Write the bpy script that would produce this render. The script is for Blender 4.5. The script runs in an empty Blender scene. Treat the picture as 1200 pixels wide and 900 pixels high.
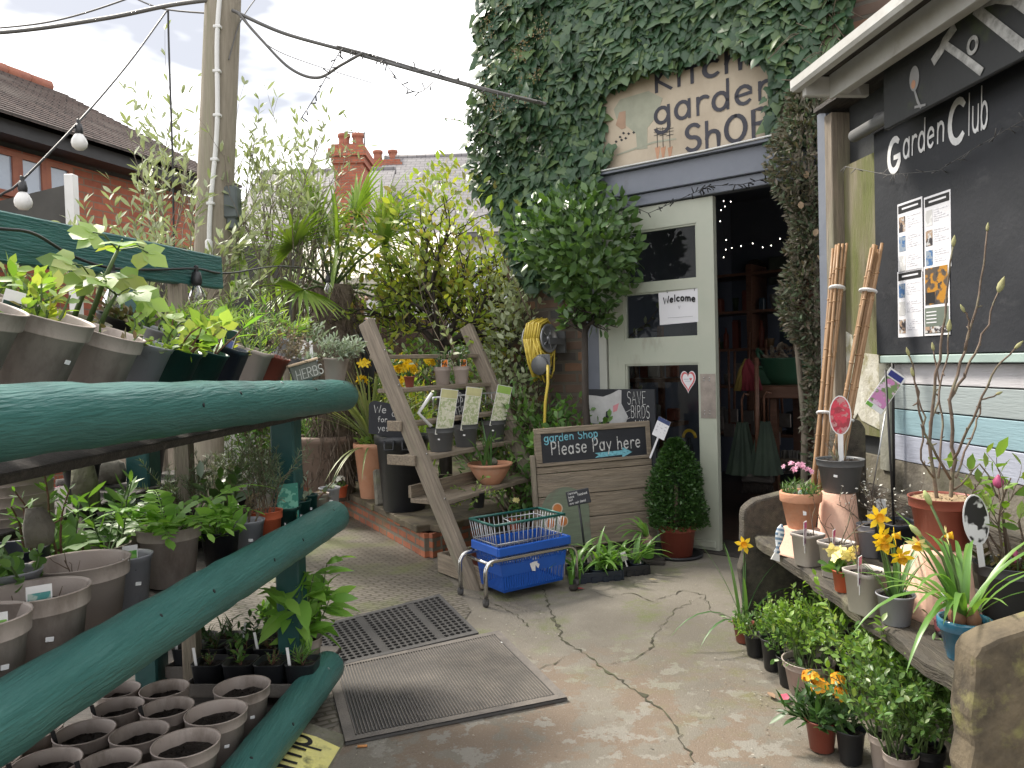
import bpy, math, random
import numpy as np
from mathutils import Vector, Matrix

# ------------------------------------------------------------------ camera, sky, sun, exposure
S = bpy.context.scene
COL = S.collection
R = math.radians
CAM = np.array([0., 0., 1.2])
PITCH, ROLL, FPX = R(-1.6), R(1.6), 900.
_f = np.array([0, math.cos(PITCH), math.sin(PITCH)])
_r0 = np.array([1., 0, 0]); _u0 = np.cross(_r0, _f)
_r = _r0*math.cos(ROLL) - _u0*math.sin(ROLL)
_u = _u0*math.cos(ROLL) + _r0*math.sin(ROLL)
cd = bpy.data.cameras.new('camera'); cam = bpy.data.objects.new('camera', cd); COL.objects.link(cam)
cd.sensor_width = 36; cd.lens = 36*FPX/1200; cd.clip_start = .05; cd.clip_end = 500
M4 = Matrix.Identity(4)
for i in range(3):
    M4[i][0], M4[i][1], M4[i][2], M4[i][3] = _r[i], _u[i], -_f[i], CAM[i]
cam.matrix_world = M4
S.camera = cam

SUN_AZ, SUN_EL = R(-50), R(50)          # azimuth from +Y towards +X
w = bpy.data.worlds.new('World'); S.world = w; w.use_nodes = True
nt = w.node_tree; N_ = nt.nodes; L_ = nt.links
bg = N_['Background']; bg.inputs[1].default_value = .1
sky = N_.new('ShaderNodeTexSky'); sky.sky_type = 'NISHITA'; sky.sun_disc = False
sky.sun_elevation = SUN_EL; sky.sun_rotation = SUN_AZ; sky.air_density = 1.2; sky.dust_density = 2
tc = N_.new('ShaderNodeTexCoord'); mp = N_.new('ShaderNodeMapping'); mp.inputs['Scale'].default_value = (1.6, 1.6, 4.2)
mp.inputs['Location'].default_value = (.54, .086, .62)
no = N_.new('ShaderNodeTexNoise'); no.inputs['Scale'].default_value = 1.5; no.inputs['Detail'].default_value = 5; no.inputs['Roughness'].default_value = .5
cr = N_.new('ShaderNodeValToRGB')
cr.color_ramp.elements[0].position = .39; cr.color_ramp.elements[0].color = (3.4, 3.5, 3.85, 1)
cr.color_ramp.elements[1].position = .475; cr.color_ramp.elements[1].color = (10.5, 10.4, 10.4, 1)
mx = N_.new('ShaderNodeMixRGB'); mx.inputs[0].default_value = .93
L_.new(tc.outputs['Generated'], mp.inputs[0]); L_.new(mp.outputs[0], no.inputs['Vector']); L_.new(no.outputs['Fac'], cr.inputs[0])
L_.new(sky.outputs[0], mx.inputs[1]); L_.new(cr.outputs[0], mx.inputs[2]); L_.new(mx.outputs[0], bg.inputs[0])
sl = bpy.data.lights.new('sun', 'SUN'); sl.energy = 2.8; sl.angle = R(10); sl.color = (1, .93, .82)
so = bpy.data.objects.new('sun', sl); COL.objects.link(so)
sd = Vector((math.sin(SUN_AZ)*math.cos(SUN_EL), math.cos(SUN_AZ)*math.cos(SUN_EL), math.sin(SUN_EL)))
so.rotation_euler = sd.to_track_quat('Z', 'Y').to_euler(); so.location = sd*30
vs = S.view_settings; vs.view_transform = 'Standard'; vs.look = 'None'; vs.exposure = 1.18; vs.gamma = 1; vs.use_curve_mapping = False
S.render.engine = 'CYCLES'
S.cycles.use_denoising = True
S.cycles.max_bounces = 7; S.cycles.transparent_max_bounces = 12; S.cycles.diffuse_bounces = 4

# ------------------------------------------------------------------ picture -> place helpers
def ray(x, y): return _r*((x-600)/FPX) + _u*((450-y)/FPX) + _f
def G(x, y, z=0.): d = ray(x, y); return CAM + d*((z-CAM[2])/d[2])
def AT(x, y, Y): d = ray(x, y); return CAM + d*(Y/d[1])
def XP(x, y, a, b=.07): d = ray(x, y); return CAM + d*(a/(d[0]-b*d[1]))
def frame(o, rz): return Matrix.Translation(Vector(o)) @ Matrix.Rotation(rz, 4, 'Z')
def loc(FM, x, y, yl=0.):
    """local (x, yl, z) where the sight line meets the local plane y = yl of an upright frame"""
    Mi = FM.inverted(); o = Mi @ Vector(CAM); d = Mi.to_3x3() @ Vector(ray(x, y))
    return np.array(o + d*((yl-o.y)/d.y))

# ------------------------------------------------------------------ mesh builder
class MB:
    def __init__(s): s.v = []; s.n = 0; s.li = []; s.ls = []; s.mi = []; s.sm = []
    def add(s, V, F, mi=0, smooth=False, M=None):
        V = np.asarray(V, float).reshape(-1, 3)
        if M is not None:
            A = np.array(M); V = V @ A[:3, :3].T + A[:3, 3]
        s.v.append(V)
        fl = [i for f in F for i in f]
        s.li.append(np.asarray(fl, np.int64) + s.n); s.ls.append(np.asarray([len(f) for f in F], np.int64))
        s.mi.append(np.full(len(F), mi, np.int32)); s.sm.append(np.full(len(F), smooth, bool)); s.n += len(V)
        return s
    def tile(s, V, F, cnt, k, mi=0, smooth=False):
        fl = np.asarray([i for f in F for i in f], np.int64); sz = np.asarray([len(f) for f in F], np.int64)
        off = (np.arange(cnt)*k)[:, None]
        s.v.append(V); s.li.append((fl[None]+off).ravel() + s.n); s.ls.append(np.tile(sz, cnt))
        s.mi.append(np.full(cnt*len(sz), mi, np.int32)); s.sm.append(np.full(cnt*len(sz), smooth, bool)); s.n += len(V)
    def box(s, c, d, mi=0, M=None, rz=0., bev=0.):
        x, y, z = d[0]/2, d[1]/2, d[2]/2
        B = frame(c, rz) if rz else Matrix.Translation(Vector(c))
        if M is not None: B = M @ B
        if bev:
            b = min(bev, x*.9, y*.9, z*.9); V = []; F = []
            for zz, k in ((-z, b), (-z+b, 0), (z-b, 0), (z, b)):
                for px, py in ((-x+k, -y+k+ (b-k)), (-x+k+(b-k), -y+k), (x-k-(b-k), -y+k), (x-k, -y+k+(b-k)), (x-k, y-k-(b-k)), (x-k-(b-k), y-k), (-x+k+(b-k), y-k), (-x+k, y-k-(b-k))):
                    V.append((px, py, zz))
            for l in range(3):
                for i in range(8):
                    j = (i+1) % 8; F.append((l*8+i, l*8+j, l*8+8+j, l*8+8+i))
            F.append(tuple(range(7, -1, -1))); F.append(tuple(range(24, 32)))
            return s.add(V, F, mi, False, B)
        V = [(-x, -y, -z), (x, -y, -z), (x, y, -z), (-x, y, -z), (-x, -y, z), (x, -y, z), (x, y, z), (-x, y, z)]
        return s.add(V, [(3, 2, 1, 0), (4, 5, 6, 7), (0, 1, 5, 4), (1, 2, 6, 5), (2, 3, 7, 6), (3, 0, 4, 7)], mi, False, B)
    def bb(s, x0, x1, y0, y1, z0, z1, mi=0, M=None, bev=0.):
        return s.box(((x0+x1)/2, (y0+y1)/2, (z0+z1)/2), (abs(x1-x0), abs(y1-y0), abs(z1-z0)), mi, M, 0., bev)
    def lathe(s, prof, n=24, mi=0, M=None, smooth=True, sq=0., cap0=True, cap1=True):
        V = []; F = []
        for r, z in prof:
            for i in range(n):
                a = 2*math.pi*(i+.5)/n; c, q = math.cos(a), math.sin(a)
                if sq: e = 1/(abs(c)**sq+abs(q)**sq)**(1/sq); c *= e; q *= e
                V.append((r*c, r*q, z))
        for l in range(len(prof)-1):
            for i in range(n):
                j = (i+1) % n; F.append((l*n+i, l*n+j, l*n+n+j, l*n+n+i))
        if cap0: F.append(tuple(range(n-1, -1, -1)))
        if cap1: F.append(tuple(range((len(prof)-1)*n, len(prof)*n)))
        return s.add(V, F, mi, smooth, M)
    def tube(s, P, r, n=6, mi=0, M=None, cap=True, smooth=True):
        P = np.asarray(P, float); k = len(P); rr = np.broadcast_to(np.asarray(r, float), (k,))
        T = np.gradient(P, axis=0); T /= np.linalg.norm(T, axis=1, keepdims=True)+1e-12
        a = np.array([0, 0, 1.]) if abs(T[0, 2]) < .9 else np.array([1., 0, 0])
        U = np.cross(T[0], a); U /= np.linalg.norm(U); V = []
        an = np.arange(n)*2*math.pi/n
        for i in range(k):
            U = U - T[i]*(U@T[i]); U /= np.linalg.norm(U)+1e-12; W = np.cross(T[i], U)
            V.append(P[i] + rr[i]*(np.cos(an)[:, None]*U + np.sin(an)[:, None]*W))
        F = [(l*n+i, l*n+(i+1) % n, l*n+n+(i+1) % n, l*n+n+i) for l in range(k-1) for i in range(n)]
        if cap: F += [tuple(range(n-1, -1, -1)), tuple(range((k-1)*n, k*n))]
        return s.add(np.concatenate(V), F, mi, smooth, M)
    def prism(s, poly, z0, z1, mi=0, M=None):
        n = len(poly); V = [(x, y, z0) for x, y in poly] + [(x, y, z1) for x, y in poly]
        F = [tuple(range(n-1, -1, -1)), tuple(range(n, 2*n))] + [(i, (i+1) % n, n+(i+1) % n, n+i) for i in range(n)]
        return s.add(V, F, mi, False, M)
    def grid(s, nx, ny, fn, mi=0, smooth=True, M=None):
        V = [fn(i/(nx-1), j/(ny-1)) for j in range(ny) for i in range(nx)]
        F = [(j*nx+i, j*nx+i+1, j*nx+nx+i+1, j*nx+nx+i) for j in range(ny-1) for i in range(nx-1)]
        return s.add(V, F, mi, smooth, M)
    def build(s, name, mats, parent=None, M=None, L=None):
        me = bpy.data.meshes.new(name)
        V = np.concatenate(s.v); li = np.concatenate(s.li); ls = np.concatenate(s.ls)
        me.vertices.add(len(V)); me.vertices.foreach_set('co', V.astype(np.float32).ravel())
        me.loops.add(len(li)); me.loops.foreach_set('vertex_index', li.astype(np.int32))
        me.polygons.add(len(ls)); me.polygons.foreach_set('loop_start', (np.cumsum(ls)-ls).astype(np.int32))
        for m in (mats if isinstance(mats, (list, tuple)) else [mats]): me.materials.append(m)
        me.polygons.foreach_set('material_index', np.concatenate(s.mi)); me.polygons.foreach_set('use_smooth', np.concatenate(s.sm))
        me.update(calc_edges=True); me.validate()
        o = bpy.data.objects.new(name, me); COL.objects.link(o)
        if parent is not None: o.parent = parent
        if M is not None: o.matrix_local = M
        if L: o['label'] = L
        return o

def tag(o, label, cat, group=None, kind=None):
    if label: o['label'] = label
    if cat: o['category'] = cat
    if group: o['group'] = group
    if kind: o['kind'] = kind
    return o
def thing(name, label, cat, M, group=None):
    o = bpy.data.objects.new(name, None); COL.objects.link(o); o.empty_display_size = .1
    if not isinstance(M, Matrix): M = Matrix.Translation(Vector(M))
    o.matrix_world = M
    return tag(o, label, cat, group)
def struct(name, mb, mats, M=None):
    o = mb.build(name, mats, None, M); o['kind'] = 'structure'; return o
def dup(o, **kw):
    """a thing with copies of its parts and sub-parts"""
    c = o.copy(); COL.objects.link(c)
    for ch in list(o.children):
        d = ch.copy(); COL.objects.link(d); d.parent = c
        for g in ch.children:
            e = g.copy(); COL.objects.link(e); e.parent = d
    for k, v in kw.items(): c[k] = v
    return c
def unit(a): return a/(np.linalg.norm(a, axis=-1, keepdims=True)+1e-12)
def T3(x, y, z): return Matrix.Translation(Vector((x, y, z)))
def RX(a): return Matrix.Rotation(a, 4, 'X')
def RY(a): return Matrix.Rotation(a, 4, 'Y')
def RZ(a): return Matrix.Rotation(a, 4, 'Z')

# ------------------------------------------------------------------ materials
def c4(c): return (c[0], c[1], c[2], 1)
def newmat(name):
    m = bpy.data.materials.new(name); m.use_nodes = True
    return m, m.node_tree.nodes, m.node_tree.links, m.node_tree.nodes['Principled BSDF']
def pm(name, c1, c2=None, scale=6, rough=.6, bump=0., bscale=60, metal=0., spec=.5, st=(1, 1, 1), det=5, lo=.35, hi=.65,
       c3=None, s3=3, lo3=.5, hi3=.65, st3=(1, 1, 1), rvar=.12, coat=0., ovar=0.):
    m, n, l, b = newmat(name)
    b.inputs['Roughness'].default_value = rough; b.inputs['Metallic'].default_value = metal
    b.inputs['Specular IOR Level'].default_value = spec; b.inputs['Coat Weight'].default_value = coat
    t = n.new('ShaderNodeTexCoord'); mp = n.new('ShaderNodeMapping'); mp.inputs['Scale'].default_value = st
    oi = n.new('ShaderNodeObjectInfo'); va = n.new('ShaderNodeVectorMath'); va.operation = 'ADD'
    l.new(t.outputs['Object'], mp.inputs[0])
    sc = n.new('ShaderNodeMath'); sc.operation = 'MULTIPLY'; sc.inputs[1].default_value = 37
    l.new(oi.outputs['Random'], sc.inputs[0]); l.new(mp.outputs[0], va.inputs[0]); l.new(sc.outputs[0], va.inputs[1])
    c2 = c2 or tuple(x*.8 for x in c1)
    no = n.new('ShaderNodeTexNoise'); no.inputs['Scale'].default_value = scale; no.inputs['Detail'].default_value = det; no.inputs['Roughness'].default_value = .6
    l.new(va.outputs[0], no.inputs['Vector'])
    r = n.new('ShaderNodeValToRGB'); e = r.color_ramp.elements
    e[0].position = lo; e[0].color = c4(c1); e[1].position = hi; e[1].color = c4(c2)
    l.new(no.outputs['Fac'], r.inputs[0]); out = r.outputs[0]
    if c3:
        n3 = n.new('ShaderNodeTexNoise'); n3.inputs['Scale'].default_value = s3; n3.inputs['Detail'].default_value = 6; n3.inputs['Roughness'].default_value = .65
        m3 = n.new('ShaderNodeMapping'); m3.inputs['Scale'].default_value = st3; m3.inputs['Location'].default_value = (3.1, 1.7, 5.2)
        l.new(t.outputs['Object'], m3.inputs[0]); v3 = n.new('ShaderNodeVectorMath'); v3.operation = 'ADD'
        l.new(m3.outputs[0], v3.inputs[0]); l.new(sc.outputs[0], v3.inputs[1]); l.new(v3.outputs[0], n3.inputs['Vector'])
        r3 = n.new('ShaderNodeMapRange'); r3.inputs['From Min'].default_value = lo3; r3.inputs['From Max'].default_value = hi3
        l.new(n3.outputs['Fac'], r3.inputs[0])
        mx = n.new('ShaderNodeMixRGB'); l.new(r3.outputs[0], mx.inputs[0]); l.new(out, mx.inputs[1]); mx.inputs[2].default_value = c4(c3); out = mx.outputs[0]
    if ovar:
        hv = n.new('ShaderNodeHueSaturation'); mv = n.new('ShaderNodeMapRange'); mv.inputs['To Min'].default_value = 1-ovar; mv.inputs['To Max'].default_value = 1+ovar*.6
        l.new(oi.outputs['Random'], mv.inputs[0]); l.new(mv.outputs[0], hv.inputs['Value']); l.new(out, hv.inputs['Color']); out = hv.outputs[0]
    l.new(out, b.inputs['Base Color'])
    if rvar:
        mr = n.new('ShaderNodeMapRange'); mr.inputs['To Min'].default_value = max(.02, rough-rvar); mr.inputs['To Max'].default_value = min(1, rough+rvar)
        l.new(no.outputs['Fac'], mr.inputs[0]); l.new(mr.outputs[0], b.inputs['Roughness'])
    if bump:
        nb = n.new('ShaderNodeTexNoise'); nb.inputs['Scale'].default_value = bscale; nb.inputs['Detail'].default_value = 4
        l.new(va.outputs[0], nb.inputs['Vector'])
        bp = n.new('ShaderNodeBump'); bp.inputs['Strength'].default_value = bump; bp.inputs['Distance'].default_value = .01
        l.new(nb.outputs['Fac'], bp.inputs['Height']); l.new(bp.outputs[0], b.inputs['Normal'])
    return m
def leafmat(name, cols, rough=.4, trans=.3, spec=.5, tr=None):
    """cols: colours picked leaf by leaf"""
    m, n, l, b = newmat(name)
    g = n.new('ShaderNodeNewGeometry'); r = n.new('ShaderNodeValToRGB'); e = r.color_ramp.elements
    for i, c in enumerate(cols):
        p = i/(len(cols)-1) if len(cols) > 1 else 0
        x = e[i] if i < 2 else e.new(p)
        x.position = p; x.color = c4(c)
    if len(cols) == 1: e[1].color = c4(cols[0])
    l.new(g.outputs['Random Per Island'], r.inputs[0]); l.new(r.outputs[0], b.inputs['Base Color'])
    b.inputs['Roughness'].default_value = rough; b.inputs['Specular IOR Level'].default_value = spec
    if trans:
        t = n.new('ShaderNodeBsdfTranslucent'); hs = n.new('ShaderNodeMixRGB'); hs.blend_type = 'MULTIPLY'; hs.inputs[0].default_value = 1
        hs.inputs[2].default_value = c4(tr or (1.6, 1.7, .6)); l.new(r.outputs[0], hs.inputs[1]); l.new(hs.outputs[0], t.inputs[0])
        mx = n.new('ShaderNodeMixShader'); mx.inputs[0].default_value = trans
        l.new(b.outputs[0], mx.inputs[1]); l.new(t.outputs[0], mx.inputs[2]); l.new(mx.outputs[0], n['Material Output'].inputs[0])
    return m
def brickmat(name, c1, c2, mort, bw=.225, bh=.075, gap=.011, axes='xz', bump=.6, rough=.85, c3=None, lo3=.5, hi3=.7, off=.5, dim=1.):
    m, n, l, b = newmat(name); b.inputs['Roughness'].default_value = rough
    t = n.new('ShaderNodeTexCoord'); s = n.new('ShaderNodeSeparateXYZ'); c = n.new('ShaderNodeCombineXYZ')
    l.new(t.outputs['Object'], s.inputs[0])
    l.new(s.outputs['XYZ'.index(axes[0].upper())], c.inputs[0]); l.new(s.outputs['XYZ'.index(axes[1].upper())], c.inputs[1])
    bt = n.new('ShaderNodeTexBrick'); bt.inputs['Scale'].default_value = 1; bt.inputs['Brick Width'].default_value = bw; bt.inputs['Row Height'].default_value = bh
    bt.inputs['Mortar Size'].default_value = gap; bt.inputs['Mortar Smooth'].default_value = .2; bt.inputs['Bias'].default_value = 0; bt.offset = off
    bt.inputs['Color1'].default_value = c4(c1); bt.inputs['Color2'].default_value = c4(c2); bt.inputs['Mortar'].default_value = c4(mort)
    nz = n.new('ShaderNodeTexNoise'); nz.inputs['Scale'].default_value = 14; nz.inputs['Detail'].default_value = 4
    l.new(t.outputs['Object'], nz.inputs['Vector'])
    wv = n.new('ShaderNodeMixRGB'); wv.inputs[0].default_value = .012; wv.blend_type = 'ADD'
    l.new(c.outputs[0], wv.inputs[1]); l.new(nz.outputs['Color'], wv.inputs[2]); l.new(wv.outputs[0], bt.inputs['Vector'])
    mx = n.new('ShaderNodeMixRGB'); mx.blend_type = 'MULTIPLY'; mx.inputs[0].default_value = .55
    r = n.new('ShaderNodeMapRange'); r.inputs['To Min'].default_value = .45; r.inputs['To Max'].default_value = 1.5; l.new(nz.outputs['Fac'], r.inputs[0])
    l.new(bt.outputs['Color'], mx.inputs[1]); l.new(r.outputs[0], mx.inputs[2]); out = mx.outputs[0]
    if c3:
        n3 = n.new('ShaderNodeTexNoise'); n3.inputs['Scale'].default_value = 2.5; n3.inputs['Detail'].default_value = 7; l.new(t.outputs['Object'], n3.inputs['Vector'])
        r3 = n.new('ShaderNodeMapRange'); r3.inputs['From Min'].default_value = lo3; r3.inputs['From Max'].default_value = hi3; l.new(n3.outputs['Fac'], r3.inputs[0])
        m3 = n.new('ShaderNodeMixRGB'); l.new(r3.outputs[0], m3.inputs[0]); l.new(out, m3.inputs[1]); m3.inputs[2].default_value = c4(c3); out = m3.outputs[0]
    l.new(out, b.inputs['Base Color'])
    bp = n.new('ShaderNodeBump'); bp.inputs['Strength'].default_value = bump; bp.inputs['Distance'].default_value = .008; bp.invert = True
    ad = n.new('ShaderNodeMath'); ad.operation = 'MULTIPLY_ADD'; ad.inputs[1].default_value = -.3; l.new(nz.outputs['Fac'], ad.inputs[0]); l.new(bt.outputs['Fac'], ad.inputs[2])
    l.new(ad.outputs[0], bp.inputs['Height']); l.new(bp.outputs[0], b.inputs['Normal'])
    return m
def emit(name, c, s):
    m, n, l, b = newmat(name); b.inputs['Base Color'].default_value = c4(c); b.inputs['Emission Color'].default_value = c4(c); b.inputs['Emission Strength'].default_value = s
    return m
def glassmat(name, tint=(1, 1, 1), refl=1.0, rough=0.):
    m, n, l, b = newmat(name)
    t = n.new('ShaderNodeBsdfTransparent'); t.inputs[0].default_value = c4(tint); g = n.new('ShaderNodeBsdfGlossy'); g.inputs['Roughness'].default_value = rough
    f = n.new('ShaderNodeFresnel'); f.inputs[0].default_value = 1.5; mu = n.new('ShaderNodeMath'); mu.operation = 'MULTIPLY'; mu.inputs[1].default_value = refl
    mx = n.new('ShaderNodeMixShader'); l.new(f.outputs[0], mu.inputs[0]); l.new(mu.outputs[0], mx.inputs[0])
    l.new(t.outputs[0], mx.inputs[1]); l.new(g.outputs[0], mx.inputs[2]); l.new(mx.outputs[0], n['Material Output'].inputs[0])
    return m

K = {}
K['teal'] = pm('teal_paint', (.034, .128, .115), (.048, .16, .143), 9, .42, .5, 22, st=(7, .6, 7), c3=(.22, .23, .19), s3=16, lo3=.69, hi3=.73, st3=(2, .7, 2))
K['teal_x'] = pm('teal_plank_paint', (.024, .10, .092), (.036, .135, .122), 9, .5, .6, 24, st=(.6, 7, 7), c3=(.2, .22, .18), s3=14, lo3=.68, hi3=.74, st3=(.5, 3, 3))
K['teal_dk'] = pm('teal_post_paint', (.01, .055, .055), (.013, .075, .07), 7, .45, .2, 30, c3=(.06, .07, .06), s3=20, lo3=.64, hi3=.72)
K['taupe'] = pm('taupe_plastic', (.40, .338, .30), (.45, .382, .342), 3, .5, .05, 200, c3=(.22, .18, .15), s3=11, lo3=.5, hi3=.72, st3=(1, 1, .45), ovar=.22)
K['taupe_lt'] = pm('pale_taupe_plastic', (.42, .38, .345), (.46, .42, .38), 3, .45, .05, 200, c3=(.27, .24, .2), s3=7, lo3=.62, hi3=.8)
K['grey'] = pm('grey_plastic', (.29, .295, .325), (.33, .335, .36), 3, .45, .05, 200, c3=(.11, .105, .10), s3=7, lo3=.62, hi3=.8)
K['dgrey'] = pm('dark_grey_plastic', (.10, .105, .11), (.12, .125, .13), 3, .45, .05, 200, c3=(.12, .115, .1), s3=8, lo3=.6, hi3=.8)
K['black'] = pm('black_plastic', (.014, .015, .018), (.02, .022, .026), 4, .42, .05, 200, c3=(.045, .042, .038), s3=8, lo3=.58, hi3=.8)
K['navy'] = pm('blue_black_plastic', (.015, .02, .033), (.02, .028, .042), 4, .4, .05, 200, c3=(.045, .045, .05), s3=8, lo3=.6, hi3=.8)
K['dgreen'] = pm('dark_green_plastic', (.008, .04, .034), (.012, .052, .043), 4, .4, .05, 200, c3=(.035, .05, .042), s3=8, lo3=.62, hi3=.8)
K['bgreen'] = pm('bright_green_plastic', (.17, .42, .06), (.2, .47, .08), 4, .4)
K['redbrown'] = pm('red_brown_plastic', (.22, .055, .035), (.25, .068, .045), 4, .45, .05, 200, c3=(.17, .07, .05), s3=8, lo3=.6, hi3=.8)
K['orange'] = pm('orange_red_plastic', (.45, .095, .04), (.5, .115, .05), 4, .45)
K['terra'] = pm('terracotta', (.50, .235, .135), (.56, .29, .18), 7, .85, .2, 120, c3=(.55, .42, .33), s3=5, lo3=.55, hi3=.8)
K['peach'] = pm('pale_terracotta', (.62, .38, .28), (.68, .44, .335), 6, .85, .15, 120, c3=(.55, .40, .31), s3=5, lo3=.55, hi3=.8)
K['blueglaze'] = pm('blue_glaze', (.03, .14, .24), (.05, .22, .33), 9, .12, spec=.7)
K['soil'] = pm('potting_compost', (.012, .009, .007), (.035, .026, .02), 60, .95, 1., 130, c3=(.09, .07, .05), s3=120, lo3=.66, hi3=.7)
K['bark'] = pm('bark', (.22, .185, .145), (.13, .11, .085), 20, .9, .6, 60, st=(1, 1, .25), c3=(.14, .14, .10), s3=9, lo3=.55, hi3=.75)
K['bark_dk'] = pm('dark_bark', (.05, .04, .033), (.03, .025, .02), 20, .9, .5, 60, st=(1, 1, .25))
K['stem_g'] = pm('green_stem', (.10, .16, .05), (.07, .11, .035), 20, .6)
K['stem_r'] = pm('reddish_stem', (.16, .06, .045), (.12, .075, .04), 20, .6)
K['stem_w'] = pm('woody_twig', (.17, .12, .09), (.10, .07, .05), 30, .8, c3=(.2, .19, .12), s3=12)
K['wood'] = pm('weathered_wood', (.31, .255, .19), (.185, .15, .11), 9, .85, .9, 30, st=(.6, 9, 9), c3=(.21, .18, .145), s3=5, lo3=.5, hi3=.8, st3=(.5, 5, 5))
K['wood_z'] = pm('weathered_post_wood', (.27, .225, .175), (.165, .138, .108), 9, .85, .6, 30, st=(9, 9, .6), c3=(.2, .2, .13), s3=3, lo3=.5, hi3=.75, st3=(3, 3, .5))
K['wood_dk'] = pm('dark_wet_wood', (.05, .042, .036), (.03, .026, .023), 9, .7, .6, 30, st=(1, 9, 9), c3=(.10, .09, .075), s3=6, lo3=.55, hi3=.75, st3=(1, 5, 5))
K['benchwood'] = pm('mossy_bench_wood', (.085, .072, .055), (.045, .04, .033), 6, .8, .8, 30, st=(7, .8, 7), c3=(.15, .14, .09), s3=5, lo3=.5, hi3=.72)
K['lichen'] = pm('lichened_slab', (.125, .10, .066), (.058, .047, .033), 6, .9, 1.0, 17, c3=(.125, .11, .055), s3=5, lo3=.5, hi3=.68)
K['benchslab'] = pm('weathered_slab', (.165, .13, .082), (.055, .045, .032), 9, .9, 1., 24, det=9, c3=(.20, .185, .075), s3=8, lo3=.53, hi3=.64)
K['stone'] = pm('rough_stone', (.21, .195, .16), (.12, .11, .09), 9, .9, .8, 50, c3=(.16, .17, .09), s3=4, lo3=.5, hi3=.7)
K['white'] = pm('white_paint', (.66, .66, .65), (.6, .6, .58), 5, .5, .05, 60)
K['paper'] = pm('white_paper', (.66, .66, .69), (.63, .63, .66), 5, .7, .05, 20)
K['chrome'] = pm('chrome_tube', (.6, .6, .6), (.5, .49, .47), 20, .22, metal=1., rvar=.1)
K['wire'] = pm('galvanised_wire', (.42, .43, .45), (.34, .35, .36), 20, .4, metal=.7)
K['rubber'] = pm('black_rubber', (.06, .058, .058), (.075, .072, .07), 8, .75, .2, 150, c3=(.14, .125, .105), s3=10, lo3=.56, hi3=.85)
K['rubber_k'] = pm('dark_mat_rubber', (.032, .031, .031), (.048, .046, .045), 8, .75, .2, 150, c3=(.10, .09, .08), s3=12, lo3=.58, hi3=.85)
K['rubber_d'] = pm('dusty_rubber', (.155, .14, .125), (.115, .104, .095), 7, .85, .3, 150, c3=(.24, .21, .18), s3=5, lo3=.45, hi3=.8)
K['cable'] = pm('black_cable', (.02, .02, .022), None, 5, .5)
K['cable_g'] = pm('grey_cable', (.09, .09, .09), (.13, .125, .12), 5, .6)
K['tagw'] = pm('white_tag', (.8, .8, .8), (.74, .74, .74), 5, .4)
K['ink'] = pm('black_ink', (.012, .012, .014), None, 5, .6)
K['chalk'] = pm('chalk', (.62, .62, .61), (.45, .45, .45), 60, .9, c3=(.12, .12, .12), s3=110, lo3=.5, hi3=.66)
K['chalkb'] = pm('blue_chalk', (.18, .48, .57), (.15, .38, .46), 60, .9, c3=(.06, .12, .14), s3=110, lo3=.52, hi3=.68)
K['board'] = pm('blackboard', (.012, .014, .019), (.018, .02, .026), 6, .6, .1, 60, c3=(.07, .07, .075), s3=4, lo3=.62, hi3=.85, st3=(1, 1, 2))
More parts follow.
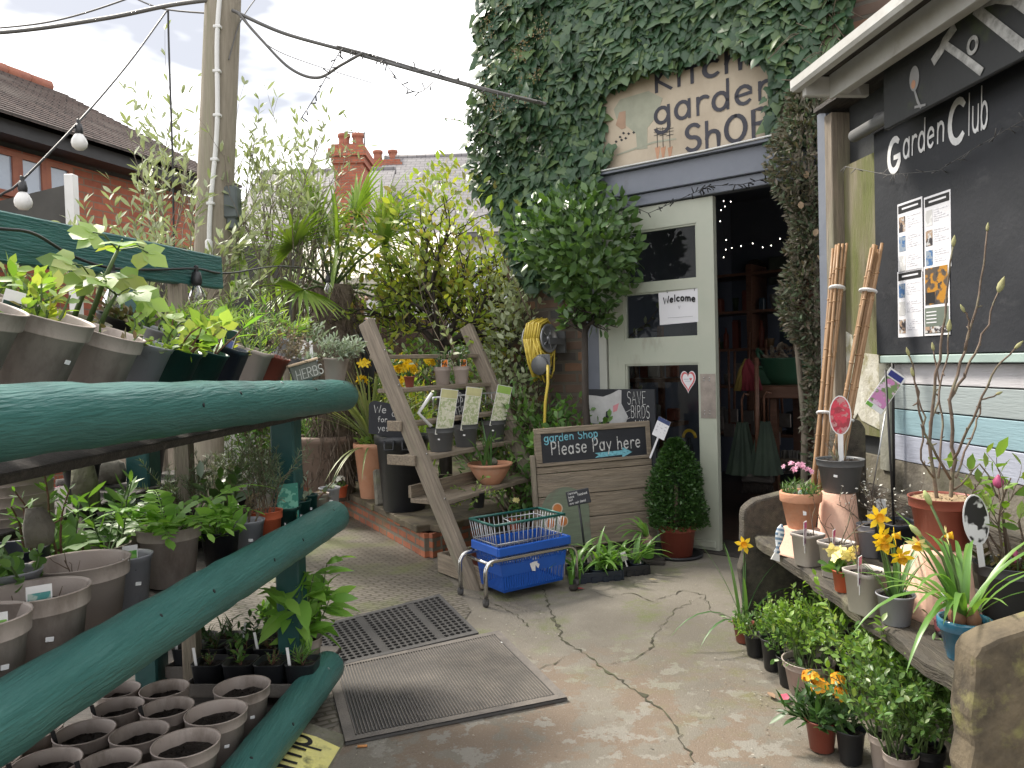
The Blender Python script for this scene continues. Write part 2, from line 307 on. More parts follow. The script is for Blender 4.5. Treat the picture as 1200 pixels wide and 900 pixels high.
# ------------------------------------------------------------------ lettering
def arc(cx, cy, rx, ry, a0, a1, n=12):
    return [(cx+rx*math.cos(R(a0+(a1-a0)*i/n)), cy+ry*math.sin(R(a0+(a1-a0)*i/n))) for i in range(n+1)]
GL = {
 'a': (.62, [arc(.28, .3, .23, .3, 0, 360, 16), [(.52, .62), (.52, 0)]]), 'b': (.62, [[(.08, 1), (.08, 0)], arc(.31, .3, .23, .3, 0, 360, 16)]),
 'c': (.56, [arc(.31, .3, .25, .3, 50, 310)]), 'd': (.62, [arc(.28, .3, .23, .3, 0, 360, 16), [(.52, 1), (.52, 0)]]),
 'e': (.6, [[(.07, .3), (.53, .34)] + arc(.3, .3, .24, .3, 12, 315)[1:]]), 'f': (.42, [arc(.3, .8, .16, .2, 60, 180, 6)+[(.14, 0)], [(.0, .55), (.34, .55)]]),
 'g': (.62, [arc(.28, .32, .23, .28, 0, 360, 16), [(.52, .62), (.52, -.1)]+arc(.28, -.1, .24, .22, 0, -160, 8)]),
 'h': (.6, [[(.08, 1), (.08, 0)], [(.08, .35)]+arc(.3, .38, .21, .22, 160, 0, 8)+[(.51, 0)]]), 'i': (.22, [[(.1, .6), (.1, 0)], [(.1, .76), (.1, .82)]]),
 'k': (.56, [[(.08, 1), (.08, 0)], [(.48, .62), (.1, .28), (.5, 0)]]), 'l': (.22, [[(.1, 1), (.1, 0)]]),
 'm': (.9, [[(.08, .6), (.08, 0)], [(.08, .38)]+arc(.26, .4, .17, .2, 160, 0, 8)+[(.43, 0)], [(.44, .38)]+arc(.62, .4, .18, .2, 160, 0, 8)+[(.8, 0)]]),
 'n': (.6, [[(.08, .6), (.08, 0)], [(.08, .36)]+arc(.3, .38, .21, .22, 160, 0, 8)+[(.51, 0)]]), 'o': (.62, [arc(.3, .3, .24, .3, 90, 450, 18)]),
 'p': (.62, [[(.08, .6), (.08, -.38)], arc(.31, .3, .23, .3, 0, 360, 16)]), 'r': (.44, [[(.08, .6), (.08, 0)], [(.08, .34)]+arc(.3, .38, .21, .22, 160, 50, 7)]),
 's': (.5, [arc(.26, .46, .18, .15, 40, 265, 9)+arc(.24, .15, .19, .16, 85, -150, 9)]), 't': (.42, [[(.2, .92), (.2, .0)], [(.02, .6), (.4, .62)]]),
 'u': (.6, [[(.08, .6)]+arc(.3, .22, .22, .22, 180, 360, 8)+[(.52, .6)], [(.52, .3), (.52, 0)]]), 'v': (.5, [[(.03, .6), (.25, 0), (.47, .6)]]),
 'w': (.8, [[(.03, .6), (.2, 0), (.4, .5), (.6, 0), (.77, .6)]]), 'y': (.55, [[(.05, .6), (.28, .06)], [(.52, .6), (.16, -.36)]]),
 'A': (.7, [[(.03, 0), (.34, 1), (.66, 0)], [(.15, .36), (.55, .36)]]), 'B': (.64, [[(.08, 0), (.08, 1), (.35, 1)]+arc(.35, .76, .2, .24, 90, -90, 8)+[(.1, .52)], [(.1, .52), (.36, .52)]+arc(.36, .26, .23, .26, 90, -90, 8)+[(.08, 0)]]),
 'C': (.74, [arc(.4, .5, .35, .5, 48, 312, 16)]), 'D': (.7, [[(.08, 0), (.08, 1), (.25, 1)]+arc(.25, .5, .38, .5, 90, -90, 12)+[(.08, 0)]]),
 'E': (.56, [[(.5, 1), (.08, 1), (.08, 0), (.52, 0)], [(.08, .52), (.44, .52)]]), 'G': (.8, [arc(.42, .5, .36, .5, 55, 330, 16)+[(.74, .42), (.45, .42)]]),
 'H': (.68, [[(.08, 1), (.08, 0)], [(.58, 1), (.58, 0)], [(.08, .52), (.58, .52)]]), 'I': (.24, [[(.1, 1), (.1, 0)]]),
 'K': (.64, [[(.08, 1), (.08, 0)], [(.56, 1), (.1, .45), (.58, 0)]]), 'N': (.7, [[(.08, 0), (.08, 1), (.6, 0), (.6, 1)]]),
 'O': (.8, [arc(.4, .5, .34, .5, 90, 450, 20)]), 'P': (.62, [[(.08, 0), (.08, 1), (.32, 1)]+arc(.32, .74, .23, .26, 90, -90, 9)+[(.08, .48)]]),
 'R': (.66, [[(.08, 0), (.08, 1), (.32, 1)]+arc(.32, .76, .22, .24, 90, -90, 9)+[(.08, .52)], [(.26, .52), (.58, 0)]]),
 'S': (.62, [arc(.32, .75, .24, .25, 35, 265, 10)+arc(.3, .25, .25, .26, 85, -150, 10)]), 'T': (.66, [[(.33, 1), (.33, 0)], [(.02, 1), (.64, 1)]]),
 'V': (.64, [[(.03, 1), (.32, 0), (.6, 1)]]), 'W': (.95, [[(.03, 1), (.24, 0), (.47, .8), (.7, 0), (.92, 1)]]), 'Y': (.6, [[(.03, 1), (.3, .5), (.57, 1)], [(.3, .5), (.3, 0)]]),
 ' ': (.36, []), '.': (.2, [[(.08, 0), (.1, .06)]]),
}
def strip(mb, P, wd, z, M=None, mi=0, taper=True):
    P = np.asarray(P, float)
    P = P[np.concatenate([[True], np.linalg.norm(np.diff(P, axis=0), axis=1) > 1e-6])]
    T = unit(np.gradient(P, axis=0)); Nn = np.stack([-T[:, 1], T[:, 0]], 1); k = len(P)
    P = P.copy(); P[0] -= T[0]*wd*.35; P[-1] += T[-1]*wd*.35
    w_ = np.full(k, wd/2)
    if taper: w_[0] *= .75; w_[-1] *= .7
    A = P+Nn*w_[:, None]; B = P-Nn*w_[:, None]
    V = [(x, y, z) for x, y in A]+[(x, y, z) for x, y in B]
    mb.add(V, [(i, k+i, k+i+1, i+1) for i in range(k-1)], mi, False, M)
def write(mb, text, h, wd, M=None, mi=0, rng=None, track=.12, slant=0., jit=0., z=.0015, arcf=None):
    """strokes of hand lettering; returns the width"""
    x = 0.; rng = rng or random.Random(1); q = 0
    for ch in text:
        g = GL.get(ch) or GL[' ']
        dy = rng.uniform(-jit, jit); sc = 1+rng.uniform(-jit, jit)
        for pl in g[1]:
            P = [((x+px*sc+py*slant)*h, (py*sc+dy)*h) for px, py in pl]
            if arcf: P = [arcf(a, b) for a, b in P]
            strip(mb, P, wd, z+(q % 7)*.0003, M, mi); q += 1
        x += g[0]+track
    return x*h
def textwidth(t, h, track=.12): return sum((GL.get(c) or GL[' '])[0]+track for c in t)*h

# ------------------------------------------------------------------ leaves and growth
def tplf(*rows, tip=1., droop=.08, cup=.05):
    """leaf outline from (t, half width) rows around a midrib"""
    V = [(0, 0, 0)]; F = []; prev = None
    for t, hw in rows:
        b = len(V); dz = -droop*t*t
        V += [(-hw, t, cup*hw*4+dz), (0, t, dz), (hw, t, cup*hw*4+dz)]
        F += [(0, b+1, b), (0, b+2, b+1)] if prev is None else [(prev, prev+1, b+1, b), (prev+1, prev+2, b+2, b+1)]
        prev = b
    V.append((0, tip, -droop)); e = len(V)-1
    F += [(prev, prev+1, e), (prev+1, prev+2, e)]
    return np.array(V), F
OVAL = tplf((.3, .2), (.65, .22)); LANCE = tplf((.35, .12), (.7, .11)); NEEDLE = (np.array([(-.05, 0, 0), (.05, 0, 0), (.045, .6, 0), (0, 1, -.03), (-.045, .6, 0)]), [(0, 1, 2, 4), (4, 2, 3)])
RHOMB = (np.array([(0, 0, 0), (.26, .5, .07), (0, 1, -.04), (-.26, .5, .07), (0, .5, 0)]), [(0, 1, 4), (1, 2, 4), (2, 3, 4), (3, 0, 4)])
ROUND = tplf((.15, .24), (.45, .4), (.8, .28), droop=.15)
_iv = [(0, 0), (.3, -.14), (.52, .12), (.34, .38), (.3, .55), (.0, 1.05), (-.3, .55), (-.34, .38), (-.52, .12), (-.3, -.14)]
IVY = (np.array([(x, y, -.10*abs(x)-.1*y*y) for x, y in _iv]+[(0, .3, .05)]), [(10, i, (i+1) % 10) for i in range(10)])
_pm = []
for i, a in enumerate((-130, -95, -65, -35, 0, 35, 65, 95, 130)):
    rr = .95 if i % 2 == 0 else .55
    _pm.append((rr*math.sin(R(a))*.85, rr*math.cos(R(a))*.75+.35))
PALMATE = (np.array([(0, 0, 0)]+[(x, y, -.12*(x*x+y*y)) for x, y in _pm]+[(0, .35, .05)]), [(10, i, i+1) for i in range(1, 9)]+[(10, 0, 1), (10, 9, 0)])

_o = OVAL[0]; _tv = []; _tf = []
for _i, (_a, _s) in enumerate(((-62, .8), (0, 1.), (62, .8))):
    _c, _q = math.cos(R(_a))*_s, math.sin(R(_a))*_s
    _tv += [((x*1.5*_c+y*_q), (-x*1.5*_q+y*_c), z*_s) for x, y, z in _o]; _tf += [tuple(k+_i*len(_o) for k in f_) for f_ in OVAL[1]]
PALMATE = (np.array(_tv), _tf)
def add_leaves(mb, P, D, Nn, sz, tpl, mi=0, smooth=True):
    T, F = tpl; P = np.asarray(P, float); D = unit(np.asarray(D, float)); Nn = np.asarray(Nn, float)
    X = unit(np.cross(D, Nn)); Z = np.cross(X, D); sz = np.broadcast_to(np.asarray(sz, float), (len(P),))[:, None, None]
    V = P[:, None]+sz*(T[None, :, 0:1]*X[:, None]+T[None, :, 1:2]*D[:, None]+T[None, :, 2:3]*Z[:, None])
    mb.tile(V.reshape(-1, 3), F, len(P), len(T), mi, smooth)
def grow(mb, rng, p, d, L, r, level, out, kids=4, ang=.7, shrink=.62, up=.15, wob=.18, lp=8, lf=.15, nseg=4, sides=5, taper=.45, mi=0, sub=None):
    p = np.array(p, float); d = unit(np.array(d, float)); P = [p]; step = L/nseg; Ds = [d]
    for i in range(nseg):
        d = unit(d+rng.normal(0, wob, 3)+np.array([0, 0, up*.5])); P.append(P[-1]+d*step); Ds.append(d)
    mb.tube(P, np.linspace(r, r*taper, nseg+1), sides, mi, cap=False)
    P = np.array(P)
    def at(t): f = t*nseg; i = min(int(f), nseg-1); return P[i]+(P[i+1]-P[i])*(f-i), Ds[i+1]
    if level == 0 or sub:
        for t in np.linspace(lf if level == 0 else .5, 1, lp if level == 0 else sub):
            q, dd = at(t); out.append((q, dd))
    if level > 0:
        for k in range(kids):
            t = .3+.7*(k+rng.uniform(.2, .9))/kids; q, dd = at(min(t, 1))
            v = unit(np.cross(dd, rng.normal(0, 1, 3))); a = ang*rng.uniform(.6, 1.3)
            grow(mb, rng, q, dd*math.cos(a)+v*math.sin(a), L*shrink*rng.uniform(.7, 1.2), max(r*taper*.9, .0012), level-1, out, kids, ang, shrink, up, wob, lp, lf, nseg, max(3, sides-1), taper, mi, sub)
def leaves_on(mb, rng, pts, tpl, size, k=1, out=.9, up=.25, jit=.25, mi=0, droop=0.):
    P = np.repeat(np.array([a for a, b in pts]), k, 0); D0 = np.repeat(np.array([b for a, b in pts]), k, 0); n = len(P)
    v = rng.normal(0, 1, (n, 3)); v -= D0*(v*D0).sum(1, keepdims=True); v = unit(v)
    D = unit(D0*rng.uniform(.2, .9, (n, 1))+v*out+np.array([0, 0, up-droop])); Nn = unit(np.array([0, 0, 1.])+rng.normal(0, .45, (n, 3)))
    add_leaves(mb, P, D, Nn, size*rng.uniform(1-jit, 1+jit, n), tpl, mi)

def shrub(root, rng, z0, stems=6, h=.4, sp=.35, level=1, kids=4, lp=8, tpl=OVAL, ls=.03, lm=None, sm=None, r=.004, k=1, base=.02, names=('stem', 'foliage'), **kw):
    sb = MB(); out = []
    for i in range(stems):
        a = rng.uniform(0, 2*math.pi); e = sp*math.sqrt(rng.uniform(0, 1))
        grow(sb, rng, (base*math.cos(a), base*math.sin(a), z0-.01), (math.cos(a)*e, math.sin(a)*e, 1), h*rng.uniform(.55, .85)/(1 if level == 0 else 1.35), r, level, out, kids=kids, lp=lp, **kw)
    sb.build(names[0], sm or K['stem_g'], root)
    if lm is not None:
        fb = MB(); leaves_on(fb, rng, out, tpl, ls, k); fb.build(names[1], lm, root)
    return out
def cloud(fb, rng, n, shell, fn, tpl, ls, mi=0, up=.3):
    """leaves through an uneven volume; fn maps unit direction to radius vector scale (3)"""
    u = unit(rng.normal(0, 1, (n, 3))); rad = (shell+(1-shell)*rng.uniform(0, 1, n)**.6)[:, None]
    c0_ = fn(np.zeros((1, 3))); P = c0_+(fn(u)-c0_)*rad; D = unit(u*.7+rng.normal(0, .6, (n, 3))+np.array([0, 0, up])); Nn = unit(u+rng.normal(0, .5, (n, 3))+np.array([0, 0, .4]))
    add_leaves(fb, P, D, Nn, ls*rng.uniform(.7, 1.3, n), tpl, mi)
def blade(mb, p, d, L, wd, arch, n=7, mi=0, fold=.25, tip=True, side=None):
    """one strap leaf arching over"""
    p = np.array(p, float); d = unit(np.array(d, float)); h = np.array([d[0], d[1], 0]); h = h/(np.linalg.norm(h)+1e-9) if np.linalg.norm(h) > .03 else np.array([1., 0, 0])
    sd = np.array([-h[1], h[0], 0]); V = []; q = p
    for i in range(n+1):
        t = i/n; ww = wd*(1-(t**3 if tip else 0)*.97)*(.75+.25*min(1, t*3))/2
        nrm = np.cross(sd, d)
        V += [q-sd*ww+nrm*ww*fold*-1, q, q+sd*ww+nrm*ww*fold*-1]
        d = unit(d+(h*.55-np.array([0, 0, 1.])*1.)*arch*(.25+t)/n*2); q = q+d*L/n
    F = []
    for i in range(n): F += [(3*i, 3*i+1, 3*i+4, 3*i+3), (3*i+1, 3*i+2, 3*i+5, 3*i+4)]
    mb.add(V, F, mi, True); return q, d
def straps(root, rng, z0, n=16, L=.3, wd=.012, arch=.5, sp=.5, mat=None, base=.02, name='foliage', jl=.35):
    mb = MB()
    for i in range(n):
        a = rng.uniform(0, 6.283); e = sp*rng.uniform(.1, 1)
        blade(mb, (base*math.cos(a)*rng.uniform(0, 1), base*math.sin(a)*rng.uniform(0, 1), z0-.005), (math.cos(a)*e, math.sin(a)*e, 1), L*rng.uniform(1-jl, 1+jl*.4), wd*rng.uniform(.7, 1.1), arch*rng.uniform(.3, 1.3))
    mb.build(name, mat, root)
def frond(mb, p, d, L, pairs, ll, arch, rng, tpl=OVAL, mi=0):
    q = np.array(p, float); d = unit(np.array(d, float)); P = [q]; Ds = [d]; h = unit(np.array([d[0], d[1], .001])); n = 8
    for i in range(n):
        d = unit(d+(h*.5-np.array([0, 0, 1.]))*arch*(.3+i/n)/n*2); q = q+d*L/n; P.append(q); Ds.append(d)
    P = np.array(P); mb.tube(P, np.linspace(.0022, .0008, n+1), 4, mi, cap=False)
    A = []; B = []; C = []; Z = []
    for i in range(pairs):
        t = .2+.8*i/pairs; f = t*n; j = min(int(f), n-1); pt = P[j]+(P[j+1]-P[j])*(f-j); dd = Ds[j+1]; sd = unit(np.cross(dd, [0, 0, 1.])); nn = np.cross(sd, dd)
        for s in (-1, 1): A.append(pt); B.append(sd*s+dd*.35+rng.normal(0, .1, 3)); C.append(nn+rng.normal(0, .15, 3)); Z.append(ll*math.sin(math.pi*(.18+.75*t))*rng.uniform(.85, 1.1))
    A.append(P[-1]); B.append(Ds[-1]); C.append(np.cross(sd, dd)); Z.append(ll*.8)
    add_leaves(mb, A, B, C, np.array(Z), tpl, mi)

# leaf colours
LF = {}
LF['ivy'] = leafmat('ivy_leaf', [(.026, .062, .032), (.042, .09, .044), (.064, .12, .058), (.032, .07, .038), (.115, .175, .065), (.048, .096, .05)], .42, .16, .45)
LF['bay'] = leafmat('bay_leaf', [(.045, .09, .03), (.07, .14, .042), (.10, .175, .05), (.055, .11, .035)], .35, .2)
LF['box'] = leafmat('box_leaf', [(.022, .065, .014), (.035, .09, .02), (.055, .12, .028), (.03, .075, .018)], .4, .2)
LF['privet'] = leafmat('privet_leaf', [(.12, .22, .035), (.17, .30, .045), (.22, .36, .06), (.09, .18, .035), (.27, .34, .07)], .4, .3)
LF['privet_d'] = leafmat('dark_privet_leaf', [(.06, .135, .03), (.09, .19, .045), (.13, .235, .055), (.17, .23, .09)], .4, .25)
LF['lime'] = leafmat('fresh_lime_leaf', [(.18, .30, .07), (.24, .36, .09), (.32, .42, .12), (.13, .23, .06), (.36, .38, .12)], .45, .4)
LF['bright'] = leafmat('bright_green_leaf', [(.14, .30, .05), (.20, .40, .07), (.26, .45, .09)], .42, .35)
LF['mid'] = leafmat('mid_green_leaf', [(.08, .17, .04), (.12, .24, .055), (.065, .145, .035), (.15, .27, .07)], .45, .3)
LF['dark'] = leafmat('deep_green_leaf', [(.03, .075, .022), (.045, .10, .03), (.06, .13, .035)], .42, .2)
LF['olive'] = leafmat('olive_leaf', [(.24, .28, .15), (.31, .35, .2), (.38, .42, .27), (.2, .24, .12)], .5, .25, tr=(1.3, 1.4, .8))
LF['yel'] = leafmat('yellow_green_leaf', [(.17, .26, .05), (.26, .33, .06), (.34, .34, .07), (.13, .21, .05), (.30, .23, .07)], .4, .4)
LF['silver'] = leafmat('silver_leaf', [(.22, .27, .19), (.30, .35, .27), (.18, .23, .15)], .7, .2, tr=(1.2, 1.3, .9))
LF['rosemary'] = leafmat('rosemary_leaf', [(.07, .11, .06), (.12, .17, .09), (.16, .21, .12), (.05, .08, .04)], .55, .15)
LF['brown'] = leafmat('dry_brown_leaf', [(.16, .115, .07), (.22, .17, .10), (.11, .10, .05), (.15, .16, .07)], .7, .2, tr=(1.2, 1., .6))
LF['conifer'] = leafmat('conifer_leaf', [(.06, .095, .05), (.10, .135, .075), (.13, .11, .08), (.19, .165, .13), (.07, .085, .05), (.15, .115, .08)], .7, .1)
LF['strap'] = leafmat('strap_leaf', [(.10, .22, .05), (.14, .28, .06), (.19, .33, .08)], .35, .3)
LF['daff'] = leafmat('daffodil_leaf', [(.06, .14, .05), (.09, .19, .06), (.12, .23, .07)], .4, .25)
LF['palm'] = leafmat('palm_leaf', [(.12, .21, .04), (.18, .28, .05), (.24, .33, .07), (.09, .16, .04)], .4, .3)
LF['cord'] = leafmat('pale_sword_leaf', [(.22, .27, .11), (.3, .34, .15), (.16, .22, .08), (.34, .33, .17)], .4, .3)
LF['bronze'] = leafmat('bronze_leaf', [(.10, .08, .03), (.14, .10, .04), (.09, .12, .04)], .45, .3)
LF['yflower'] = leafmat('yellow_petal', [(.86, .60, .02), (.9, .68, .04)], .6, .3, tr=(1, .9, .3))
LF['yflower_d'] = leafmat('deep_yellow_petal', [(.85, .42, .01), (.88, .5, .02)], .6, .2, tr=(1, .9, .3))
LF['oflower'] = leafmat('amber_petal', [(.85, .42, .02), (.88, .52, .03), (.75, .30, .02), (.85, .58, .06)], .6, .2, tr=(1, .8, .3))
LF['pflower'] = leafmat('pink_petal', [(.75, .35, .50), (.8, .5, .62), (.7, .25, .42), (.82, .62, .70)], .6, .2, tr=(1, .8, .9))
LF['pale'] = leafmat('pale_yellow_petal', [(.85, .78, .30), (.88, .80, .4)], .6, .2, tr=(1, .9, .6))
LF['wflower'] = leafmat('white_petal', [(.75, .75, .68), (.8, .78, .7)], .6, .2, tr=(1, 1, .9))
LF['rflower'] = leafmat('magenta_petal', [(.42, .06, .17), (.5, .1, .22)], .5, .2, tr=(1, .5, .6))
LF['peachf'] = leafmat('apricot_leaf', [(.8, .42, .2), (.78, .5, .25), (.6, .5, .2)], .6, .3, tr=(1, .8, .4))

# ------------------------------------------------------------------ pots
PM = {}
def pot_mesh(kind, R_, H):
    w = .0025; b = MB()
    if kind == 'nursery':
        r0 = R_*.74; hb = H*.80
        pr = [(r0*.9, 0), (r0, .003), (R_*.91, hb-.002), (R_*.985, hb), (R_*.99, hb+.002), (R_*1.005, H-.003), (R_*1.03, H-.002), (R_*1.03, H), (R_*.985, H), (R_*.96, H-.004), (R_*.90, hb), (r0*.95, H*.3)]
    elif kind == 'plain':
        r0 = R_*.72
        pr = [(r0*.9, 0), (r0, .003), (R_*.94, H*.9), (R_*.97, H*.9), (R_*1.0, H-.004), (R_*1.03, H-.003), (R_*1.03, H), (R_*.97, H), (R_*.93, H*.92), (r0*.9, H*.3)]
    elif kind == 'square':
        r0 = R_*.8
        pr = [(r0*.92, 0), (r0, .004), (R_*.96, H*.9), (R_*1.04, H*.905), (R_*1.06, H-.002), (R_*1.06, H), (R_*.98, H), (R_*.93, H*.9), (r0*.9, H*.3)]
    elif kind == 'terra':
        r0 = R_*.66
        pr = [(r0*.95, 0), (r0, .004), (R_*.91, H*.73), (R_*.98, H*.735), (R_, H*.75), (R_*1.02, H-.006), (R_*1.0, H), (R_*.9, H), (R_*.86, H-.01), (R_*.84, H*.75), (r0*.8, H*.3)]
    elif kind == 'tall':
        r0 = R_*.68
        pr = [(r0*.95, 0), (r0, .005), (R_*.93, H*.88), (R_*.99, H*.9), (R_*1.01, H*.95), (R_, H), (R_*.9, H), (R_*.86, H*.9), (r0*.8, H*.3)]
    elif kind == 'bowl':
        pr = [(R_*.42, 0), (R_*.46, .004), (R_*.7, H*.35), (R_*.9, H*.72), (R_*.95, H*.86), (R_*1.03, H*.88), (R_*1.05, H), (R_*.95, H), (R_*.88, H*.85), (R_*.6, H*.35)]
    b.lathe(pr, 40 if kind == 'square' else 30, sq=5 if kind == 'square' else 0, cap1=True)
    return b
def soil_mesh(kind, R_, H, lvl, rng):
    z = H*lvl; rr = R_*(.74+.24*lvl)*.955 if kind != 'bowl' else R_*.85
    if kind == 'square': rr *= 1.06
    n, m = 24, 6; V = [(0, 0, z+rng.uniform(-.004, .004))]; F = []
    for j in range(1, m+1):
        for i in range(n):
            a = 2*math.pi*(i+.5)/n; q = rr*j/m
            c, s_ = math.cos(a), math.sin(a)
            if kind == 'square': e = 1/(abs(c)**5+abs(s_)**5)**.2; c *= e; s_ *= e
            V.append((q*c, q*s_, z+rng.normal(0, .0035 if j < m else .002)*min(1, R_/.07)))
    F += [(0, 1+i, 1+(i+1) % n) for i in range(n)]
    for j in range(m-1):
        F += [(1+j*n+i, 1+(j+1)*n+i, 1+(j+1)*n+(i+1) % n, 1+j*n+(i+1) % n) for i in range(n)]
    b = MB(); b.add(V, F, 0, True)
    # crumbs
    k = int(70*min(1, R_/.08)); a = rng.uniform(0, 6.28, k); q = rr*.93*np.sqrt(rng.uniform(0, 1, k))
    add_leaves(b, np.stack([q*np.cos(a), q*np.sin(a), np.full(k, z)], 1), rng.normal(0, 1, (k, 3))*[1, 1, .4]+[0, 0, .3], rng.normal(0, 1, (k, 3)), rng.uniform(.004, .012, k), RHOMB, 0, False)
    return b
_seed = [10]
def RNG(s=None):
    _seed[0] += 1
    return np.random.default_rng(s if s is not None else _seed[0])
def sticker(root, R_, H, ang, t=.55, w_=.014, h_=.009, taper=.8, mat=None):
    r_ = R_*(taper+(.955-taper)*t/.8)+.0008 if t < .8 else R_*1.012
    b = MB(); b.box((0, 0, 0), (w_, .0012, h_), bev=.0005)
    M = RZ(R(ang)-math.pi/2+math.pi) @ T3(0, -r_-.0006, H*t) @ RY(R(8))
    return b.build('price_sticker', mat or K['tagw'], root, M)
PIC = {}
def picmat(name, a, b_, sc=60, c=None):
    if name not in PIC: PIC[name] = pm('printed_'+name, a, b_, sc, .4, 0, c3=c, s3=sc*1.3, lo3=.55, hi3=.58, det=2, lo=.47, hi=.53, rvar=0)
    return PIC[name]
def plant_tag(root, pos, w_, h_, pic=None, rz=0., tilt=0., lean=0., stake=.05, head=.22, headmat=None, rim=0., name='plant_label', round_=False, body=None):
    """card on a stake; local +(-y) is its face"""
    b = MB(); t = .0009
    if round_:
        pts = arc(0, h_/2, w_/2, h_/2, 0, 360, 22)[:-1]
        b.prism([(x, y) for x, y in pts], -t, t, 0, RX(R(90)))
    else: b.box((0, 0, h_/2), (w_, 2*t, h_), 0)
    b.bb(-w_*.12, w_*.12, -t*.8, t*.8, -stake, .002, 0)
    if pic is not None:
        m = rim or w_*.06
        if round_:
            pts = arc(0, h_/2, w_/2-m, h_/2-m, 0, 360, 22)[:-1]; b.prism(pts, t+.0002, t+.0006, 1, RX(R(90)))
        else:
            b.bb(-w_/2+m, w_/2-m, -t-.0006, -t-.0002, m, h_*(1-head), 1)
            if headmat is not None: b.bb(-w_/2+m, w_/2-m, -t-.0006, -t-.0002, h_*(1-head)+.002, h_-m, 2)
    return b.build(name, [body or K['tagw'], pic or K['tagw'], headmat or K['tagw']], root, T3(*pos) @ RZ(R(rz)) @ RX(R(lean)) @ RY(R(tilt)))
def pot(label, P, kind, R_, H, mat, lvl=.8, tilt=0., tx=0., rz=None, group=None, name=None, cat=None, soil='soil', stick=None, empty=False, flip=False):
    rng = RNG()
    M = T3(*P) @ RY(R(tilt)) @ RX(R(tx)) @ RZ(R(rz if rz is not None else rng.uniform(0, 360)))
    root = thing(name or 'potted_plant', label, cat or 'potted plant', M, group)
    pb = pot_mesh(kind, R_, H); pb.build('pot', K[mat] if isinstance(mat, str) else mat, root, T3(0, 0, H) @ RX(math.pi) if flip else None)
    if not empty and not flip: soil_mesh(kind, R_, H, lvl, rng).build('soil', K[soil], root)
    if stick is not None: sticker(root, R_, H, stick)
    return root, rng, H*lvl
def flower_cluster(root, rng, pos, R_, n, tpl, ls, mat, name='flower_head', flat=.6):
    fb = MB(); u = unit(rng.normal(0, 1, (n, 3))); u[:, 2] = np.abs(u[:, 2])
    P = np.array(pos)+u*R_*np.array([1, 1, flat])*rng.uniform(.5, 1, (n, 1))
    for k in range(5):
        a = 2*math.pi*k/5; X = unit(np.cross(u, [.3, .2, 1])); Y = np.cross(u, X)
        add_leaves(fb, P, X*math.cos(a)+Y*math.sin(a)+u*.25, u, ls*rng.uniform(.8, 1.2, n), tpl)
    return fb.build(name, mat, root)
def daffodil(root, rng, base, top, face, sc=1., trumpet='yflower_d', petal='yflower'):
    base = np.array(base, float); top = np.array(top, float); face = unit(np.array(face, float))
    fl = MB(); mid = base+(top-base)*.8+np.array([0, 0, .0]); X = unit(np.cross(face, [0, 0, 1.])); Y = np.cross(X, face)
    P = []; D = []; Nn = []
    for k in range(6):
        a = k*math.pi/3+.2; v = X*math.cos(a)+Y*math.sin(a); P.append(top+v*.003*sc); D.append(v+face*.15); Nn.append(face)
    add_leaves(fl, P, D, Nn, .034*sc*rng.uniform(.9, 1.1, 6), tplf((.3, .2), (.6, .24), droop=.05), 0)
    Mx = Matrix([[X[0], Y[0], face[0], top[0]], [X[1], Y[1], face[1], top[1]], [X[2], Y[2], face[2], top[2]], [0, 0, 0, 1]])
    fl.lathe([(.006*sc, -.004*sc), (.0085*sc, .004*sc), (.0095*sc, .014*sc), (.014*sc, .021*sc), (.0125*sc, .020*sc), (.007*sc, .006*sc)], 14, 1, Mx, cap1=True)
    o = fl.build('flower', [LF[petal], LF[trumpet]], root)
    sb = MB(); sb.tube([base, base+(top-base)*.5+rng.normal(0, .004, 3), top-face*.012*sc+np.array([0, 0, -.004]), top-face*.003], [.0028, .0025, .002, .003], 5); sb.build('flower_stem', K['stem_g'], root)
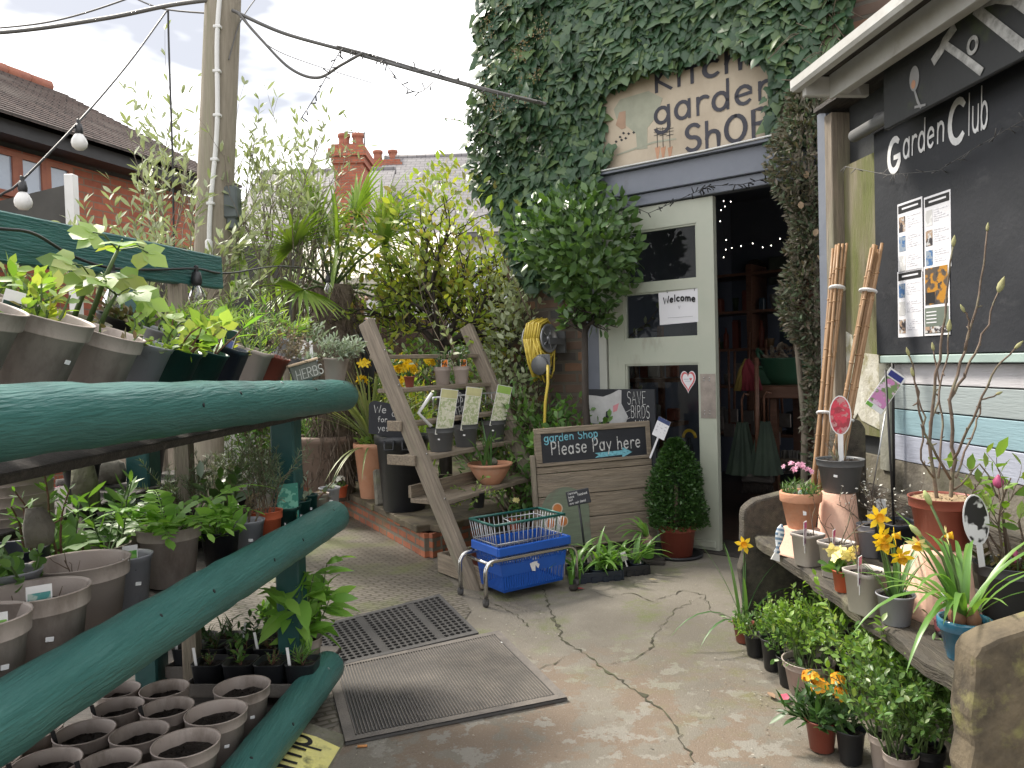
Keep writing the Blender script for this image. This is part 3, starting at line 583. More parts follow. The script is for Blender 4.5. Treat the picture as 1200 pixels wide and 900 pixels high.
# ------------------------------------------------------------------ ground
def concrete():
    m, n, l, b = newmat('worn_concrete'); t = n.new('ShaderNodeTexCoord')
    def noise(s, d=6, r=.6, st=None):
        x = n.new('ShaderNodeTexNoise'); x.inputs['Scale'].default_value = s; x.inputs['Detail'].default_value = d; x.inputs['Roughness'].default_value = r
        l.new(t.outputs['Object'], x.inputs['Vector']); return x.outputs['Fac']
    def ramp(f, a, b_): x = n.new('ShaderNodeMapRange'); x.inputs['From Min'].default_value = a; x.inputs['From Max'].default_value = b_; l.new(f, x.inputs[0]); return x.outputs[0]
    def mix(f, a, b_, bl='MIX'):
        x = n.new('ShaderNodeMixRGB'); x.blend_type = bl; l.new(f, x.inputs[0])
        for i, q in ((1, a), (2, b_)):
            if isinstance(q, tuple): x.inputs[i].default_value = c4(q)
            else: l.new(q, x.inputs[i])
        return x.outputs[0]
    def near(c, r0, r1):
        v = n.new('ShaderNodeVectorMath'); v.operation = 'DISTANCE'; l.new(t.outputs['Object'], v.inputs[0]); v.inputs[1].default_value = c
        w_ = n.new('ShaderNodeMath'); w_.operation = 'MULTIPLY_ADD'; l.new(noise(3, 4), w_.inputs[0]); w_.inputs[1].default_value = .9; l.new(v.outputs['Value'], w_.inputs[2])
        return ramp(w_.outputs[0], r1+.45, r0+.45)
    def mul(a, b_): x = n.new('ShaderNodeMath'); x.operation = 'MULTIPLY'; l.new(a, x.inputs[0]); l.new(b_, x.inputs[1]); return x.outputs[0]
    c = mix(ramp(noise(2.2), .38, .62), (.15, .134, .108), (.195, .177, .145))
    c = mix(mul(ramp(noise(5.5, 8, .66), .46, .505), near((.15, 2.35, 0), .55, .95)), c, (.175, .135, .10))        # worn down to the red base
    c = mix(mul(ramp(noise(8, 8, .66), .555, .575), near((.3, 2.4, 0), .7, 1.1)), c, (.225, .21, .18))
    c = mix(mul(ramp(noise(4, 6, .7), .52, .68), near((.2, 3.9, 0), .6, 1.5)), c, (.13, .145, .06))               # moss
    c = mix(mul(ramp(noise(7, 6, .7), .5, .7), near((1., 2.9, 0), .2, .8)), c, (.155, .15, .07))
    c = mix(ramp(noise(150, 2), .60, .78), c, (.30, .28, .245)); c = mix(ramp(noise(90, 3), .36, .26), c, (.10, .09, .075))
    c = mix(ramp(noise(1.1, 7, .7), .55, .8), c, (.12, .105, .085))
    l.new(c, b.inputs['Base Color']); b.inputs['Roughness'].default_value = .85
    bp = n.new('ShaderNodeBump'); bp.inputs['Strength'].default_value = .7; bp.inputs['Distance'].default_value = .012
    ad = n.new('ShaderNodeMath'); ad.operation = 'MULTIPLY_ADD'; ad.inputs[1].default_value = .35; l.new(noise(160, 3), ad.inputs[0]); l.new(noise(9, 8, .7), ad.inputs[2])
    l.new(ad.outputs[0], bp.inputs['Height']); l.new(bp.outputs[0], b.inputs['Normal'])
    return m
K['concrete'] = concrete()
K['crack'] = pm('crack_dirt', (.045, .04, .03), (.075, .078, .04), 20, .95)
g = MB()
def gz(u, v):
    s = lambda q: math.copysign(abs(2*q-1)**3, 2*q-1)*110
    return (s(u), s(v)+2, 0)
g.grid(61, 61, gz)
GROUND = struct('ground', g, K['concrete'])
rng = RNG(5)
def crackline(pts, w0):
    b = MB(); P = []
    pts = [G(x, y)[:2] for x, y in pts]
    for a, q in zip(pts[:-1], pts[1:]):
        k = max(3, int(np.linalg.norm(q-a)/.022))
        for i in range(k): P.append(a+(q-a)*i/k+rng.normal(0, .007, 2))
    P.append(pts[-1]); P = np.array(P); T = unit(np.gradient(P, axis=0)); Nn = np.stack([-T[:, 1], T[:, 0]], 1)
    wd = (w0*.75*np.exp(rng.normal(0, .65, len(P))))[:, None]; wd[0] = wd[-1] = .0006
    V = np.concatenate([np.c_[P+Nn*wd, np.full(len(P), .003)], np.c_[P-Nn*wd, np.full(len(P), .003)]]); k = len(P)
    b.add(V, [(i, k+i, k+i+1, i+1) for i in range(k-1)]); b.build('crack', K['crack'], GROUND)
crackline([(636, 690), (650, 725), (657, 750), (690, 768), (715, 790), (748, 812), (775, 833), (790, 850), (800, 872), (815, 895)], .0032)
crackline([(712, 779), (745, 772), (765, 758), (762, 748), (778, 732), (790, 715), (822, 700)], .0024)
crackline([(560, 700), (600, 718), (620, 735)], .0018)
crackline([(690, 692), (715, 700), (740, 695), (765, 706), (800, 692), (826, 697)], .0022)
crackline([(826, 697), (834, 716), (850, 722)], .0018)
crackline([(600, 790), (640, 782), (662, 770)], .0014)

K['pave'] = brickmat('embossed_paver', (.15, .134, .115), (.19, .168, .142), (.085, .078, .055), .075, .032, .006, 'xy', .9, .5, c3=(.13, .15, .06), lo3=.52, hi3=.72)
pv = [G(552, 716), G(535, 690), G(505, 655), G(398, 594), np.array([-3.4, 9.9, 0]), np.array([-8, 12, 0]), np.array([-8, 1.2, 0]), np.array([-1.05, 1.2, 0]), G(395, 850), G(520, 765)]
Mp = RZ(R(28)); Mi = np.array(Mp.inverted())
b = MB(); b.add([(*(Mi[:2, :2] @ p[:2]), .004) for p in pv], [tuple(range(len(pv)))]); struct('paving', b, K['pave'], Mp)
b = MB()
for k in range(9):      # joints between the paver slabs
    x0 = -1.9+k*.45
    b.bb(-6+k*.02, 6, x0-.006, x0+.006, .0045, .0052)
for k in range(26): b.bb(-5+k*.45-.005, -5+k*.45+.005, -2, 4, .0055, .006)

# terrace
Tc = np.array([-.54, 4.78]); Tl = np.array([-3.4, 10.1]); Tr = np.array([.12, 5.62]); TZ = .2
poly = [Tc, Tr, np.array([3., 9.]), np.array([6, 30]), np.array([-30, 30]), np.array([-16, 14]), Tl]
K['garden_soil'] = pm('garden_soil', (.10, .08, .055), (.06, .05, .035), 5, .95, .8, 40, c3=(.12, .14, .05), s3=3)
b = MB(); b.prism([tuple(p) for p in poly], -.05, TZ-.045); struct('terrace', b, K['garden_soil'])
K['brick_o'] = brickmat('old_orange_brick', (.40, .14, .07), (.29, .105, .06), (.17, .15, .115), .16, .06, .012, 'xz', .8, c3=(.16, .14, .085), lo3=.55, hi3=.7)
def lowwall(A, B, label):
    A = np.array(A); B = np.array(B); L = np.linalg.norm(B-A); a = math.atan2(B[1]-A[1], B[0]-A[0])
    t = thing('low_brick_wall', label, 'wall', frame((*A, 0), a))
    m = MB(); m.bb(-.03, L+.03, -.05, .07, 0, TZ-.045); m.build('brickwork', K['brick_o'], t)
    n_ = int(L/.42); r2 = RNG()
    for i in range(n_):
        m = MB(); x0 = L*i/n_; m.bb(x0+.004, x0+L/n_-.004, -.08-r2.uniform(0, .012), .28, TZ-.043, TZ+r2.uniform(-.004, .004), bev=.006); m.build('coping_slab', K['lichen'], t)
lowwall(Tl, Tc, 'low old brick wall with lichened stone coping along the paved path')
lowwall(Tc, Tr, 'short end of the low brick wall behind the ladder shelf')

# ------------------------------------------------------------------ the shop
P0 = G(845, 648); FA = R(-38.5); FM = frame(P0, FA)
def fx(x, y, yl=0.): return loc(FM, x, y, yl)
K['brick_s'] = brickmat('shop_brick', (.23, .125, .075), (.06, .065, .065), (.12, .105, .085), .225, .075, .012, 'xz', .7)
K['brick_r'] = brickmat('red_brick', (.40, .125, .07), (.29, .085, .05), (.22, .15, .11), .225, .075, .008, 'xz', .6)
K['bluegrey'] = pm('blue_grey_paint', (.14, .155, .19), (.165, .18, .215), 5, .5, .1, 40, c3=(.11, .11, .12), s3=5, lo3=.6, hi3=.8, st3=(1, 1, .5))
K['sage'] = pm('pale_sage_paint', (.36, .385, .315), (.395, .41, .34), 4, .45, .05, 40, c3=(.24, .235, .19), s3=9, lo3=.58, hi3=.8, st3=(1, 1, .3))
K['sagew'] = pm('off_white_frame_paint', (.43, .44, .40), (.39, .40, .36), 4, .5, .05, 40)
K['steel'] = pm('worn_steel', (.32, .28, .25), (.24, .21, .19), 20, .4, metal=.8)
K['glass'] = glassmat('window_glass', (.8, .82, .82), .3)
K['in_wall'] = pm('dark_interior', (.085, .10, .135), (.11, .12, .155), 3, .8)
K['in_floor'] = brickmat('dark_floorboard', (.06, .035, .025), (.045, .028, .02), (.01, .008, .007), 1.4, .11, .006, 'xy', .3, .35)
K['counter'] = pm('brown_counter_wood', (.16, .075, .045), (.11, .05, .03), 8, .5, .1, 30, st=(1, 6, 6))
shop = thing('garden_shop', 'brick garden shop with a half open pale sage green door under a blue grey beam', 'shop', FM)
b = MB(); b.bb(-1.62, -.935, 0, .25, 0, 4.6); b.bb(-.935, 2.6, .03, .28, 2.42, 4.6); b.bb(-1.62, -1.40, .25, 4.5, 0, 4.6); b.bb(.735, 2.6, .03, .28, 0, 2.42)
b.build('wall', K['brick_s'], shop)
b = MB(); b.bb(-1.7, 2.7, -.1, 4.6, 4.6, 4.75); b.build('roof', K['bluegrey'], shop)
bt = (fx(710, 213)[2]+fx(905, 175)[2])/2; bl = (fx(718, 250)[2]+fx(905, 213)[2])/2
b = MB(); b.bb(-.80, .80, -.07, .03, bl+.07, bt+.02, bev=.004); b.bb(-.77, .80, -.045, .03, bl-.005, bl+.068, bev=.004); b.bb(-.82, .80, -.11, .03, bt+.022, bt+.04)
b.build('beam', K['bluegrey'], shop)
b = MB(); b.tube([(-.78, -.115, bt+.045), (0, -.118, bt+.038), (.5, -.118, bt+.048), (.8, -.115, bt+.043)], .006, 5); b.build('conduit', K['white'], shop)
b = MB(); b.bb(-.932, -.825, -.01, .2, 0, bl); b.bb(.64, .735, -.02, .2, 0, bl); b.build('door_surround', K['bluegrey'], shop)
b = MB(); b.bb(-.822, -.765, -.025, .15, 0, bl-.008); b.build('door_frame', K['sagew'], shop)
# door leaf
def zz(px, py): return fx(px, py, -.005)[2]
DT = bl-.012
x0, x1 = -.752, 0.; sl_, sr_ = fx(733, 380)[0], fx(819, 330)[0]
z1t, z1b = zz(777, 267), zz(777, 331); z2t, z2b = zz(777, 341), zz(777, 397); z3t = zz(777, 426)
b = MB(); Y0, Y1 = -.02, .025
b.bb(x0, sl_, Y0, Y1, .015, DT); b.bb(sr_, x1, Y0, Y1, .015, DT)
for a, c in ((z1t, DT), (z2t, z1b), (z3t, z2b), (.015, .17)): b.bb(sl_, sr_, Y0, Y1, a, c)
for a, c in ((z1b, z1t), (z2b, z2t), (.17, z3t)):       # beads round the panes
    for e in ((sl_, sl_+.012, a, c), (sr_-.012, sr_, a, c), (sl_+.012, sr_-.012, c-.012, c), (sl_+.012, sr_-.012, a, a+.012)): b.bb(e[0], e[1], Y0+.008, Y1-.008, e[2], e[3])
door = b.build('door', K['sage'], shop)
for a, c in ((z1b, z1t), (z2b, z2t), (.17, z3t)):
    b = MB(); b.bb(sl_+.003, sr_-.003, .001, .005, a+.003, c-.003); b.build('glass_pane', K['glass'], door)
b = MB(); za, zb = zz(832, 490), zz(832, 438); b.bb(sr_+.006, x1-.004, Y0-.003, Y0-.0005, za, zb, 0)
for sx in (.03, .065):
    for q in (za+.025, za+.045, zb-.025, zb-.04): b.lathe([(.005, 0), (.004, .003)], 8, 1, T3(sr_+sx, Y0-.003, q) @ RX(R(90)))
b.build('lock_plate', [K['steel'], K['chrome']], door)
b = MB(); b.bb(x0+.01, x1-.02, Y0-.014, Y0-.001, .03, .075, bev=.004); b.build('kick_rail', K['sage'], door)
b = MB(); b.bb(-.93, .735, -.06, .3, 0, .012, bev=.004); b.build('threshold', K['wood_dk'], shop)
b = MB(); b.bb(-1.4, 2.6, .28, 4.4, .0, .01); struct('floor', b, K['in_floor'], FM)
b = MB(); b.bb(-1.4, 2.6, 3.4, 3.5, .012, 2.8); b.bb(-1.395, -1.3, .28, 3.4, .012, 2.8); b.bb(2.5, 2.6, .28, 3.4, .012, .9); b.bb(2.5, 2.6, .28, 3.4, 2.3, 2.8); b.bb(2.5, 2.6, .28, .7, .9, 2.3); b.bb(2.5, 2.6, 2.9, 3.4, .9, 2.3); b.bb(-1.4, 2.6, .28, 3.5, 2.8, 2.9)  # right wall has an added opening, out of view, to let daylight inside
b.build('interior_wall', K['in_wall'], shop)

# what stands inside the shop
def shopitem(name, label, cat, group=None, M=None): return thing(name, label, cat, FM if M is None else M, group)
c0 = fx(892, 452, 1.1); c1 = fx(952, 452, 1.1); ct = c0[2]
t = shopitem('counter', 'brown wooden shop counter with thick top inside the doorway', 'counter')
b = MB(); b.bb(c0[0]-.02, c1[0]+.7, 1.05, 1.75, ct-.09, ct, bev=.006); b.build('counter_top', K['counter'], t)
b = MB(); b.bb(c0[0]+.06, c0[0]+.11, 1.1, 1.15, .01, ct-.092); b.build('leg', K['counter'], t)
b = MB(); b.bb(c1[0]+.6, c1[0]+.65, 1.1, 1.15, .01, ct-.092); b.build('leg', K['counter'], t)
b = MB(); b.bb(c0[0]+.13, c1[0]+.58, 1.2, 1.7, .33, .36); b.build('lower_shelf', K['wood_dk'], t)
b = MB(); b.bb(c0[0]+.02, c1[0]+.65, 1.72, 1.745, .01, ct-.093); b.build('back_panel', K['counter'], t)
K['gbag'] = pm('green_tub_plastic', (.025, .085, .045), (.03, .10, .055), 5, .5)
p = fx(919, 447, 1.35)
t = thing('flexible_tub', 'dark green flexible tub with two handles on the shop counter', 'tub', FM @ T3(p[0], 1.35, ct))
b = MB(); b.lathe([(.11, 0), (.14, .06), (.175, .19), (.18, .2), (.17, .2), (.13, .06), (.1, .01)], 24); b.build('tub', K['gbag'], t)
for s in (-1, 1):
    b = MB(); b.tube([(s*.16, -.06, .19), (s*.19, -.04, .25), (s*.2, 0, .27), (s*.19, .04, .25), (s*.16, .06, .19)], .012, 6); b.build('handle', K['gbag'], t)
b = MB(); rr = RNG(3); cloud(b, rr, 60, .2, lambda u: u*[.13, .13, .06]+[0, 0, .2], OVAL, .07); b.build('contents', K['wood'], t)
t = thing('lidded_box', 'small green box beside the green tub on the counter', 'box', FM @ T3(fx(897, 445, 1.3)[0], 1.3, ct)); b = MB(); b.bb(-.06, .06, -.05, .05, 0, .12, bev=.01); b.bb(-.064, .064, -.054, .054, .121, .145, bev=.006); o = b.build('box', K['gbag'], t)
q = fx(885, 317, 3.37)
t = thing('wall_clock', 'round pale wall clock hanging in the gloom of the shop', 'clock', FM @ T3(q[0], 3.39, q[2]) @ RX(R(90)))
b = MB(); b.lathe([(.10, 0), (.115, .01), (.115, .03), (.10, .03), (.098, .02)], 32); b.build('rim', K['wood_dk'], t)
b = MB(); b.lathe([(.098, .008), (.098, .018)], 32); b.build('face', pm('clock_face', (.35, .34, .30), None, 5, .6), t)
b = MB(); b.bb(-.004, .004, -.01, .07, .02, .022); b.build('hand', K['ink'], t)
b = MB(); b.bb(-.004, .004, -.01, .05, .0225, .0245, M=RZ(R(-150))); b.build('hand', K['ink'], t)
q0 = fx(901, 302, 3.37); q1 = fx(934, 331, 3.37)
b = MB(); b.bb(q0[0], q1[0], 3.35, 3.39, q1[2], q0[2], bev=.006); tag(b.build('wall_picture', pm('dim_picture', (.10, .12, .09), (.05, .06, .05), 6, .6), None, FM), 'dim rectangular picture beside the clock inside the shop', 'picture')
# shelf unit with goods behind the doorway
q0 = fx(846, 300, 2.6); q1 = fx(930, 470, 2.6)
t = shopitem('tool_rack', 'tall wooden rack of shelves and hanging tools at the back of the shop', 'rack')
b = MB()
for xx in (q0[0]-.85, q0[0]+.25, q1[0]+.1): b.bb(xx, xx+.05, 2.55, 2.95, .01, 2.05)
b.build('upright', K['counter'], t)
for z_ in (.45, .9, 1.25, 1.6, 1.95):
    b = MB(); b.bb(q0[0]-.9, q1[0]+.15, 2.54, 2.96, z_, z_+.025); b.build('shelf', K['counter'], t)
rr = RNG(9)
GOOD = [pm('goods_a', (.16, .10, .05), None, 5, .6), pm('goods_b', (.06, .09, .05), None, 5, .6), pm('goods_c', (.25, .24, .22), None, 5, .5), pm('goods_d', (.03, .05, .07), None, 5, .4), pm('goods_e', (.2, .05, .03), None, 5, .5)]
n = 0
for z_ in (.475, .925, 1.275, 1.625):
    x = q0[0]-.82
    while x < q1[0]+.05:
        wd = rr.uniform(.05, .11); h = rr.uniform(.1, .27); m = MB(); kind = rr.integers(0, 3)
        Mx = FM @ T3(x+wd/2, 2.72+rr.uniform(-.08, .05), z_)
        if kind == 0: m.lathe([(wd*.42, 0), (wd*.45, .01), (wd*.45, h*.65), (wd*.18, h*.8), (wd*.18, h), ], 14); nm, lb, ct_ = 'bottle', 'small bottle among the goods on the shop shelves', 'bottle'
        elif kind == 1: m.box((0, 0, h/2), (wd*.85, wd, h), bev=.006); m.box((0, 0, h+.006), (wd*.7, wd*.8, .01)); nm, lb, ct_ = 'carton', 'small carton among the goods on the shop shelves', 'carton'
        else: m.lathe([(wd*.3, 0), (wd*.45, h*.5), (wd*.47, h*.5+.01), (wd*.42, h*.5+.01), (wd*.28, .01)], 14); nm, lb, ct_ = 'tin', 'small tin pot among the goods on the shop shelves', 'pot'
        tag(m.build(nm, GOOD[rr.integers(0, 5)], None, Mx), lb, ct_, ct_+'s on the shop shelves'); x += wd+rr.uniform(.01, .05)
for i in range(9):
    px = 845+i*9+rr.uniform(-2, 2); q = fx(px, 470, 2.2); m = MB(); L = rr.uniform(.5, .9)
    m.tube([(0, 0, 0), (rr.uniform(-.03, .03), .02, L)], .011, 6, 0); m.box((0, 0, -.06), (rr.uniform(.06, .16), .02, .12), 1, bev=.006)
    tag(m.build('hand_tool', [K['counter'], K['steel']], None, FM @ T3(q[0], 2.2+rr.uniform(-.1, .1), rr.uniform(.4, .75))), 'long handled garden tool standing in the dark of the shop', 'tool', 'garden tools inside the shop')
K['apron'] = pm('dark_green_canvas', (.035, .055, .035), (.025, .04, .028), 6, .8)
for px, py in ((871, 555), (897, 555)):
    q = fx(px, py, .75); m = MB(); n_ = 40
    def sk(u, v):
        a = u*2*math.pi; rad = (.035+.075*(1-v))*(1+.10*math.sin(a*9)); return (rad*math.cos(a), rad*math.sin(a), v*.36)
    m.grid(73, 6, sk); m.tube([(0, 0, .3), (0, 0, .52), (.02, 0, .56), (.05, 0, .55)], .008, 6, 1)
    tag(m.build('folded_parasol', [K['apron'], K['counter']], None, FM @ T3(q[0], .75, max(.02, q[2]))), 'folded dark green parasol hung by the left of the broom handle' if px < 880 else 'folded dark green parasol hung by the right of the broom handle', 'parasol')
q = fx(888, 555, .7); qt = fx(886, 462, .7); m = MB(); m.tube([(q[0], .7, q[2]), (qt[0], .72, qt[2]+.25)], .016, 8); m.box((q[0], .7, q[2]-.03), (.22, .06, .06), 1, bev=.01)
for i in range(24): m.tube([(q[0]-.1+i*.0085, .7, q[2]-.055), (q[0]-.115+i*.0098, .7, q[2]-.14)], .004, 4, 2)
tag(m.build('broom', [K['counter'], K['wood_dk'], K['soil']], None, FM), 'broom with a straight brown handle standing inside the doorway', 'broom')
K['redcl'] = pm('red_cloth', (.20, .02, .03), (.14, .015, .025), 8, .8); K['ycl'] = pm('mustard_cloth', (.24, .17, .04), None, 8, .8)
q = fx(876, 448, .9); m = MB(); rr = RNG(4)
for i in range(7): m.tube([(0, 0, .16), ((i-3)*.016, rr.uniform(-.02, .02), .08), ((i-3)*.03, rr.uniform(-.02, .02), -.06)], [.02, .026, .016], 6, 0 if i > 1 else 1)
tag(m.build('garden_gloves', [K['redcl'], K['ycl']], None, FM @ T3(q[0], .9, q[2])), 'bunch of red and mustard gloves hanging inside the shop doorway', 'gloves')
q = fx(935, 495, 1.35); t = thing('seed_tray', 'shallow wooden tray of packets on the shelf under the counter', 'tray', FM @ T3(q[0], 1.4, .36)); b = MB(); b.bb(-.16, .16, -.1, .1, 0, .06, bev=.004); b.build('tray', K['wood'], t)
b = MB(); rr = RNG(6)
for i in range(12): b.box((-.13+i*.024, rr.uniform(-.03, .03), .08), (.008, .08, .07), 0, rz=rr.uniform(-.2, .2))
b.build('packet', GOOD[2], t)
# umbrella with a yellow crook seen through the glass
q = fx(808, 520, .35); m = MB(); m.tube([(q[0], .35, .12), (q[0], .35, q[2]+.04)], .012, 6, 0); m.tube([(q[0]+.045*math.cos(R(a))-.045*0, .35, q[2]+.04+.05*math.sin(R(a))) for a in range(180, -20, -20)], .011, 8, 1)
m.lathe([(.02, .1), (.045, .45), (.02, .62)], 10, 0, T3(q[0], .35, 0)); tag(m.build('umbrella', [K['black'], pm('yellow_handle', (.6, .38, .02), None, 5, .4)], None, FM), 'rolled umbrella with a yellow crook handle behind the door glass', 'umbrella')
for i, (px, hh) in enumerate(((745, .9), (775, 1.15))):
    q = fx(px, 440, 1.2); t = thing('display_stand', ('short' if i == 0 else 'tall')+' dark display stand behind the glass of the shop door', 'stand', FM @ T3(q[0], 1.2, .01))
    b = MB(); b.bb(-.16, .16, -.12, .12, 0, .05); b.bb(-.02, .02, -.02, .02, .05, hh+.3); b.build('frame', K['counter'], t)
    for k in range(3): b = MB(); b.bb(-.17, .17, -.13, .13, .3+k*.35, .33+k*.35); b.box((-.05, 0, .40+k*.35), (.1, .1, .13), 1, bev=.01); b.box((.09, .02, .385+k*.35), (.08, .1, .1), 2, bev=.01); b.build('shelf', [K['counter'], GOOD[2], GOOD[4]], t)
# fairy lights inside
t = shopitem('fairy_lights', 'string of tiny white fairy lights glowing in the dark shop', 'fairy lights')
FE = emit('fairy_bulb', (1, .95, .85), 3.5)
for row in (((672, 62), (678, 88), (660, 105), (656, 157), (684, 245), (682, 290), (672, 326)), ((705, 65), (710, 282), (754, 273), (808, 261), (855, 279), (895, 271), (936, 239))):
    W = []
    for a, c in row:
        q = fx(680+a/4, 220+c/4, 1.5); W.append(np.array([q[0], 1.5, min(q[2], 2.75)]))
        b = MB(); b.lathe([(.001, -.005), (.0038, 0), (.001, .005)], 8, 0, T3(*W[-1])); b.build('bulb', FE, t)
    m = MB(); m.tube(np.array(W)+[0, .01, 0], .0015, 4); m.build('cord', K['cable'], t)

# shop sign
q0, q1 = fx(708, 213), fx(910, 172)
t = thing('shop_sign', 'weathered cream shop sign with dark lettering half hidden by ivy above the door', 'sign', FM @ T3(0, -.03, 0))
K['cream'] = pm('weathered_cream_board', (.47, .40, .305), (.41, .345, .26), 4, .7, .1, 40, c3=(.33, .27, .2), s3=2.5, lo3=.52, hi3=.8, st3=(1, 1, .5))
SX0, SX1, SZ0, SZ1 = q0[0], .47, bt+.05, bt+.78
b = MB(); b.bb(SX0, SX1, -.02, .02, SZ0, SZ1, bev=.003); b.build('board', K['cream'], t)
b = MB(); rg = random.Random(4)
def sline(text, pxl, pyl, pxr, h, wd):
    a = fx(pxl, pyl, -.05); c = fx(pxr, pyl, -.05)
    L = c[0]-a[0]; s = L/textwidth(text, 1.); Mq = T3(a[0], -.0215, a[2]) @ RX(R(90))
    Mq = Mq @ Matrix.Diagonal((s/h, 1, 1, 1))
    write(b, text, h, wd, Mq, 0, rg, jit=.02)
sline('Kitchen', 767, 108, 935, .15, .024); sline('garden', 767, 147, 916, .165, .022); sline('ShOP', 803, 178, 907, .15, .024)
b.build('lettering', pm('dark_sign_ink', (.035, .035, .05), None, 6, .6), t)
b = MB()
def pp(*a): return [(fx(680-120+x/3, y/3, -.05)[0], fx(680-120+x/3, y/3, -.05)[2]) for x, y in a]
MR = T3(0, -.0205, 0) @ RX(R(90))
b.prism(pp((478, 385), (500, 350), (600, 320), (650, 345), (628, 410), (596, 450), (596, 522), (560, 526), (556, 470), (520, 440), (488, 420)), .0, .001, 0, MR)
strip(b, pp((490, 545), (560, 520), (620, 500), (695, 488)), .012, .0018, MR, 0)
for x in (632, 652, 676): b.prism(pp((x-9, 520), (x+9, 514), (x, 576)), 0, .0011, 1, MR); strip(b, pp((x, 518), (x-1, 480), (x-2, 448)), .005, .002, MR, 2); [strip(b, pp((x-12, y+4), (x, y), (x+12, y-2)), .004, .0024, MR, 2) for y in (452, 462, 474)]
b.prism(pp((498, 395), (520, 390), (520, 450), (505, 455), (485, 440)), .0013, .002, 3, MR)
for x, y in ((512, 468), (530, 470), (548, 466), (500, 482), (520, 486), (486, 498), (482, 522), (505, 492)): b.prism(pp((x-5, y), (x, y-5), (x+6, y), (x, y+5)), .0, .0012, 2, MR)
b.build('painted_garden', [pm('faded_green_paint', (.27, .28, .215), (.33, .335, .26), 12, .7), pm('faded_orange_paint', (.46, .25, .15), None, 9, .7), K['ink'], pm('faded_red_paint', (.38, .25, .17), None, 9, .7)], t)
# notices on the door
a = fx(771, 343, -.03); c = fx(821, 378, -.03)
t = thing('welcome_notice', 'white Welcome notice in the middle pane of the sage door', 'notice', FM @ T3(a[0], -.012, c[2]))
W_, H_ = c[0]-a[0], a[2]-c[2]
b = MB(); b.box((W_/2, 0, H_/2), (W_, .003, H_), M=RY(R(-1.5))); b.build('paper', K['paper'], t)
b = MB(); tw = textwidth('Welcome', .04, .16)
write(b, 'Welcome', .04, .0098, T3((W_-tw)/2, -.004, H_*.70) @ RX(R(90)), 0, track=.16, arcf=lambda x, y: (x, y-.35*(x-tw/2)**2/.3))
write(b, 'v', .03, .004, T3(W_*.46, -.004, H_*.46) @ RX(R(90)), 1); b.bb(W_*.2, W_*.8, -.0035, -.0028, H_*.2, H_*.21, 1); b.build('lettering', [K['ink'], pm('grey_ink', (.35, .35, .38), None, 6, .6)], t)
for sx in (.2, .85): b = MB(); b.tube([(W_*sx, -.002, H_-.006), (W_*sx, -.002, H_+.03)], .003, 5); b.build('hanger', K['wire'], t)
q = fx(804, 446, -.03); t = thing('heart_sticker', 'white heart shaped sticker with a red border on the door glass', 'sticker', FM @ T3(q[0], -.001, q[2]))
def heart(s): return [(s*.0295*(16*math.sin(a)**3)/16, s*.042*((13*math.cos(a)-5*math.cos(2*a)-2*math.cos(3*a)-math.cos(4*a))/15)) for a in np.linspace(0, 2*math.pi, 40)[:-1]]
b = MB()
for s_, z_, mi in ((1.75, 0, 0), (1.6, .0006, 1), (1.25, .0012, 0)): b.prism(heart(s_), z_, z_+.0005, mi, RX(R(90)))
b.prism([(x*.25+.018, y*.2+.008) for x, y in heart(1.2)], .0018, .0023, 1, RX(R(90))); b.bb(-.03, .005, -.0025, -.0018, .006, .010, 2); b.bb(-.022, .018, -.0025, -.0018, -.006, -.0035, 2)
b.build('heart', [K['paper'], pm('sticker_red', (.55, .10, .11), None, 5, .5), pm('grey_print', (.3, .35, .4), None, 5, .5)], t)

# ------------------------------------------------------------------ the painted outbuilding on the right
W0 = np.array([1.55, 3.5, 0]); WA = math.atan2(-.995, .098); WM = frame(W0, WA)
def wx(x, y, yl=0.): return loc(WM, x, y, yl)
K['moss_post'] = pm('green_stained_timber', (.13, .12, .055), (.20, .175, .12), 5, .85, .5, 40, st=(5, 5, .6), c3=(.11, .125, .03), s3=3, lo3=.42, hi3=.65, st3=(3, 3, .6))
K['conc_wall'] = pm('stained_concrete', (.20, .18, .145), (.12, .105, .08), 4, .9, .6, 40, c3=(.11, .11, .05), s3=3.5, lo3=.45, hi3=.7, st3=(1, 1, .5))
K['fascia'] = pm('black_fascia', (.02, .022, .024), (.03, .032, .034), 5, .6, .2, 30, c3=(.05, .07, .022), s3=4, lo3=.56, hi3=.72)
K['gutterw'] = pm('weathered_white_gutter', (.52, .52, .50), (.42, .41, .38), 6, .5, .2, 30, c3=(.2, .17, .12), s3=6, lo3=.58, hi3=.8)
shed = thing('outbuilding', 'black and pastel boarded outbuilding with white gutters along the right side', 'outbuilding', WM)
zp = wx(1045, 538)[2]; zt = wx(1045, 416)[2]; xb = wx(1046, 480)[0]
b = MB(); b.bb(-.02, 4, 0, .3, 0, zp); b.build('plinth', K['conc_wall'], shed)
cols = [('white_board', (.52, .51, .53), wx(1047, 450)[2], zt-.035), ('sage_board', (.30, .345, .35), wx(1047, 479)[2], wx(1047, 450)[2]), ('turquoise_board', (.24, .365, .41), wx(1047, 508)[2], wx(1047, 479)[2]), ('lilac_board', (.37, .395, .475), zp, wx(1047, 508)[2])]
for nm, c, za, zb in cols:
    b = MB(); b.bb(xb, 4, .0, .02, za+.003, zb-.002, bev=.002)
    b.build('weatherboard', pm(nm, c, tuple(x*.88 for x in c), 6, .6, .2, 30, st=(.6, 6, 6), c3=tuple(x*.6 for x in c), s3=3, lo3=.62, hi3=.85), shed, L=nm.replace('_', ' ')+' of the boarded wall')
b = MB(); b.bb(-.03, 4, .025, .3, zp+.001, 2.55); b.build('wall', K['fascia'], shed)
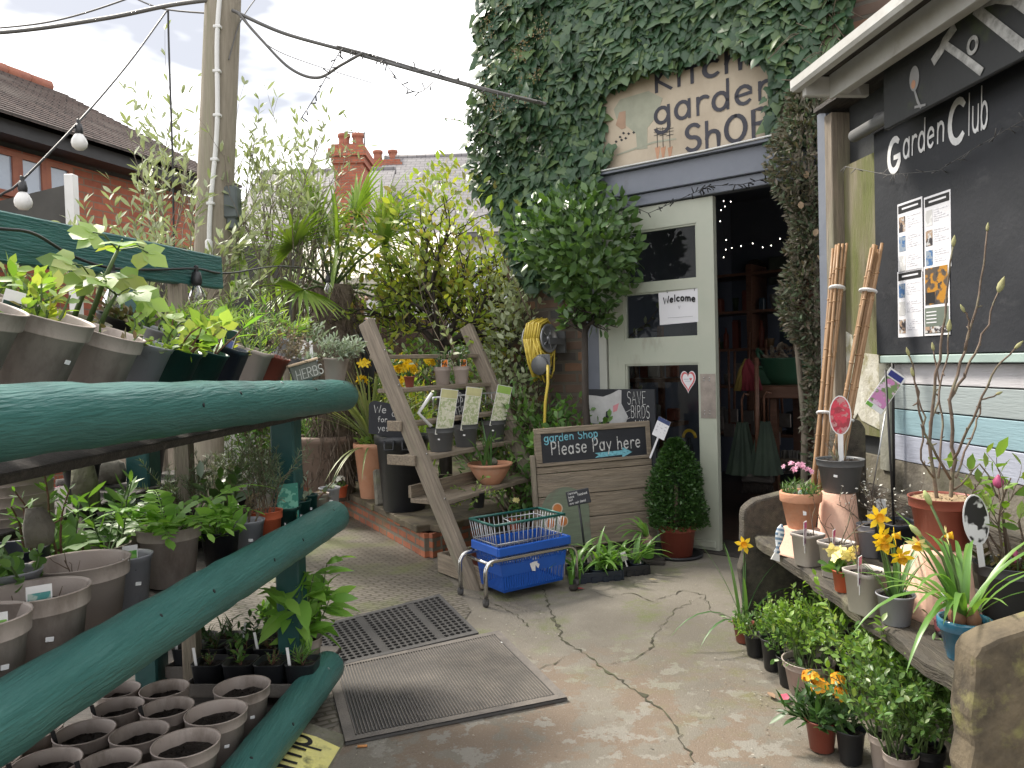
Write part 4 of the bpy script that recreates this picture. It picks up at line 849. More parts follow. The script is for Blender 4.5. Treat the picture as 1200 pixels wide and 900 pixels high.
b = MB(); b.bb(xb-.03, 4, -.035, .024, zt-.033, zt-.002, bev=.003); b.build('ledge', pm('mint_ledge_paint', (.36, .46, .43), None, 6, .5, .1), shed)
b = MB(); b.bb(xb-.075, xb-.003, -.012, .024, zp-.05, zt-.035); b.build('corner_board', pm('grey_corner_board', (.32, .32, .28), (.2, .2, .16), 8, .8, .3), shed)
b = MB(); b.bb(-.10, -.035, -.06, .05, 0, 2.3, bev=.004); b.build('post', K['wood_z'], shed)
b = MB(); b.bb(-.033, wx(1031, 300)[0], -.005, .024, zt-.35, 2.05); b.build('mossy_panel', K['moss_post'], shed)
b = MB(); b.prism([(-.03, .98), (-.03, 1.30), (.02, 1.28), (.06, 1.20), (xb-.08, 1.19), (xb-.08, .87), (.09, .90), (.06, .93), (.03, .90)], -.001, .004, 0, T3(0, -.006, 0) @ RX(R(90))); b.build('torn_sheet', pm('flaking_white_sheet', (.55, .54, .48), (.42, .40, .33), 12, .8, .4, c3=(.25, .23, .12), s3=10), shed)
# eaves
EB = wx(1086, 130, -.1)[2]; ET = 2.34
b = MB(); b.bb(wx(1038, 120, -.11)[0], 4, -.12, -.10, EB, ET, bev=.004); b.build('fascia_board', K['fascia'], shed)
b = MB(); b.bb(-.12, 4, -.10, .3, ET-.02, ET+.0); b.build('soffit', K['wood_dk'], shed)
b = MB(); b.bb(-.30, 4, -.12, .5, ET+.15, ET+.17); b.build('roof', K['fascia'], shed)
def gutter(x0, y0, z0, s, mat):
    b = MB(); pf = [(-s, s*.9), (-s*.95, -.3*s), (-s*.6, -s*.8), (s*.6, -s*.8), (s*.95, -.3*s), (s, s*.9), (s*.85, s*.9), (s*.8, -.2*s), (s*.5, -s*.62), (-s*.5, -s*.62), (-s*.8, -.2*s), (-s*.85, s*.9)]
    n_ = len(pf); V = [(x0, y0+a, z0+c) for a, c in pf]+[(4, y0+a, z0+c) for a, c in pf]
    b.add(V, [(i, (i+1) % n_, n_+(i+1) % n_, n_+i) for i in range(n_)]); b.bb(x0-.003, x0+.001, y0-s*.9, y0+s*.9, z0-s*.6, z0+s*.8); return b.build('gutter', mat, shed)
q = wx(933, 105, -.34); gutter(q[0], -.34, q[2]+.01, .027, K['gutterw'])
q2_ = wx(986, 100, -.17); gutter(q2_[0], -.17, q2_[2], .045, K['gutterw'])
b = MB(); b.bb(q[0]+.02, 4, -.33, -.12, q[2]+.04, q[2]+.055); b.build('eaves_board', K['wood_dk'], shed); b = MB(); b.bb(q[0]+.03, q[0]+.06, -.33, -.05, q[2]-.045, q[2]+.035, bev=.004); b.bb(q[0]+.06, 4, -.225, -.215, q[2]-.06, q[2]+.038); b.build('bargeboard', K['gutterw'], shed)
a = wx(1003, 160, -.05); c = wx(1078, 118, -.05); b = MB(); b.tube([(a[0], -.06, a[2]), (c[0]+.1, -.06, a[2]+.012)], .026, 12); b.build('waste_pipe', pm('grey_pipe', (.16, .165, .17), (.12, .12, .12), 6, .5), shed)
b = MB(); b.bb(-.24, -.16, -.02, .24, 0, 2.35); b.build('grey_post', K['bluegrey'], shed)
# fascia sign lettering
t = thing('painted_fascia_lettering', 'large worn white hand painted letters on the black fascia under the gutter', 'lettering', WM @ T3(0, -.1215, 0))
b = MB(); rg = random.Random(3)
def wl(b, text, pxl, pyl, h, wd, yl, mi=0, slant=0, sx=1., jit=.03, up=0.):
    a = wx(pxl, pyl, yl); Mq = T3(a[0], 0, a[2]) @ RX(R(90)) @ RZ(up) @ Matrix.Diagonal((sx, 1, 1, 1)); write(b, text, h, wd, Mq, mi, rg, slant=slant, jit=jit)
PX = lambda *a: [(wx(x, y, -.12)[0], wx(x, y, -.12)[2]) for x, y in a]
for i, (pl_, wd_) in enumerate((((( 1096, 70), (1104, 58), (1108, 48), (1118, 34)), .034), (((1108, 52), (1128, 66), (1150, 83)), .026), (((1146, 12), (1170, 31), (1198, 53)), .034), (((1146, 12), (1155, 3), (1170, -2), (1190, 0), (1212, 16), (1216, 34), (1200, 53)), .03))): strip(b, PX(*pl_), wd_, .0015+i*.0003, RX(R(90)), 0, False)
co = PX((1141, 53))[0]; strip(b, [(co[0]+.021*math.cos(R(x)), co[1]+.024*math.sin(R(x))) for x in range(0, 361, 20)], .013, .003, RX(R(90)), 0, False)
b.build('letters', pm('worn_white_lettering', (.5, .5, .49), (.25, .25, .24), 30, .8), t)
b = MB(); a = wx(1072, 92, -.12); b.prism([(a[0]+.028*math.cos(u), a[2]+.045*math.sin(u)) for u in np.linspace(0, 6.28, 22)[:-1]], 0, .001, 0, RX(R(90))); strip(b, [(a[0], a[2]-.04), (a[0]+.02, a[2]-.09), (a[0]+.035, a[2]-.115)], .012, .0012, RX(R(90)), 0); strip(b, [(a[0]+.005, a[2]-.105), (a[0]+.06, a[2]-.115)], .012, .0018, RX(R(90)), 0); b.prism([(a[0]-.004+.012*math.cos(u), a[2]-.02+.016*math.sin(u)) for u in np.linspace(0, 6.28, 12)[:-1]], .0014, .002, 1, RX(R(90))); b.build('painted_spoon', [pm('grey_spoon_paint', (.28, .28, .28), None, 9, .7), pm('orange_dot_paint', (.5, .26, .16), None, 9, .7)], t)
# blackboard
t = thing('blackboard', 'large blackboard painted with the white words Garden Club on the right wall', 'blackboard', WM @ T3(0, 0, 0))
b = MB(); b.bb(wx(1031, 300)[0]+.002, 4, -.022, .023, zt+.002, 2.2, bev=.003); b.build('board', K['board'], t)
b = MB()
for tx, x0_, y0_, x1_, yt_, wd_ in (('G', 1040, 203, 1057, 163, .026), ('arden', 1058, 186, 1109, 152, .014), ('C', 1111, 171, 1134, 119, .026), ('lub', 1134, 158, 1160, 111, .015)):
    a = wx(x0_, y0_, -.024); c = wx(x1_, y0_, -.024); hh = wx((x0_+x1_)/2 if tx in 'GC' else x0_, yt_, -.024)[2]-a[2]; wl(b, tx, x0_, y0_, hh, wd_, -.024, slant=.08, sx=(c[0]-a[0])/textwidth(tx, hh), jit=.02)
ob = b.build('lettering', pm('white_paint_lettering', (.72, .72, .72), (.6, .6, .6), 40, .7), t, T3(0, -.0225, 0))
# notices
K['photo_a'] = picmat('photo_a', (.05, .045, .05), (.35, .25, .18), 30, (.5, .5, .5)); K['photo_b'] = picmat('photo_b', (.06, .14, .3), (.25, .3, .36), 40); K['photo_c'] = picmat('photo_c', (.09, .075, .065), (.42, .20, .03), 22, (.05, .05, .055)); K['photo_d'] = picmat('photo_d', (.5, .5, .5), (.65, .65, .65), 30)
K['gtext'] = pm('grey_print_text', (.42, .42, .46), (.66, .66, .70), 90, .7, st=(1, 1, 1), lo=.45, hi=.5)
def notice(pa, pb_, label, kind, rows):
    a = wx(*pa, -.03); c = wx(*pb_, -.03); W_, H_ = c[0]-a[0], a[2]-c[2]
    t = thing('paper_notice', label, 'notice', WM @ T3(a[0], -.0235-(.0012 if kind else 0), c[2]))
    b = MB(); b.box((W_/2, 0, H_/2), (W_, .0015, H_)); b.build('paper', K['paper'], t)
    b = MB(); y = -.0016
    if kind == 0:
        b.bb(W_*.04, W_*.96, y, y+.0006, H_*.86, H_*.97, 0); b.bb(W_*.2, W_*.85, y-.0006, y-.0001, H_*.905, H_*.93, 1)
        for i in range(3):
            zz_ = H_*(.83-.27*i); b.bb(W_*.06, W_*.32, y, y+.0006, zz_-H_*.23, zz_-H_*.02, 2+(i+rows) % 3)
            for k in range(6): b.bb(W_*.38, W_*(.92-.12*((k*7+i) % 4)), y, y+.0006, zz_-H_*(.04+.03*k), zz_-H_*(.026+.03*k), 5)
    else:
        b.bb(W_*.06, W_*.94, y, y+.0006, H_*.44, H_*.97, 7); b.bb(W_*.08, W_*.45, y-.0006, y-.0001, H_*.46, H_*.62, 0); b.bb(W_*.04, W_*.96, y, y+.0006, H_*.03, H_*.40, 6)
        for k in range(4): b.bb(W_*.1, W_*.5, y-.0006, y-.0001, H_*(.33-.05*k), H_*(.345-.05*k), 1)
        b.bb(W_*.06, W_*.94, y-.0012, y-.0007, H_*.04, H_*.13, 2)
    b.build('print', [K['ink'], K['paper'], K['photo_a'], K['photo_b'], K['photo_d'], K['gtext'], pm('sage_print', (.13, .16, .13), None, 9, .7), K['photo_c']], t)
notice((1050, 240), (1080, 318), 'printed notice with a blue photo, upper left of the four sheets', 0, 0)
notice((1081, 232), (1113, 312), 'printed notice with small photos, upper right of the four sheets', 0, 2)
notice((1050, 319), (1080, 394), 'printed notice with a dark heading, lower left of the four sheets', 0, 1)
notice((1081, 313), (1112, 392), 'poster with a large orange photo, lower right of the four sheets', 1, 0)
# ------------------------------------------------------------------ houses beyond
K['slate'] = brickmat('grey_slate', (.16, .15, .155), (.20, .19, .195), (.07, .07, .07), .3, .2, .012, 'xy', .6, .7)
K['tile_old'] = brickmat('old_clay_tile', (.075, .055, .05), (.11, .08, .07), (.03, .025, .022), .17, .5, .01, 'xz', .5, .85, c3=(.15, .125, .11), lo3=.5, hi3=.75)
K['ridge'] = pm('clay_ridge', (.33, .13, .08), (.26, .10, .07), 6, .85, .3, 30)
K['glass_sky'] = pm('window_pane', (.25, .30, .38), (.33, .38, .46), 2, .08, spec=.8)
HY = 9.5
t = thing('tiled_house', 'brick house with a dark clay tiled roof and a strip of windows on the left', 'house', frame((-4.67, 7.0, 0), R(71)))
HMt = frame((-4.67, 7.0, 0), R(71))
def hx(x, y, yl=0.): return loc(HMt, x, y, yl)
eL, eR = hx(0, 168), hx(238, 232)
xe = hx(236, 232)[0]; ze = (hx(90, 195)[2])
b = MB(); b.bb(-1.2, xe, 0, 3.6, 0, ze); b.build('wall', K['brick_r'], t)
b = MB(); b.bb(-1.3, xe+.15, -.30, .0, ze+.03, ze+.158); b.build('eaves', K['cable'], t)
# roof in overlapping courses
K['awn_b'] = pm('dark_loft_board', (.03, .03, .03), None, 5, .8)
rb = MB(); n_ = 24; ry = 1.8; rh = hx(50, 102, ry)[2]-ze-.16; xr = hx(72, 108, ry)[0]
for i in range(n_):
    t0, t1 = i/n_, (i+1.25)/n_
    xa = xe+.25+(xr-xe-.25)*max(0, (t0))*1.0
    ya, yb = -.42+(ry+.42)*t0, -.42+(ry+.42)*min(1, t1); za, zb_ = ze+.16+rh*t0, ze+.16+rh*min(1, t1)
    V = [(-1.4, ya, za+.03), (xa, ya, za+.03), (xa, yb, zb_+.012), (-1.4, yb, zb_+.012), (-1.4, ya, za), (xa, ya, za), (xa, yb, zb_-.02), (-1.4, yb, zb_-.02)]
    rb.add(V, [(0, 1, 2, 3), (7, 6, 5, 4), (4, 5, 1, 0), (5, 6, 2, 1), (6, 7, 3, 2), (7, 4, 0, 3)])
roof = rb.build('roof', K['tile_old'], t)
b = MB()
for i in range(14): b.tube([(-1.4+i*.3, ry, ze+.16+rh+.02), (-1.4+i*.3+.29, ry, ze+.16+rh+.02)], [.085, .09], 8) if -1.4+i*.3+.29 < xr+.1 else None
b.build('ridge_tile', K['ridge'], roof)
b = MB(); b.add([(xe+.25, -.42, ze+.16), (xe+.25, 4.0, ze+.16), (xr, ry, ze+.16+rh)], [(0, 1, 2)]); b.build('hip_roof', K['tile_old'], t)
a, c = hx(-60, 172), hx(82, 225)
for i in range(4):
    x0 = a[0]+(c[0]-a[0])*i/4; x1 = a[0]+(c[0]-a[0])*(i+1)/4; zt_ = hx(45, 187)[2]; zb_ = hx(45, 238)[2]
    b = MB()
    for e in ((x0, x0+.05, zb_, zt_), (x1-.05, x1, zb_, zt_), (x0+.05, x1-.05, zt_-.05, zt_), (x0+.05, x1-.05, zb_, zb_+.05)): b.bb(e[0], e[1], -.05, -.003, e[2], e[3])
    f_ = b.build('window', K['ridge'], t); b = MB(); b.bb(x0+.05, x1-.05, -.03, -.015, zb_+.05, zt_-.05); b.build('pane', K['glass_sky'], f_)
b = MB(); b.prism([(0, ze+.002), (-.25, ze+.162), (ry, ze+.16+rh-.06), (3.5, ze+.16), (3.5, ze+.002)], -1.25, xr, 0, Matrix(((0, 0, 1, 0), (1, 0, 0, 0), (0, 1, 0, 0), (0, 0, 0, 1)))); b.build('gable_wall', K['awn_b'], t)
# awning in front of it
a, c = AT(-60, 262, 7.2), AT(92, 268, 7.2)
K['awn'] = pm('dark_grey_canvas', (.07, .068, .062), (.055, .054, .05), 3, .8, .1, 20)
t = thing('awning', 'dark grey canvas awning on a white post in front of the tiled house', 'awning', (0, 0, 0))
p1 = AT(80, 217, 6.6); p2 = AT(-80, 272, 6.6); b = MB()
b.prism([(p2[0], p2[2]-.35), (p1[0], p2[2]-.2), (p1[0], p1[2]), (p2[0], p2[2]+.12)], -.02, .02, 0, T3(0, 6.6, 0) @ RX(R(90))); b.bb(p2[0], p1[0], 6.62, 7.0, p2[2]-.02, p2[2], 0); b.build('canopy', K['awn'], t)
p3 = AT(83, 205, 6.5); b = MB(); b.bb(p3[0]-.04, p3[0]+.04, 6.46, 6.54, TZ, p3[2], bev=.005); b.build('post', K['white'], t)
b = MB(); q = AT(130, 300, 8.1); b.bb(q[0]+.05, q[0]+2.0, 8.0, 8.12, TZ, q[2]+.05); tag(b.build('garden_fence', K['awn']), 'dark low fence below the red brick gable wall', 'fence')

def terrace_house(px0, px1, pyr, pye, Y, wallm, label, dep=4.):
    a, c = AT(px0, pye, Y), AT(px1, pye, Y); r_ = AT((px0+px1)/2, pyr, Y+dep)
    W_ = c[0]-a[0]; ze_ = (a[2]+c[2])/2; zr = r_[2]
    t = thing('terraced_house', label, 'house', (a[0], Y, 0))
    b = MB(); b.bb(0, W_, 0, dep*2, 0, ze_); b.build('wall', wallm, t)
    L = math.hypot(dep+.3, zr-ze_+.1); b = MB(); b.bb(-.2, W_+.2, 0, L, 0, .06); b.build('roof', K['slate'], t, T3(0, -.3, ze_-.05) @ RX(math.atan2(zr-ze_+.1, dep+.3)))
    b = MB(); b.tube([(-.2, dep, zr+.06), (W_+.2, dep, zr+.06)], .12, 8); b.build('ridge_tile', K['slate'], t)
    b = MB(); b.bb(-.2, W_+.2, -.38, -.30, ze_-.14, ze_-.04); b.build('gutter', K['cable_g'], t)
    n_ = max(2, int(W_/2.4))
    for i in range(n_):
        x = W_*(i+.5)/n_
        for z_ in (ze_-1.9, ze_-4.6):
            if z_ < .6: continue
            b = MB()
            for e in ((x-.55, x-.47, z_, z_+1.4), (x+.47, x+.55, z_, z_+1.4), (x-.47, x+.47, z_+1.32, z_+1.4), (x-.47, x+.47, z_, z_+.08), (x-.47, x+.47, z_+.66, z_+.72)): b.bb(e[0], e[1], -.06, -.004, e[2], e[3])
            f_ = b.build('window', K['white'], t); b = MB(); b.bb(x-.47, x+.47, -.03, -.012, z_+.08, z_+1.32); b.build('pane', K['glass_sky'], f_)
    return t, a, ze_, zr, dep
K['render_w'] = pm('pale_render', (.55, .54, .52), (.48, .47, .45), 2, .8)
def chimney(t, M, w_, d_, z0, z1, pots):
    b = MB(); b.bb(-w_/2, w_/2, -d_/2, d_/2, z0, z1-.5); b.bb(-w_/2-.06, w_/2+.06, -d_/2-.06, d_/2+.06, z1-.5, z1-.32); b.bb(-w_/2-.12, w_/2+.12, -d_/2-.12, d_/2+.12, z1-.32, z1-.12); b.bb(-w_/2-.05, w_/2+.05, -d_/2-.05, d_/2+.05, z1-.12, z1)
    ch = b.build('chimney', K['brick_r'], t, M)
    for i in range(pots):
        b = MB(); x = (i-(pots-1)/2)*w_*.5; b.lathe([(.17, z1), (.14, z1+.2), (.14, z1+.3), (.17, z1+.32), (.17, z1+.40), (.12, z1+.40)], 14, 0, T3(x, 0, 0)); b.build('chimney_pot', K['ridge'], ch)
    return ch
hs, a, ze_, zr, dp = terrace_house(262, 432, 205, 292, 20, K['render_w'], 'pale rendered terraced house with a slate roof and tall red brick chimney')
cx_ = AT(409, 200, 20.5); top = AT(409, 170, 20.5)[2]
chimney(hs, T3(cx_[0]-a[0], .9, 0), .75, .95, ze_-.2, top, 2)
b = MB(); q = AT(424, 150, 20.6); xx = cx_[0]-a[0]+.36; b.tube([(xx, .9, top-.3), (xx, .9, q[2])], .02, 5); b.tube([(xx-.55, .9, q[2]+.0), (xx+.03, .9, q[2]-.06)], .015, 5)
for k in range(6): b.tube([(xx-.5+k*.09, .75, q[2]-.01*k*.6), (xx-.5+k*.09, 1.05, q[2]-.01*k*.6)], .008, 4)
b.build('aerial', K['cable_g'], hs)
hs2, a2, ze2, zr2, dp2 = terrace_house(436, 620, 186, 275, 22, K['render_w'], 'further terraced house with a slate roof and two low chimney pots')
cx_ = AT(449, 190, 25.5); chimney(hs2, T3(cx_[0]-a2[0], 4, 0), 1.0, .8, zr2-.6, AT(449, 197, 25.5)[2]+.3, 2)

# market canopy, fence and screen panel in the garden
K['canvas'] = pm('cream_canvas', (.68, .64, .56), (.62, .58, .50), 3, .85, .1, 20)
def canopy(px0, px1, pyt, pyb, Y, label):
    a, c = AT(px0, pyb, Y), AT(px1, pyb, Y); z1 = AT((px0+px1)/2, pyt, Y+1.2)[2]; W_ = c[0]-a[0]; z0 = (a[2]+c[2])/2
    t = thing('market_canopy', label, 'canopy', (a[0], Y, TZ)); z0 -= TZ; z1 -= TZ
    b = MB()
    def roofp(u, v): return (u*W_, v*2.4, z0+(z1-z0)*min(1, 2*min(v, 1-v))*(.85+.15*math.sin(u*9)**2)-.05*math.sin(u*math.pi*3)**2)
    b.grid(31, 9, roofp); b.grid(31, 2, lambda u, v: (u*W_, 0, z0-.15*v-.04*math.sin(u*math.pi*6)**2*v)); b.build('canopy', K['canvas'], t)
    for x in (.05, W_-.05):
        for y in (.06, 2.3): b = MB(); b.tube([(x, y, 0), (x, y, z0-.02)], .025, 8); b.build('leg', K['white'], t)
    return t
canopy(372, 530, 268, 325, 8.2, 'cream canvas market canopy behind the palm')
canopy(268, 384, 285, 330, 9.6, 'smaller cream canvas canopy further back beside the pole')
K['fence_b'] = pm('brown_fence', (.10, .065, .05), (.07, .05, .04), 6, .85, .4, 20, st=(8, 8, .6))
def fence(ax, ay, bx, by, h, mat, label, pw=.14):
    A = np.array([ax, ay]); B = np.array([bx, by]); L = np.linalg.norm(B-A)
    t = thing('garden_fence', label, 'fence', frame((ax, ay, TZ-.05), math.atan2(by-ay, bx-ax))); r_ = RNG(); b = MB(); n_ = int(L/pw)
    for i in range(n_): b.bb(i*pw, i*pw+pw-.006, r_.uniform(-.003, .003), .02+r_.uniform(-.003, .003), .02, h+r_.uniform(-.01, .01))
    b.build('board_panel', mat, t)
    for i in range(int(L/1.8)+1): b = MB(); b.bb(i*1.8-.05, i*1.8+.05, .023, .12, 0, h+.05); b.build('post', K['wood_z'], t)
fence(-3.4, 11.6, 2.4, 10.4, 1.75, K['fence_b'], 'brown close boarded fence at the back of the garden')
fence(-.15, 8.6, 1.3, 8.3, 1.75, pm('pale_fence_paint', (.55, .57, .60), (.48, .50, .53), 5, .6, .1), 'pale painted board screen behind the hose reel', .11)
b = MB(); b.bb(-4.2, -1.45, 0, .16, 0, .75, bev=.02); tag(b.build('garden_wall', K['render_w'], None, frame((0, 7.2, TZ-.05), R(-6)) ), 'low pale rendered wall behind the plant staging', 'wall')

# ------------------------------------------------------------------ pole
pb_ = AT(249, 305, 5.3); ptp = AT(264, -60, 5.3)
t = thing('utility_pole', 'tall weathered wooden pole with a white conduit and small grey box', 'pole', (pb_[0], pb_[1], 0))
dx = (ptp[0]-pb_[0]); hz_ = ptp[2]; x_at = lambda z: dx*(z-pb_[2])/(ptp[2]-pb_[2])
b = MB(); b.tube([(x_at(z), 0, z) for z in np.linspace(0, hz_, 12)], np.linspace(.128, .115, 12), 22); b.build('pole', pm('pole_wood', (.30, .265, .21), (.23, .20, .155), 7, .85, .5, 40, st=(8, 8, .4), c3=(.22, .215, .14), s3=3, lo3=.5, hi3=.7, st3=(4, 4, .3)), t)
b = MB(); cz = AT(250, 295, 5.3)[2]; b.tube([(x_at(z)+.035+.012*math.sin(z*5), -.135, z) for z in np.linspace(cz, hz_, 30)], .016, 8); b.lathe([(.022, cz-.06), (.024, cz-.03), (.024, cz+.05), (.017, cz+.06)], 12, 0, T3(x_at(cz)+.035+.012*math.sin(cz*5), -.137, 0))
for z in np.linspace(cz+.3, hz_, 7): b.box((x_at(z)+.035+.012*math.sin(z*5), -.135, z), (.05, .035, .02), bev=.004)
b.build('conduit', K['white'], t)
q = AT(274, 239, 5.3); b = MB(); b.box((q[0]-pb_[0], -.03, q[2]), (.10, .10, .22), bev=.012); b.box((q[0]-pb_[0], -.03, q[2]-.14), (.07, .07, .08), bev=.01); b.build('junction_box', pm('box_grey', (.10, .12, .12), None, 6, .5), t)

# ------------------------------------------------------------------ overhead wires
def wire(label, pts, r_, mat, Y, cat='cable', group=None, twig=0., name='overhead_cable', parts=None):
    """pts: (x, y, depth) points in the picture"""
    P = np.array([AT(x, y, d) for x, y, d in pts]); k = len(P); tt = np.linspace(0, k-1, 10*k); Q = []
    for u in tt:
        i = min(int(u), k-2); f = u-i; p0, p1, p2, p3 = P[max(i-1, 0)], P[i], P[i+1], P[min(i+2, k-1)]
        Q.append(.5*((2*p1)+(p2-p0)*f+(2*p0-5*p1+4*p2-p3)*f*f+(3*p1-p0-3*p2+p3)*f**3))
    Q = np.array(Q); b = MB(); b.tube(Q, r_, 6)
    if twig:
        rr = RNG(); L = np.linalg.norm(np.diff(Q, axis=0), axis=1).sum()
        for s in np.arange(0, 1, .045/L):
            i = int(s*(len(Q)-1)); v = unit(rr.normal(0, 1, 3)+[0, 0, -.6]); b.tube([Q[i], Q[i]+v*.045], [.0035, .005], 4)
    o = b.build(name, mat); tag(o, label, cat, group); return Q
w1 = wire('thick grey overhead cable running from the left to the pole top', [(-120, 38, 5.4), (0, 38, 5.35), (120, 22, 5.3), (200, 6, 5.25), (262, -2, 5.2)], .014, K['cable_g'], 5)
wire('thin grey overhead cable crossing the upper left corner', [(-80, 38, 5.5), (50, 27, 5.5), (145, 0, 5.5), (190, -22, 5.5)], .006, K['cable_g'], 5)
wire('second thin overhead cable above the thick left cable', [(150, -6, 5.5), (190, 10, 5.4), (250, 16, 5.25)], .006, K['cable_g'], 5)
wire('heavy overhead cable running from the pole to the ivy', [(272, 12, 5.2), (330, 38, 5.2), (400, 58, 5.2), (470, 78, 5.1), (560, 103, 5.0), (640, 122, 4.9)], .012, K['cable_g'], 5)
wire('looped cable hanging slack beside the pole', [(278, 14, 5.18), (305, 45, 5.18), (340, 80, 5.18), (372, 91, 5.18), (400, 76, 5.18), (425, 62, 5.15)], .010, K['cable_g'], 5)
wire('overhead cable with clustered fairy lights above the shrub', [(395, 54, 5.17), (440, 66, 5.14), (500, 84, 5.06), (570, 104, 4.98), (636, 120, 4.88)], .007, K['cable_g'], 5, 'fairy lights', None, 1., 'fairy_light_string')
wire('dangling string of unlit fairy lights hanging below the overhead cable', [(398, 60, 5.15), (385, 85, 5.15), (370, 112, 5.15), (352, 140, 5.15)], .003, K['cable'], 5, 'fairy lights', None, 1., 'fairy_light_string')
wire('short drooping string of unlit fairy lights under the cable', [(450, 70, 5.1), (468, 96, 5.1), (490, 108, 5.1), (508, 96, 5.05)], .003, K['cable'], 5, 'fairy lights', None, 1., 'fairy_light_string')
wire('thin wire rising from the pole to the upper right', [(268, 70, 5.2), (282, 25, 5.3), (306, -10, 5.6)], .004, K['cable_g'], 5)
wire('thin wire sloping down behind the olive trees', [(285, 20, 5.3), (330, 62, 6.5), (435, 97, 9)], .004, K['cable_g'], 5)
wire('dark cord hanging straight down left of the pole', [(197, 12, 4.8), (198, 60, 4.8), (202, 180, 4.8), (204, 300, 4.8)], .006, K['cable'], 5, 'cord', None, 0, 'hanging_cord')
K['bulb_w'] = pm('opal_bulb', (.75, .74, .72), None, 5, .25)
K['bulb_c'] = glassmat('clear_bulb_glass', (.92, .93, .92), 1.6)
def festoon(label, bulbs, glass):
    for (x, y, d), lb in bulbs:
        p = AT(x, y, d); t = thing('light_bulb', lb, 'bulb', p)
        s = .011 if not glass else .0085
        b = MB(); b.lathe([(.35*s/.011*.055*.0+.014, -.005), (.019, -.03), (.019, -.045), (.013, -.055)], 14); b.box((0, 0, .003), (.012, .02, .03), bev=.003); b.build('socket', K['cable'], t)
        b = MB()
        if not glass: b.lathe([(.012, -.05), (.022, -.06), (.033, -.08), (.036, -.095), (.032, -.113), (.018, -.127), (.002, -.13)], 18)
        else: b.lathe([(.010, -.046), (.014, -.058), (.026, -.08), (.031, -.098), (.028, -.115), (.016, -.127), (.002, -.13)], 18)
        b.build('globe', K['bulb_c'] if glass else K['bulb_w'], t)
        if glass: b = MB(); b.tube([(0, 0, -.05), (.006, 0, -.08), (-.006, 0, -.09), (0, 0, -.105)], .003, 5); b.build('filament', K['wire'], t)
wire('black festoon cord sloping up to the pole top with two white bulbs', [(-60, 268, 3.2), (0, 229, 3.3), (25, 212, 3.35), (92, 143, 3.7), (150, 75, 4.2), (196, 12, 4.8)], .0055, K['cable'], 4, 'cord', None, 0, 'festoon_cord')
festoon('', [((26, 211, 3.34), 'white festoon bulb low at the left edge before the dark awning'), ((92, 144, 3.69), 'white festoon bulb hanging before the tiled roof')], False)

# ------------------------------------------------------------------ trees and garden plants
def at_ground(px, py, Y, z): p = AT(px, py, Y); return np.array([p[0], p[1], z])
def tree(name, label, P, H, r, rng, crown_fn, nl, tpl, ls, lm, bark='bark', lean=(0, 0), level=2, kids=5, L=.5, ang=.7, lp=8, shrink=.7, up=.1, fork=1., k=1, cat='tree', wob=.18):
    t = thing(name, label, cat, P); b = MB(); out = []
    top = np.array([lean[0], lean[1], H*fork]); b.tube([(0, 0, -.05), top*.3+[.01, 0, 0], top*.65+[-.01, .01, 0], top], [r*1.25, r, r*.95, r*.85], 10)
    b.build('trunk', K[bark], t); b = MB()
    for i in range(kids+2):
        a = 2*math.pi*(i+rng.uniform(0, .6))/(kids+2); e = rng.uniform(.35, 1.1)
        grow(b, rng, top*rng.uniform(.93, 1.), (math.cos(a)*e, math.sin(a)*e, rng.uniform(.3, 1)), L*rng.uniform(.8, 1.2), r*.55, level, out, kids, ang, shrink, up, wob, lp, .1, 4, 6, .5)
    b.build('branch', K[bark], t); fb = MB()
    if out: leaves_on(fb, rng, out, tpl, ls, k)
    if nl: cloud(fb, rng, nl, .45, crown_fn, tpl, ls)
    fb.build('crown', lm, t); return t
def lump(rx, ry, rz, cz, amp, seed, cx=0, cy=0):
    q = np.random.default_rng(seed).normal(0, 1, (9, 3)); q = unit(q)
    def fn(u):
        s = 1+amp*sum(np.maximum(0, (u@v))**4*(1 if i % 2 else -.7) for i, v in enumerate(q))[:, None]
        return u*s*np.array([rx, ry, rz])+np.array([cx, cy, cz])
    return fn
# yellow green shrub tree behind the ladder shelf
P = at_ground(516, 400, 6.0, TZ-.05)
tree('evergreen_tree', 'small yellow green tree with a dark tangle of branches behind the ladder shelf', P, 1.2, .05, RNG(71), lump(.80, .62, .62, 1.95, .35, 4, .05), 1800, OVAL, .066, LF['yel'], 'bark_dk', (.02, 0), 2, 7, .6, .8, 6)
# standard bay tree beside the door
P = at_ground(690, 500, 4.9, 0); cz = AT(683, 308, 4.9)[2]; tz = AT(690, 378, 4.9)[2]
tree('bay_tree', 'standard bay tree with a bare stem and round crown beside the shop door', P, tz, .024, RNG(72), lump(.37, .36, .33, cz+.09, .38, 6, -.03), 1500, OVAL, .078, LF['bay'], 'bark_dk', (-.01, 0), 1, 6, .16, .8, 6)
K['trpot'] = K['redbrown']
